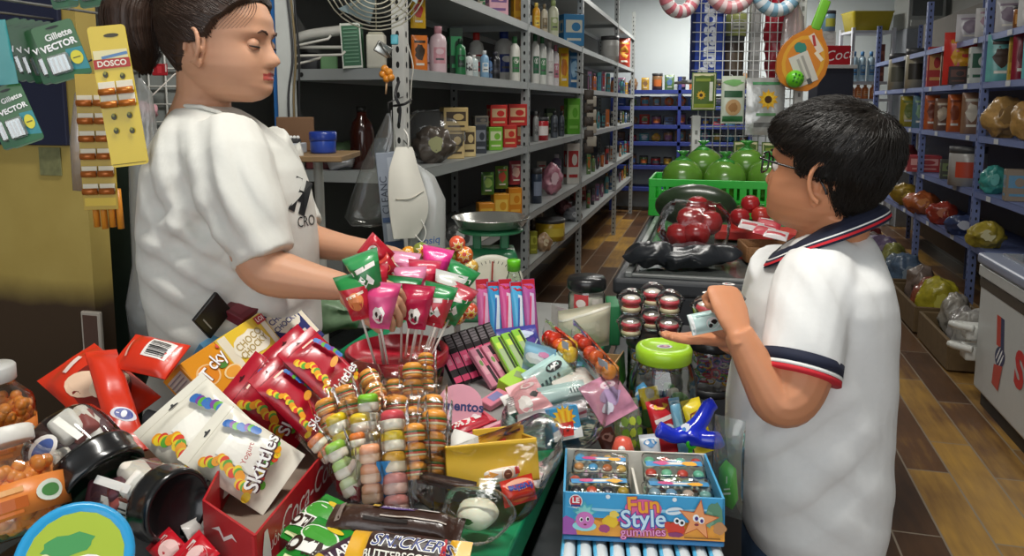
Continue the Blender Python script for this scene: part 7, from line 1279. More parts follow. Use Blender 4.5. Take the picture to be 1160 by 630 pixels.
prints(mb, [('ell', w * .1, h * .93, w * .20, h * .014, '#3a3416'), ('rect', 0, h * .80, w * .9, h * .06, '#e9e0b0'), ('rect', w * .1, h * .79, w * .7, h * .02, '#5a86b8', 8), ('rect', 0, h * .735, w * .96, h * .065, '#b3281f'), ('txt', 'DOSCO', 0, h * .735, w * .22, '#f4e9d8', 0, {'bold': .03})] + [('ell', w * x, h * z, w * .07, h * .022, '#3a3a1c') for x, z in ((-.22, .66), (.22, .64), (-.2, .36), (.22, .36), (-.2, .26), (.22, .25))] + [('ell', w * x, h * z + h * .012, w * .04, h * .012, '#8a8a3a') for x, z in ((-.22, .66), (.22, .64), (-.2, .36), (.22, .36), (-.2, .26), (.22, .25))] + [('rect', 0, h * .02, w * .9, h * .006, '#7a6a1a')], fr); o = tag(mb.build('battery_card', None, Mx), 'yellow card strip of small batteries with a red name band', 'battery card'); PILED.add(o.name)
for z in (.54, .45):
    for x in (-.24, .24): MB().add(tube([(w * (x - .21), -.007, h * z), (w * (x + .21), -.007, h * z)], .006, 10), C('#c0702a', .3, .4)).add(rbox(w * .44, .002, .018, .0005, 1, (w * x, -.003, h * z + .008)), C('#ece6d0', .5), smooth=False).build('battery', o)
Mx, w, h = Q3((84, 84, 1.40), (124, 84, 1.41), (104, 238, 1.40)); mb = MB().add(rbox(w, .002, h, .0005, 1, (0, .001, h / 2)), C('#b99a2c', .4), smooth=False); prints(mb, [('rect', 0, h * .06, w * .9, h * .06, '#d8b82c')], lambda x, z, e: (x, -e, z)); o = tag(mb.build('battery_card', None, Mx), 'longer strip of orange batteries hanging behind the yellow card', 'battery card'); PILED.add(o.name)
for k in range(6):
    for x in (-.24, .24): MB().add(tube([(w * (x - .21), -.007, h * (.14 + .13 * k)), (w * (x + .21), -.007, h * (.14 + .13 * k))], .006, 10), C('#b5652a', .3, .4)).add(rbox(w * .44, .002, .014, .0005, 1, (w * x, -.003, h * (.14 + .13 * k) + .007)), C('#e0d8c0', .5), smooth=False).build('battery', o)
for k in range(4): o = tag(MB().add(tube([(0, 0, 0), (0, 0, -.075)], .006, 8), C('#d88a2a', .4)).build('orange_tube', None, T(P(106 + 9 * k, 212 + 2 * (k % 2), 1.42), 0, 0, -2)), 'orange tube hanging below the battery strip, %s from the left' % ORD[k], 'tube', 'orange tubes under the battery strip'); PILED.add(o.name)
hung('hanging_bag', 'brown tinted clear bag hanging behind the battery strip', (92, 92, 1.44), [(110, 84, 102), (160, 80, 100), (215, 82, 98)], film('#d8c8b8', .1, .12, .5, 16, .2), seed=5)
q = Py(57, 183, 1.468); tag(MB().add(rbox(.062, .003, .066, .0005), C('#7a7a52', .6, var=.5, scale=60), smooth=False).build('small_print', None, TR(q) @ RZ(0)), 'small faded picture stuck on the yellow wall under the board', 'picture')
q = Py(106, 392, 1.465); mb = MB().add(rbox(.055, .012, .17, .003), C('#b9b0a4', .5), smooth=False); mb.add(rbox(.044, .014, .155, .002), C('#5a4238', .5), smooth=False).add(rbox(.05, .016, .006, .001, 1, (0, 0, -.01)), C('#b9b0a4', .5), smooth=False); tag(mb.build('wall_box', None, TR(q)), 'brown wall box with a pale frame at the foot of the yellow wall', 'wall box')
# behind the woman: dark board, wire grid, pom pom and bags
q = P(134, 300, 2.0); t = tag(MB().add(rbox(.12, .02, 1.28, .003, c=(0, 0, .64)), C('#27332a', .5, var=.3), smooth=False).build('dark_board', None, TR((q.x, q.y, 0)) @ RZ(YAW)), 'dark green board standing in the gap behind the woman', 'board')
q = P(178, 90, 2.2); t = thing('wire_grid', TR((q.x, q.y, 0)) @ RZ(YAW), 'white wire grid panel standing behind the woman\'s ponytail', 'grid'); mb = MB()
for k in range(6): mb.add(tube([(-.12 + .048 * k, 0, .0 if k in (0, 5) else .9), (-.12 + .048 * k, 0, 1.75)], .003 if k not in (0, 5) else .006, 6), C('#cfcfca', .4))
for k in range(18): mb.add(tube([(-.12, 0, .9 + .05 * k), (.12, 0, .9 + .05 * k)], .0028, 6), C('#cfcfca', .4))
mb.build('wires', t); MB().add(rbox(.26, .2, .02, .003, c=(0, 0, .01)), C('#cfcfca', .4)).build('base', t)
MBq = MB().add(rbox(.24, .004, .75, .001, c=(0, .012, 1.36)), C('#8f9492', .6), smooth=False); MBq.build('grey_back_sheet', t)
tag(MB().add(crumple(ball(.032, 26, 18, s=(1.1, .9, .9)), .009, 60), C('#e0a3ae', .8, var=.1)).add(tube([(0, 0, .02), (.02, .10, .10), (.035, .225, .13)], .002, 5), C('#d8d0c8')).build('pink_pompom', None, TR(P(163, 127, 1.98))), 'fluffy pink pompom hanging behind the woman\'s shoulder', 'pompom'); mb = MB().add(rbox(.042, .003, .032, .001), C('#b3202c', .5), smooth=False); prints(mb, [('rect', 0, 0, .012, .02, '#d8404a'), ('rect', -.018, .004, .004, .02, '#e9c8c8'), ('rect', .018, .004, .004, .02, '#e9c8c8')], lambda x, z, e: (x, -.0016 - e, z)); tag(mb.build('red_tag', None, T(P(181, 79, 2.14))), 'small red tag hanging under the ponytail', 'tag')
hung('hanging_bag', 'large grey plastic bag hanging in the dark gap behind the woman', (158, 88, 1.86), [(105, 150, 172), (160, 146, 180), (230, 146, 184), (300, 150, 186), (345, 142, 196), (390, 146, 200)], film('#d5d8d6', .07, .15, .6, 14, .25), seed=6)
# --- on the black case: crate, fruit, bags
top = CZ + .0125
def oncase(u, v, z=top): return Pz(u, v, z)
a, b = Pz(735, 245, top), Pz(905, 252, top); cw = .62; t = thing('fruit_crate', TR((a.x + cw / 2, 3.72, top)), 'bright green plastic crate holding the wrapped green melons', 'crate'); gp = C('#2fc63c', .35, coat=.2, var=.06); cd, chh = .36, .17
for y in (-cd / 2, cd / 2):
    mb = MB()
    for z, hh in ((.012, .024), (.075, .014), (chh - .018, .036)): mb.add(rbox(cw, .012, hh, .002, c=(0, y, z)), gp, smooth=False)
    for k in range(19): mb.add(rbox(.014 if k % 6 else .03, .010, chh - .01, .001, c=(-cw / 2 + .012 + (cw - .024) * k / 18, y, chh / 2)), gp, smooth=False)
    mb.build('long_side', t)
for x in (-cw / 2, cw / 2):
    mb = MB()
    for z, hh in ((.012, .024), (.075, .014), (chh - .018, .036)): mb.add(rbox(.012, cd, hh, .002, c=(x, 0, z)), gp, smooth=False)
    for k in range(11): mb.add(rbox(.010, .014, chh - .01, .001, c=(x, -cd / 2 + .012 + (cd - .024) * k / 10, chh / 2)), gp, smooth=False)
    mb.build('short_side', t)
MB().add(rbox(cw - .01, cd - .01, .006, .001, c=(0, 0, .004)), gp, smooth=False).build('bottom', t)
pomc = C('#5f8f30', .25, coat=.6, var=.25, scale=12)
def pomelo(label, x, y, z, r, s):
    o = tag(MB().add(crumple(ball(r, 28, 18, s=(1, 1, 1.0)), .004, 14, s), pomc).build('pomelo', None, TR(t.matrix_basis.translation + Vector((x, y, z)))), label, 'fruit', 'wrapped green pomelos'); PILED.add(o.name)
    v = []; MB().add(crumple(lathe([(r * .55, r * .80), (r * .25, r * 1.02), (.010, r * 1.10), (.012, r * 1.16), (.03, r * 1.34), (.022, r * 1.36), (0, r * 1.2)], 18), .006, 40, s), C('#3f9a3c', .3, coat=.4, var=.2)).build('wrap_knot', o)
pomelo('wrapped green pomelo at the front left of the crate', -.17, -.075, .165, .095, 1); pomelo('wrapped green pomelo at the front middle of the crate', .02, -.08, .160, .098, 2); pomelo('wrapped green pomelo at the front right of the crate', .213, -.075, .165, .098, 3)
pomelo('wrapped green pomelo behind the left one', -.08, .09, .21, .092, 4); pomelo('wrapped green pomelo behind the middle of the crate', .12, .09, .21, .092, 5)
wm = C('#2b3b26', .3, coat=.4, var=.5, scale=9); q = oncase(788, 253); o = tag(MB().add(ball(1, 36, 22, (0, 0, .092), (.165, .10, .09)), wm).build('watermelon', None, TR(Vector((q.x, 3.22, top))) @ RZ(-4)), 'large dark watermelon lying in front of the green crate', 'fruit'); MB().add(tube([(.16, 0, .095), (.178, -.004, .10)], .004, 8), C('#6a5a3a')).build('stem', o)
def apple(label, u, v, d, r, c_, group, stem=True, sx=1.):
    o = tag(MB().add(lathe([(0, -r * .80), (r * .35, -r * .92), (r * .8, -r * .6), (r, 0), (r * .86, r * .55), (r * .45, r * .84), (r * .12, r * .72), (0, r * .66)], 26), C(c_, .22, coat=.5, var=.3, scale=22)).build('apple', None, T(P(u, v, d), 0, 20, 0) @ Matrix.Diagonal((sx, 1, 1, 1))), label, 'fruit', group); PILED.add(o.name); MB().add(tube([(0, 0, r * .66), (r * .12, 0, r * 1.0)], .002, 6), C('#5a4a2a')).build('stem', o)
for lb, u, v, dd in (('red apple at the left bottom of the clear bag on the case', 770, 266, 2.60), ('red apple at the bottom right of the clear bag on the case', 789, 265, 2.57), ('red apple in the middle front of the clear bag, brightest of all', 782, 248, 2.60), ('red apple at the right of the clear bag on the case', 803, 252, 2.62), ('red apple behind the brightest one in the bag', 796, 240, 2.68), ('red apple topmost in the clear bag', 790, 234, 2.65)): apple(lb, u, v, dd, .047 if 'topmost' not in lb else .040, '#a82a2c', 'red apples in a clear bag')
q = P(786, 275, 2.60); filmbag('fruit_bag', 'clear tied plastic bag around the red apples on the case', 'plastic bag', [(-.12, -.03), (-.02, -.085), (.10, -.07), (.115, .04), (.02, .10), (-.09, .07)], 0, .175, TR((q.x, q.y, top)), film('#fdfdfd', .03, .1, .8, 26), .01, 18, 4)
q = P(772, 292, 2.40); M0 = TR((q.x, q.y, top)) @ RZ(YAW)
tag(MB().add(crumple(ball(1, 40, 24, (.03, 0, .032), (.15, .085, .034)), .022, 17), C('#25282d', .3, coat=.3, var=.4, scale=30, bump=.5)).add(crumple(ball(1, 36, 22, (-.10, -.01, .034), (.085, .07, .036)), .022, 20, 3), C('#25282d', .3, coat=.3, var=.4, scale=30, bump=.5)).build('black_bag', None, M0), 'crumpled black plastic bag lying at the front of the case', 'plastic bag')
o = tag(MB().add(zbox(.055, .05, .085, .003), C('#d23b34', .4), smooth=False).build('strawberry_box', None, TR(oncase(834, 268)) @ RZ(YAW + 6)), 'small red box with green bottom print on the case', 'fruit box'); mb = MB(); prints(mb, [('blob', 0, .055, .02, .018, '#e8746a', {'seed': 3}), ('poly', 0, .016, [(-.026, -.014), (.026, -.014), (.02, .008), (.006, -.002), (-.006, .010), (-.02, .0)], '#6fae3a'), ('ell', .004, .06, .012, .010, '#c21f22')], fr_box(.05)); mb.build('printed_front', o)
for k, (u, v, c_) in enumerate(((850, 231, '#b3282c'), (862, 244, '#c03a30'), (838, 246, '#a92428'))): apple('nectarine %s' % ('topmost behind the strawberry box', 'right behind the white packs', 'half hidden by the strawberry box')[k], u, v, 2.88 - .05 * k, .036, c_, 'nectarines on the case')
bx = oncase(872, 246); bs = tag(MB().add(zbox(.30, .16, .035, .004), C('#c9352f', .5), smooth=False).build('fruit_tray', None, TR(Vector((P(856, 256, 2.9).x, P(856, 256, 2.9).y, top))) @ RZ(0)), 'low red tray under the nectarines on the case', 'tray')
for k, (u, v, d, c_) in enumerate(((852, 252, 2.62, '#e6dcdc'), (868, 258, 2.58, '#d84a5a'), (880, 262, 2.55, '#ece4e4'), (872, 250, 2.66, '#c83a4a'))): PILED.add(bag('milk_pack', 'white and red flat pack on the wicker tray, %s from the left' % ORD[k], 'pack', (u - 12, v - 4, d), (u + 14, v + 2, d - .03), (u - 14, v + 6, d - .06), .016, gloss(c_), lambda w, h: [('rect', 0, h * .4, w * .8, h * .25, '#c8323e'), ('rect', 0, h * .75, w * .8, h * .15, '#f0e8e6')], 'flat packs on the wicker tray', .003, .005, 170 + k).name)
q = oncase(884, 284); wk = C('#8a5f38', .7, var=.4, scale=160, bump=.6); o = tag(MB().add(rbox(.24, .16, .006, .002, c=(0, 0, .004)), wk).build('wicker_tray', None, TR((P(884, 275, 2.50).x, P(884, 275, 2.50).y, top)) @ RZ(YAW - 6)), 'brown wicker tray beside the boy\'s chin', 'tray')
for y in (-.08, .08): MB().add(rbox(.24, .008, .05, .002, c=(0, y, .025)), wk).build('rim', o)
for x in (-.12, .12): MB().add(rbox(.008, .16, .05, .002, c=(x, 0, .025)), wk).build('rim', o)
for k, (u, v, c_) in enumerate(((842, 290, '#d8d8c8'), (864, 288, '#e0d8cc'))):
    mb = MB().add(rbox(.06, .001, .05, .0003, 1, (0, 0, .025)), C(c_, .5), smooth=False); prints(mb, [('rect', 0, .03, .05, .02, '#c9d46a' if k == 0 else '#d88a7a'), ('rect', -.01, .01, .03, .008, '#c8323e' if k == 0 else '#e8b89a'), ('rect', 0, .043, .04, .006, '#5a5a52')], lambda x, z, e: (x, -.0006 - e, z)); tag(mb.build('price_sheet', None, TR(oncase(u, v)) @ RZ(YAW) @ RX(-72)), 'printed sheet lying on the glass lid, %s of two' % ('left', 'right')[k], 'sheet', 'printed sheets on the case')
# ================================================================== goods on the shelves and the wire rack
GN = {'b': ('bottle', 'bottle'), 'x': ('packed_box', 'box'), 'p': ('packet', 'packet'), 'j': ('canister', 'canister'), 's': ('sack', 'bag')}
def item(kind, M, w, h, c1, c2, seed=0, fine=True):
    mb = MB(); cap = None; g = random.Random(seed)
    if kind == 'b':
        r = w * .5; mb.add(lathe([(0, 0), (r * .92, 0), (r, h * .03), (r, h * .66), (r * .86, h * .78), (r * .42, h * .84), (r * .40, h * .86)], 20), gloss(c1)); cap = lathe([(0, h * .85), (r * .46, h * .85), (r * .46, h * .99), (r * .40, h), (0, h)], 16); prints(mb, [('rect', 0, h * .38, r * 1.5, h * .34, c2), ('ell', 0, h * .46, r * .5, h * .06, c1), ('rect', 0, h * .30, r, h * .04, '#5a5a5a')], cyl(r * 1.005))
    elif kind == 'x':
        d = w * .75; mb.add(rbox(w, d, h, .002, 1, (0, 0, h / 2)), C(c1, .45), smooth=False)
        for mp, ww in ((fr_box(d), w), (rt_box(w), d), (lf_box(w), d)): prints(mb, [('rect', 0, h * .62, ww * .8, h * .4, c2), ('ell', ww * .1, h * .6, ww * .22, h * .14, c1), ('rect', 0, h * .2, ww * .7, h * .08, c2)], mp)
    elif kind == 'p':
        p = Pouch(w, h, w * .4, h * .06, w * .06, seed, 1); p.mesh(mb, gloss(c1, var=.15), None, 10, 12); prints(mb, [('blob', 0, h * .52, w * .3, h * .22, c2, {'seed': seed}), ('rect', 0, h * .82, w * .7, h * .07, c2), ('rect', 0, h * .2, w * .5, h * .06, '#e8e2d4')], p.front, .001)
    elif kind == 'j':
        r = w * .5; mb.add(lathe([(0, 0), (r, 0), (r, h * .82), (r * .92, h * .86)], 22), gloss(c1)); cap = lathe([(0, h * .84), (r * 1.0, h * .84), (r * 1.02, h), (r * .9, h), (0, h)], 22); prints(mb, [('rect', 0, h * .42, r * 1.6, h * .4, c2)], cyl(r * 1.005))
    else:
        mb.add(crumple(crumple(ball(1, 34, 22, (0, 0, h * .44), (w * .52, w * .36, h * .48)), w * .13, 3.2 / w, seed), w * .06, 9 / w, seed + 3), gloss(c1, var=.5, scale=40)); q = [ellp(w * .12, h * .14)] ; prints(mb, [('blob', 0, h * .5, w * .18, h * .2, c2, {'seed': seed})], lambda x, z, e: (x, -w * .37 - e, z))
    o = mb.build(GN[kind][0], None, M)
    if cap: MB().add(cap, C(c2 if kind == 'b' else '#4a4a4c', .4)).build('cap', o)
    return o
def shelf_goods(side, zi, rows, sb=.07, group=None):
    for k, r in enumerate(rows):
        kind, u, wp_, hp, c1, c2, lb = r[:7]; dz = r[7] if len(r) > 7 else 0; sb2 = r[8] if len(r) > 8 else sb
        p = Px(u, 119, LX - sb2 if side == 'L' else RXF + sb2); d = dep(p); p.z = (LZ if side == 'L' else RZ_)[zi] + .0006 + dz if zi >= 0 else (LZ0 if side == 'L' else .1) + .0006 + dz
        tag(item(kind, TR(p) @ RZ(YAW + (18 if side == 'L' else -22)), wp_ * d / 870, hp * d / 870, c1, c2, k + zi * 31 + int(u)), lb, GN[kind][1], group)
w0 = '#e6e4de'
shelf_goods('L', 0, [('x', 563, 22, 34, '#d9a8b4', '#7a5a8a', 'pink and violet box on the top shelf left of the yellow one'), ('x', 588, 16, 36, '#e0a82a', '#c8862a', 'yellow box on the top shelf beside the post'), ('b', 607, 9, 32, '#e3a52c', '#f0d060', 'yellow bottle on the top shelf just right of the post'), ('b', 616, 8, 34, '#d8d0b8', '#8a7a5a', 'cream bottle on the top shelf right of the yellow one'), ('b', 626, 12, 42, '#dfe0c4', '#a8b87a', 'pale green bottle on the top shelf beside the blue box'), ('x', 646, 24, 34, '#3f86b8', '#d8d8c8', 'blue tissue box on the top shelf'), ('j', 690, 20, 28, '#cfcfcb', '#bdbdb8', 'white round tub on the top shelf beyond the second post'), ('p', 705, 17, 32, '#b8402c', '#e0a03a', 'red and yellow bag on the top shelf at the far end')])
shelf_goods('L', -1, [('x', 727, 18, 26, '#8a7358', '#6a563e', 'brown carton on top of the far shelving'), ('x', 748, 20, 30, '#9a8060', '#7a6448', 'larger brown carton on top of the far shelving')]) if False else None
shelf_goods('L', 1, [('p', 476, 18, 40, '#e07a2a', '#3a2a1a', 'orange sachet strip lower at the shelf end by the post'), ('p', 475, 17, 36, '#e0b02a', '#c83a2a', 'yellow sachet strip hanging above the orange one', .158), ('b', 484, 9, 40, '#d8c2cc', '#c8a0ac', 'slim pale bottle squeezed beside the orange sachets', 0, .12), ('b', 497, 19, 52, '#e3c6cc', '#d59aa4', 'pink lotion bottle on the shelf right of the orange sachets'), ('x', 516, 15, 52, '#24382c', '#3f9a62', 'dark green tall box behind the green gel'), ('b', 522, 12, 40, '#2f7a4a', '#1f3a2a', 'green gel bottle on the shelf', 0, .03), ('b', 531, 10, 26, '#dfe2e0', '#2a2a2c', 'short white deodorant with a dark cap', 0, .03), ('b', 537, 10, 24, '#c9d8d8', '#e6e6e2', 'short grey deodorant right of the white one', 0, .03), ('b', 540, 17, 54, w0, '#c8322c', 'large white bottle with a red cap at the back', 0, .26), ('b', 549, 10, 30, '#8fb8d8', '#e9ecec', 'pale blue deodorant with a white top', 0, .03), ('b', 561, 11, 30, '#222226', '#3a3a44', 'black deodorant in front of the large bottles', 0, .03), ('b', 556, 9, 24, '#5a7fb0', '#28324a', 'small blue deodorant left of the black one', 0, .05), ('b', 571, 22, 58, w0, '#28408f', 'large white bottle with a blue cap', 0, .20), ('b', 583, 12, 50, '#e4e2d8', '#3f7a4a', 'white and green bottle left of the post', 0, .06), ('b', 592, 11, 48, '#e8e4dc', '#c85a4a', 'white and red bottle against the post', 0, .06),
                     ('b', 606, 10, 56, '#e9e8e2', '#2f6a4a', 'white pump bottle with a green label right of the post'), ('b', 614, 10, 54, '#e4e6de', '#4a8a5a', 'second white bottle with a green label'), ('b', 622, 10, 50, '#eceae6', '#d8d4d0', 'plain white bottle in the middle of the second bay'), ('b', 629, 8, 46, '#e6dfe0', '#c87a8a', 'white bottle with a pink label in the second bay'), ('p', 638, 12, 44, '#e2b52a', '#c8782a', 'yellow packet in the second bay'), ('p', 649, 14, 42, '#2f6fa4', '#9ac0dc', 'blue packet in the second bay beside the post'), ('b', 655, 6, 34, '#3a4a5a', '#8a8a8a', 'dark bottle just left of the second post')])
shelf_goods('L', 2, [('s', 490, 46, 44, '#574e46', '#a8a87a', 'clear bag of dark dried goods on the third shelf'), ('x', 514, 20, 34, '#d8bd84', '#5a4a34', 'tan carton standing lower left of the stack'), ('x', 530, 15, 34, '#e0c88e', '#5a4a34', 'narrow tan carton right of the lower one', 0, .05), ('x', 514, 28, 26, '#cfb478', '#4a3c2c', 'wide tan carton on top of the stack', .118), ('x', 543, 14, 32, '#3a3f48', '#8a8f98', 'slate box lower beside the tan cartons'), ('x', 544, 16, 12, '#7a7468', '#4a4a4c', 'grey flat box on the slate one', .125), ('x', 560, 16, 26, '#7ab83a', '#d8e0b0', 'green snack box low on the third shelf'), ('x', 576, 16, 25, '#c8352c', '#e0b07a', 'red snack box low beside the green one'), ('x', 590, 14, 24, '#c23a30', '#e2c090', 'red snack box low against the post'), ('x', 563, 20, 24, '#cc3028', '#d8b48a', 'red snack box stacked on the green one', .118), ('x', 584, 22, 24, '#c02c28', '#e0b88c', 'red snack box stacked next to the post', .112),
                     ('j', 614, 15, 26, '#c42c34', '#efe6e2', 'red mug with a white ring in the second bay'), ('b', 607, 7, 34, '#9a9a98', '#6a6a6a', 'grey bottle behind the red mug'), ('b', 628, 8, 30, '#5a6068', '#2a2c30', 'dark grey bottle in the middle of the third shelf'), ('b', 636, 7, 28, '#4a5058', '#24262a', 'darker bottle right of the grey one'), ('x', 648, 15, 40, '#5fa82e', '#8ac85a', 'tall bright green box in the second bay'), ('x', 655, 6, 22, '#4a5560', '#2f3a44', 'narrow slate box just before the second post')])
shelf_goods('L', 3, [('x', 549, 18, 33, '#d88a24', '#e8b84a', 'orange carton at the left of the row behind the scale'), ('x', 566, 18, 34, '#dc9a2a', '#f0c85a', 'orange carton in the middle of the row behind the scale'), ('x', 582, 16, 32, '#d8861f', '#e9b04a', 'orange carton at the right of the row behind the scale'), ('p', 552, 15, 26, '#4f7a34', '#9ab85a', 'green packet on the orange cartons, left', .175), ('p', 568, 15, 26, '#6a8a3a', '#c8503a', 'green packet on the orange cartons, middle', .178), ('p', 584, 15, 27, '#a83f4a', '#d8b0a0', 'red packet on the orange cartons, right', .17), ('b', 592, 8, 40, '#4a5a34', '#8a9a5a', 'olive bottle beside the first post', 0, .04), ('s', 518, 26, 28, '#5a5a58', '#cfcfcb', 'crumpled grey bag at the left of the fourth shelf'),
                     ('j', 608, 13, 40, '#3a4456', '#8a94a8', 'slate canister right of the first post'), ('s', 626, 24, 38, '#b87a8a', '#e0c0c8', 'pink bag on the fourth shelf of the second bay'), ('x', 648, 15, 46, '#d8d4cc', '#b83a3a', 'white box with a red band on the fourth shelf')])
shelf_goods('L', 4, [('j', 624, 34, 24, '#c8a524', '#e0c850', 'fat yellow roll on the lowest shelf'), ('s', 617, 18, 22, '#a88a6a', '#d8c8a8', 'tan clear bag in front of the yellow roll', 0, .02), ('x', 604, 9, 26, '#8a8a2c', '#b8b84a', 'olive box at the near end of the lowest shelf'), ('s', 650, 22, 16, '#8f9298', '#c8ccd0', 'grey bag at the far end of the lowest shelf'), ('s', 640, 20, 18, '#7a4a50', '#b07a80', 'mauve bag between the yellow roll and the grey bag', 0, .2)])
for k, u in enumerate((470, 480, 508, 527, 546, 560)): shelf_goods('L', 0, [('xbpbxj'[k], u + 40, 13, 32, ['#d8d0c8', '#c8a0b0', '#e0d8c0', '#8a5a6a', '#d0c0a0', '#b8c8d0'][k], ['#a83a4a', '#e8e0e0', '#4a8a5a', '#d8c8c8', '#6a4a8a', '#3a5a8a'][k], 'pack at the back of the top shelf, %s from its near end' % ORD[k], 0, .25)])
for k, u in enumerate((606, 614, 623, 631, 640, 650)): shelf_goods('L', 3 if k % 2 else 2, [('jpxbps'[k], u, 11, 28, ['#6a4a4a', '#b0a89a', '#4a5a4a', '#8a7a9a', '#a05a4a', '#9a9a94'][k], ['#c8b8a8', '#a83a3a', '#b8c8a0', '#d8d0d8', '#e0c080', '#5a6a7a'][k], 'pack at the back of the second bay, %s from the post' % ORD[k], 0, .26)])
for k, u in enumerate((608, 634, 656)): shelf_goods('L', 4, [('xsx'[k], u, 15, 26, ['#5a4a40', '#8a6a5a', '#a04038'][k], ['#a89a80', '#b8a890', '#d8b8a8'][k], 'pack at the back of the lowest shelf, %s from the post' % ORD[k], 0, .26)])
g = random.Random(12); CN = {'#b03a34': 'red', '#c8a03a': 'yellow', '#4f6f9a': 'blue', '#c9c6bc': 'white', '#5f7f4a': 'green', '#8a6a4a': 'brown', '#c06a34': 'orange', '#8a5f7a': 'mauve', '#3f4246': 'black', '#4f8f94': 'teal'}; KN = {'b': 'bottle', 'x': 'box', 'p': 'packet', 'j': 'canister', 's': 'bag'}
cl_ = list(CN); SN = ['top', 'second', 'third', 'fourth', 'lowest']
for bay, (u0, u1, bn) in enumerate(((665, 696, 'third'), (702, 716, 'farthest'))):
    for zi in range(0 if bay else 0, 5):
        if zi == 0: continue
        n = 6 if bay == 0 else 5
        for k in range(n):
            u = u0 + (u1 - u0) * (k + .5) / n; c = g.choice(cl_); kd = g.choice('bxpjsp'); wp_ = (u1 - u0) / n * g.uniform(.8, 1.0)
            shelf_goods('L', zi, [(kd, u, wp_, g.uniform(.55, .85) * (28 if bay == 0 else 19), c, g.choice(cl_), 'dim %s %s, %s along the %s shelf of the %s bay' % (CN[c], KN[kd], ORD[k], SN[zi], bn))])
for zi, z in enumerate(NZ[:5]):
    for k in range(11):
        c = g.choice(cl_); kd = g.choice('xpjs'); s_ = g.uniform(.10, .14); tag(item(kd, TR((-1.2 + .155 * k, 10.25, z + .0006)) @ RZ(10), s_, s_ * g.uniform(.8, 1.2) if zi else s_ * 1.6, c, g.choice(cl_), k + zi * 20), 'dim %s %s, %s from the left on the %s navy shelf' % (CN[c], KN[kd], ORD[k], ORD[zi]), GN[kd][1], 'goods on the navy shelves')
q = Px(490, 119, LX - .165); q.z = LZ[2] + .001; filmbag('goods_bag', 'clear plastic bag wrapped around the dark dried goods on the third shelf', 'plastic bag', [(-.13, -.03), (-.05, -.10), (.10, -.08), (.14, .02), (.03, .09), (-.09, .07)], 0, .20, TR(q) @ RZ(YAW), film('#fdfdfd', .05, .12, .8, 22, .1), .012, 14, 11)
# hanging strip of packets on the second post
t = thing('packet_strip', TR(P(668, 96, 5.6)), 'dark strip of small packets hanging from the shelf beyond the second post', 'packet strip'); a = P(668, 96, 5.6)
for k in range(9): MB().add(zbox(.07, .02, .075, .004), C(['#4a4038', '#b8b0a0'][k % 2], .5)).build('small_packet', t, TR(P(667 + (k % 2) * 3, 106 + 7.5 * (k + 1), 5.6) - a) @ RZ(YAW))
MB().add(tube([(0, 0, .06), (0, 0, -.45)], .006, 6), C('#3a3632')).add(tube([(0, 0, .06), Vector((LX - .003, a.y + .1, a.z + .10)) - a], .004, 6), C('#3a3632')).build('strip', t)
# right hand shelves
shelf_goods('R', 0, [('p', 1092, 26, 30, '#c9c6ca', '#9a8a9a', 'silver foil packet, first on the right top shelf'), ('p', 1112, 24, 32, '#cfcccb', '#b08a9a', 'silver foil packet, second on the right top shelf'), ('p', 1134, 24, 36, '#c4c2c4', '#8a7a8a', 'silver foil packet, third on the right top shelf'), ('j', 1146, 10, 26, '#a8682c', '#d8a05a', 'amber bottle among the silver packets'), ('p', 1160, 26, 40, '#d2d0ce', '#a89aa4', 'silver foil packet at the right edge of the top shelf')], .05)
shelf_goods('R', 1, [('j', 1014, 18, 40, '#a8a48e', '#6a6a5a', 'glass jar with a grey lid at the far end of the blue shelf'), ('j', 1034, 20, 44, '#b8b29a', '#3a362e', 'glass jar with a black lid on the blue shelf'), ('x', 1056, 15, 44, '#b52a26', '#d8a05a', 'long red box leaning on the blue shelf'), ('x', 1068, 9, 40, '#6a4a3a', '#b8a08a', 'brown narrow box right of the leaning red one'), ('p', 1088, 40, 58, '#c8342a', '#e0a42a', 'large red and gold bag on the blue shelf'), ('x', 1082, 18, 20, '#2f1f1c', '#6a3a2c', 'dark box in front of the red and gold bag', 0, .02), ('x', 1106, 20, 40, '#c9cfc8', '#1f5a40', 'white and green box right of the red and gold bag'), ('p', 1130, 28, 52, '#6fb4b0', '#4a3a30', 'teal pouch on the blue shelf'), ('x', 1143, 8, 48, '#c9a83a', '#a8842c', 'narrow yellow box between the teal and maroon packs'), ('p', 1154, 20, 56, '#8a1f33', '#6a1626', 'maroon pouch at the right of the blue shelf'), ('p', 1124, 40, 56, '#dfe2dc', '#2f7a4a', 'white and green large pack at the back', 0, .24), ('p', 1166, 20, 50, '#6fb8bc', '#3a5a5c', 'second teal pouch at the right edge')], .06)
shelf_goods('R', 2, [('p', 1030, 18, 34, '#b8a83a', '#7a8a3a', 'yellow green packet, first on the second blue shelf'), ('p', 1043, 16, 36, '#5a7a8a', '#8ab08a', 'blue grey packet, second on the second blue shelf'), ('p', 1056, 15, 38, '#b85a2c', '#7a3a24', 'orange brown packet, third on the second blue shelf'), ('p', 1068, 16, 36, '#7a5a48', '#c8b8a0', 'brown packet, fourth on the second blue shelf'), ('p', 1082, 15, 42, '#c0602c', '#8a4020', 'orange packet right of the brown one'), ('p', 1101, 20, 46, '#8a6a54', '#d8d0c0', 'brown pouch with a white label on the second blue shelf'), ('x', 1116, 10, 36, '#b8b0a4', '#5a4a44', 'grey white narrow box leaning beside the tan sacks'), ('s', 1139, 44, 50, '#b08a52', '#8a6a3a', 'large tan paper sack on the second blue shelf'), ('s', 1168, 36, 48, '#a8824a', '#86683a', 'tan paper sack at the right edge')], .06)
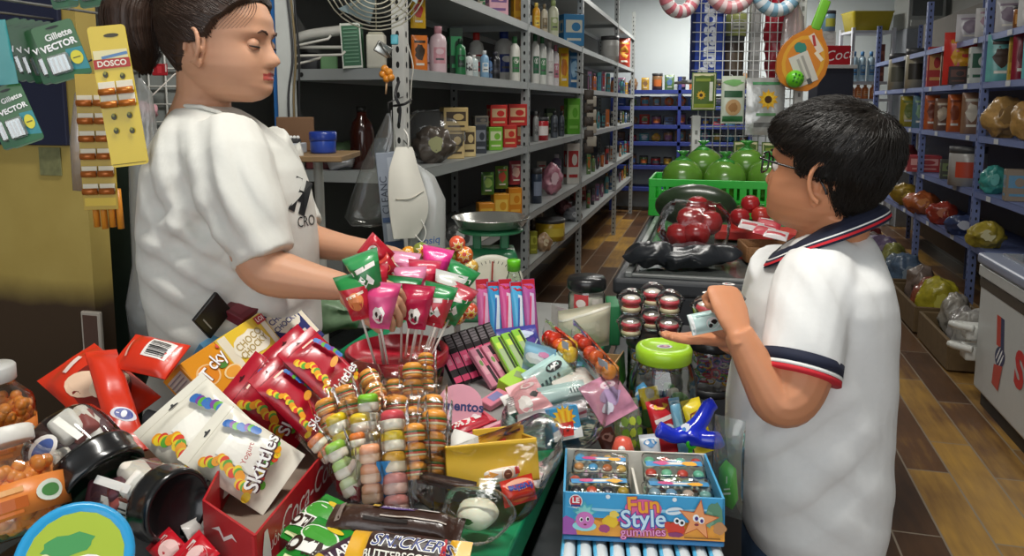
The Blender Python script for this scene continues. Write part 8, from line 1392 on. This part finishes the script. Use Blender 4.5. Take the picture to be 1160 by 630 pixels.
shelf_goods('R', 3, [('s', 1028, 26, 26, '#6a2f2c', '#a04a40', 'dark red bag on the third blue shelf'), ('x', 1050, 34, 18, '#a83034', '#d89a94', 'long red box on the third blue shelf'), ('j', 1101, 38, 44, '#a8a4a0', '#b8442c', 'clear tub with a dark lid on the third blue shelf'), ('s', 1132, 26, 34, '#3f9088', '#6ab8b0', 'teal bowl shaped bag on the third blue shelf'), ('x', 1158, 22, 36, '#8a7a68', '#5a8aa8', 'grey and blue carton at the right edge of the third blue shelf'), ('x', 1078, 14, 22, '#4a4a42', '#7a8a5a', 'dark olive box left of the clear tub')], .06)
shelf_goods('R', 4, [('s', 1032, 30, 26, '#a88a34', '#d8b84a', 'yellow bag far along the fourth blue shelf'), ('s', 1052, 34, 28, '#a85a30', '#d88a4a', 'orange bag on the fourth blue shelf'), ('s', 1075, 32, 28, '#9a3a2c', '#c87a5a', 'red bag on the fourth blue shelf'), ('s', 1100, 34, 26, '#39456a', '#c8ccd8', 'dark blue bag on the fourth blue shelf'), ('s', 1128, 40, 32, '#a8963a', '#d8d0a0', 'yellow and white bag above the freezer')], .05)
# low crates on the floor along the right
for k, (y, l) in enumerate(((4.35, .62), (5.05, .7), (5.85, .8), (6.75, .9))):
    t = thing('wooden_crate', TR((1.40, y + l / 2, 0)), 'low wooden crate on the floor along the right shelves, %s from the freezer' % ORD[k], 'crate', 'low crates on the floor'); ck = C('#6f5a3c', .7, var=.25)
    for x in (-.17, .17): MB().add(rbox(.02, l - .02, .16, .003, c=(x, 0, .09)), ck, smooth=False).build('long_board', t)
    for q in (-1, 1): MB().add(rbox(.34, .02, .16, .003, c=(0, q * (l / 2 - .015), .09)), ck, smooth=False).build('end_board', t)
    MB().add(rbox(.34, l - .04, .015, .002, c=(0, 0, .02)), ck, smooth=False).build('bottom', t)
    for j in range(3):
        c1, c2, nm = [('#a5a29c', '#cfcdc8', 'clear crinkled'), ('#8f8a86', '#c8c0b8', 'grey clear'), ('#9a948a', '#d0c8c0', 'pale clear'), ('#b0a430', '#d8d060', 'yellow'), ('#8a4a34', '#c07a50', 'red brown'), ('#7a6a60', '#b0a090', 'brown'), ('#54687f', '#a0b0c0', 'blue'), ('#6a7a8a', '#b8c0c8', 'slate'), ('#8a8a4a', '#c0c080', 'olive'), ('#7a6a86', '#b0a0b8', 'mauve'), ('#6a5a54', '#a09088', 'dull brown'), ('#8a3a3a', '#c08080', 'dark red')][k * 3 + j]
        o = item('s', TR((1.38, y + l * (.2 + .3 * j), .03)) @ RZ(40 * j), .21 + .03 * k, .32 - .05 * (j % 2), c1, c2, k * 7 + j); tag(o, '%s bag in the %s low crate from the freezer, %s along' % (nm, ORD[k], ORD[j]), 'bag', 'bags in the low crates'); PILED.add(o.name)
# far right: white rack, basket, oven, red cooler
t = thing('white_rack', TR(Vector((*P(979, 100, 9.0).xy, 0))) @ RZ(YAW), 'white metal rack with bottles at the end of the right shelving', 'rack'); wr_ = C('#c9ccd4', .5)
for x in (-.23, .23):
    for y in (-.16, .16): MB().add(rbox(.035, .035, 2.26, .002, c=(x, y, 1.13)), wr_, smooth=False).build('post', t)
RK = [1.4 + (118 - v) * 9 / 870 for v in (38, 93, 112, 140)]
for z in RK: MB().add(rbox(.48, .36, .03, .002, c=(0, 0, z - .015)), wr_, smooth=False).build('shelf', t)
def onrack(u, z, dd=-.08): q = P(u, 100, 9.0 + dd); q.z = z + .0006; return TR(q) @ RZ(YAW)
for k, u in enumerate((966, 975, 985)): tag(item('b', onrack(u, RK[1]), .085, .34, '#a9c4d4', '#4f86b8', k), 'clear water bottle with a blue cap on the white rack, %s of three' % ORD[k], 'bottle', 'water bottles on the white rack')
for k, u in enumerate((964, 972, 980, 989)): tag(item('b', onrack(u, RK[2]), .075, .16, '#c8743a', '#d8a070', k), 'small orange bottle on the white rack below the water, %s of four' % ORD[k], 'bottle', 'orange bottles on the white rack')
tag(item('x', onrack(995, RK[1]), .08, .42, '#6a3a34', '#9a5a4a', 3), 'tall brown box right of the water bottles', 'box')
M = onrack(978, RK[0] , 0); mb = MB(); v = [(x, y, z) for z, sx, sy in ((0, .20, .14), (.20, .235, .17), (.215, .245, .18), (.20, .225, .16), (.01, .19, .13)) for x, y in [(a * sx / .2, b * sy / .14) for a, b in rrect(.4, .28, .03, 3)]]; n = 16; mb.add((v, [[j * n + i, j * n + (i + 1) % n, (j + 1) * n + (i + 1) % n, (j + 1) * n + i] for j in range(4) for i in range(n)] + [list(range(n))[::-1], [4 * n + i for i in range(n)]]), C('#b8a82a', .4)); tag(mb.build('yellow_basket', None, M), 'yellow plastic basket on top of the white rack', 'basket')
q = P(1036, 100, 8.9); q.z = 0; t = thing('oven_stand', TR(q) @ RZ(YAW), 'grey metal cabinet under the old microwave', 'cabinet'); zo = 1.4 + (118 - 36) * 8.9 / 870; MB().add(rbox(.44, .36, zo - .001, .004, c=(0, 0, (zo - .001) / 2)), C('#8a8f96', .5), smooth=False).build('cabinet_body', t); MB().add(rbox(.18, .01, .5, .002, c=(.1, -.185, zo - .32)), C('#a4a8aa', .5), smooth=False).build('door_plate', t)
q = q + Vector((0, 0, zo)); t = thing('microwave', TR(q) @ RZ(YAW), 'old grey microwave standing on the metal cabinet', 'microwave'); MB().add(rbox(.42, .34, .40, .01, 2, (0, 0, .20)), C('#9c9f9c', .4), smooth=False).build('body', t); MB().add(rbox(.34, .01, .20, .004, c=(0, -.172, .24)), C('#55595a', .2, coat=.4), smooth=False).build('window', t); MB().add(rbox(.36, .012, .07, .003, c=(0, -.172, .06)), C('#b4b6b2', .4), smooth=False).build('control_panel', t)
q = P(942, 74, 6.6); mb = MB().add(rbox(.26, .14, .16, .006, 1, (0, 0, .08)), C('#b51d28', .4), smooth=False); prints(mb, [('txt', 'Coca', .03, .08, .12, '#f0e6e4', 8, {'shear': .3})], fr_box(.14)); tag(mb.build('cola_crate', None, TR(q) @ RZ(YAW)), 'red cola box with white script behind the paddle', 'box'); q0 = q.copy()
t = thing('cola_stand', TR(Vector((q.x, q.y, 0))) @ RZ(YAW), 'dark display stand under the red cola box', 'stand'); MB().add(rbox(.30, .20, q.z - .032, .003, c=(0, 0, (q.z - .032) / 2)), C('#2f333f', .5), smooth=False).build('stand_body', t); MB().add(rbox(.34, .24, .03, .003, c=(0, 0, q.z - .0165)), C('#c9c9c6', .5), smooth=False).build('stand_top', t)
tag(item('x', TR(q + Vector((-.05, 0, .161))) @ RZ(YAW), .12, .12, '#d9d9d4', '#c8c8c2', 2), 'white carton on the red cola box', 'box'); tag(item('j', TR(q + Vector((-.04, 0, .2815))) @ RZ(YAW), .11, .17, '#8fb8d0', '#c8c84a', 2), 'pale blue and yellow tub stacked above the cola box', 'tub')
# --- wire grid rack with seeds, paddle set and boxes
GD = 4.15; b0 = P(843, 118, GD); b0.z = 0; t = thing('wire_rack', TR(b0) @ RZ(YAW), 'white wire grid rack hung with seed packets behind the melons', 'rack'); gw = C('#d4d6d4', .4); GW = 120 * GD / 870
for x, uh in ((-GW / 2 + .03, 1.34), (GW / 2, 2.1)):
    mb = MB().add(rbox(.045, .03, uh, .003, c=(x, 0, uh / 2)), C('#dcdcd8', .5), smooth=False); prints(mb, [('rect', x, .95 + .05 * k, .014, .022, '#8a8a86') for k in range(7 if uh < 2 else 23)], lambda a, z, e: (a, -.0152 - e, z)); mb.build('upright', t)
mb = MB()
for k in range(1, 14): x = -GW / 2 + GW * k / 14; mb.add(tube([(x, 0, .98), (x, 0, 2.08)], .0028, 6), gw)
for k in range(23): mb.add(tube([(-GW / 2, .006, .98 + .05 * k), (GW / 2, .006, .98 + .05 * k)], .0028, 6), gw)
mb.build('wire_grid', t)
zs = P(790, 91, GD + .1).z; MB().add(rbox(GW + .03, .34, .014, .002, c=(0, .20, zs - .0072)), gw, smooth=False).build('rack_shelf', t); MB().add(rbox(GW + .2, .36, .03, .003, c=(0, .0, .015)), gw, smooth=False).build('base', t); MB().add(tube([(-GW / 2, 0, 1.02), (-GW / 2 - .04, -.02, 1.10), (-GW / 2 - .05, -.02, .9)], .016, 10), C('#d0d0cc', .4)).build('side_bar', t)
def onr(u, dd, dz=0): q = P(u, 90, GD + dd); q.z = zs + .0006 + dz; return TR(q) @ RZ(YAW)
bw, bh = .16, .62; mb = MB().add(rbox(bw, .12, bh, .003, 1, (0, 0, bh / 2)), C('#1f3f9a', .45, var=.05), smooth=False); prints(mb, [('txt', 'Panasonic', -.012, bh * .40, .125, '#dfe4ee', 90, {'bold': .03})], fr_box(.12)); tag(mb.build('appliance_box', None, onr(800, .075)), 'tall blue appliance box with sideways white name behind the wire grid', 'box')
tag(item('x', onr(853, .16), .055, .56, '#c9c9c6', '#a8a8a4', 3), 'tall white narrow box in the middle behind the wire grid', 'box'); tag(item('s', onr(880, .19), .16, .55, '#a8162c', '#8a1024', 4), 'deep red cloth bundle behind the wire grid', 'cloth'); tag(item('j', onr(828, .18), .13, .24, '#4a4038', '#7a6a58', 5), 'dark canister under the pale green bottle', 'canister'); tag(item('b', onr(832, .18, .241), .12, .16, '#b8c074', '#dfe2c8', 6), 'pale green bottle standing on the dark canister', 'bottle')
def seed(lb, u0, v0, u1, v1, c1, kind, s):
    M, w, h = Q3((u0, v0, GD - .06), (u1, v0, GD - .06), (u0, v1, GD - .06)); p = Pouch(w, h, .03 if kind else .008, .012, .006 if kind == 2 else .002, s); mb = MB(); p.mesh(mb, foil(c1) if kind == 2 else gloss(c1), None, 12, 16); fl = lambda x, z, r: [('star', x, z, 10, r, r * .6, '#e0a81f'), ('star', x, z, 10, r * .8, r * .45, '#eec23a', 15), ('ell', x, z, r * .36, r * .36, '#4a2f16')]
    G = [('rect', 0, h * .5, w * .9, h * .94, '#d8d3a8'), ('rect', 0, h * .5, w * .84, h * .89, '#4f6a26')] + fl(-w * .12, h * .40, w * .2) + [('rect', w * .28, h * .5, w * .14, h * .5, '#e6e6d6'), ('rect', -w * .05, h * .80, w * .6, h * .08, '#8a9a3a'), ('rect', 0, h * .12, w * .8, h * .10, '#8a9a2a')] if kind == 0 else [('rect', 0, h * .62, w * .8, h * .14, '#2f5a3a'), ('blob', 0, h * .86, w * .4, h * .07, '#7ab06a', {'seed': 2}), ('ell', 0, h * .34, w * .34, h * .17, '#c8a070'), ('blob', 0, h * .34, w * .2, h * .1, '#a87a4a', {'seed': 4}), ('rect', 0, h * .10, w * .9, h * .12, '#3f7a4a')] if kind == 1 else [('rect', 0, h * .90, w * .7, h * .05, '#4a8a5a')] + fl(w * .05, h * .62, w * .27) + [('rect', 0, h * .36, w * .5, h * .05, '#5a8a5a'), ('rect', 0, h * .18, w * .6, h * .08, '#6a6a68')]
    prints(mb, G, p.front, .0012); o = tag(mb.build('seed_packet', None, M), lb, 'seed packet', 'seed packets on the wire rack'); PILED.add(o.name); MB().add(tube([(0, 0, h - .01), (0, .03, h + .005), (0, .062, h + .008)], .003, 6), gw).build('hook', o)
seed('green sunflower seed packet under the blue appliance box', 784, 82, 812, 125, '#4f6a26', 0, 1); seed('green and white seed pouch in the middle of the wire rack', 818, 86, 844, 140, '#cfd6c4', 1, 2); seed('silver sunflower seed pouch, largest on the wire rack', 846, 88, 890, 153, '#c9c9c6', 2, 3); seed('lower green sunflower seed packet above the melons', 831, 160, 859, 202, '#4f6a26', 0, 4); seed('lower green sunflower seed packet half hidden by the glasses', 863, 161, 890, 203, '#4f6a26', 0, 5)
# paddle set
M = T(P(897, 101, GD - .10), 0, 0, 19); t = thing('paddle_set', M, 'orange toy paddle with a green handle and ball hanging on the wire rack', 'toy'); k_ = GD / 870
outline = [(x * k_, z * k_) for x, z in [(-6, 0), (6, 0), (16, 3), (24, 12), (28, 26), (27, 40), (20, 54), (10, 64), (7, 70), (-7, 70), (-10, 64), (-20, 54), (-27, 40), (-28, 26), (-24, 12), (-16, 3)]]
mb = MB().add(prism(outline, .02), C('#d8842c', .35, coat=.3), smooth=False); fr = lambda x, z, e: (x * k_, -.0102 - e, z * k_); prints(mb, [('ell', 0, 32, 23, 28, '#e6a83a'), ('ell', 0, 32, 19, 24, '#df8a34'), ('rect', 6, 54, 22, 7, '#e9d9c8', -40), ('rect', 3, 56, 3, 12, '#b83a3a', 30), ('blob', -8, 44, 7, 6, '#3f8a7a', {'seed': 3}), ('rect', 14, 42, 12, 4, '#f3e4c8', -30), ('rect', 3, 24, 34, 22, '#d9d4ca', -48 + 0), ('rect', 5, 27, 26, 3, '#a8a49c', -48), ('rect', 2, 22, 26, 3, '#b0aca4', -48), ('rect', 14, 14, 6, 5, '#5a5a58', -48)], fr, maxlen=6); mb.build('blade', t)
MB().add(rbox(11 * k_, .024, 34 * k_, .008, 2, (0, 0, 84 * k_)), C('#7ac23a', .4)).build('handle', t); mb = MB().add(ball(9.5 * k_, 18, 12, (-4 * k_, -.045, 10 * k_)), C('#6fd02c', .35, coat=.3)); prints(mb, [('ell', -4 + dx, 10 + dz, 1.2, 1.2, '#2f7a1c') for dx in (-4, 0, 4) for dz in (-4, 0, 4)], lambda x, z, e: (x * k_, -.045 - 9.0 * k_ - e, z * k_), maxlen=6); mb.build('ball', t); MB().add(tube([(0, 0, 100 * k_), (0, .05, 103 * k_), (0, .11, 102 * k_)], .003, 6), gw).build('hook', t)
# swim rings at the top edge
for lb, u, v, r, c1, c2, tn in (('pink and white striped swim ring left of the blue appliance box', 770, -6, 24, '#d87a86', '#e9dcdc', 20), ('pink striped swim ring above the blue appliance box', 828, -14, 28, '#d88a90', '#e6cfd0', 0), ('blue and white swim ring above the red cloth', 880, -10, 27, '#8ab4cc', '#e2e6ea', 0)):
    q = P(u, v, GD - .09); M = TR(q) @ RZ(YAW + tn); Rr = r * GD / 870 * .75; mb = MB()
    for a in range(0, 360, 15): mb.add(tube([Vector((Rr * math.cos(R(b)), 0, Rr * math.sin(R(b)))) for b in (a, a + 5, a + 10, a + 15)], .035, 12, False), gloss(c1 if (a // 15) % 2 else c2))
    o = tag(mb.build('swim_ring', None, M), lb, 'swim ring', 'swim rings on the wire rack'); PILED.add(o.name); MB().add(tube([(0, .0, Rr), M.inverted() @ (lambda w_: Vector((w_.x, w_.y, 2.07)))(P(max(u, 792), 40, GD - .004))], .003, 6), gw).build('hook', o)
hung('hanging_bag', 'clear bag with pink contents behind the paddle handle', (900, -4, GD - .04), [(20, 888, 910), (50, 884, 912), (75, 884, 905)], film('#e8c8c8', .1, .12, .5, 14, .3), seed=9)
def zone(p):
    if -.83 < p.x < -.195 and .45 < p.y < 2.46: return CT
    if -1.49 < p.x <= -.83 and .28 < p.y < .96: return CT
    if -.195 <= p.x < .02 and .5 < p.y < 2.12: return ST
SETTLE = [o for o in bpy.data.objects if 'category' in o and o.name.split('.')[0] not in ('shop_counter', 'side_table', 'side_stand', 'person', 'lollipop', 'ball_lollipop', 'metal_shelving', 'display_freezer', 'ceiling_light', 'chest_freezer', 'blue_shelving', 'navy_shelving', 'gummy_tray', 'jelly_pack', 'gummy_display_box', 'roll_box', 'candy_roll', 'candy_cup')]
for o in SETTLE:
    s_ = zone(o.matrix_basis.translation)
    if s_: settle([o], s_)
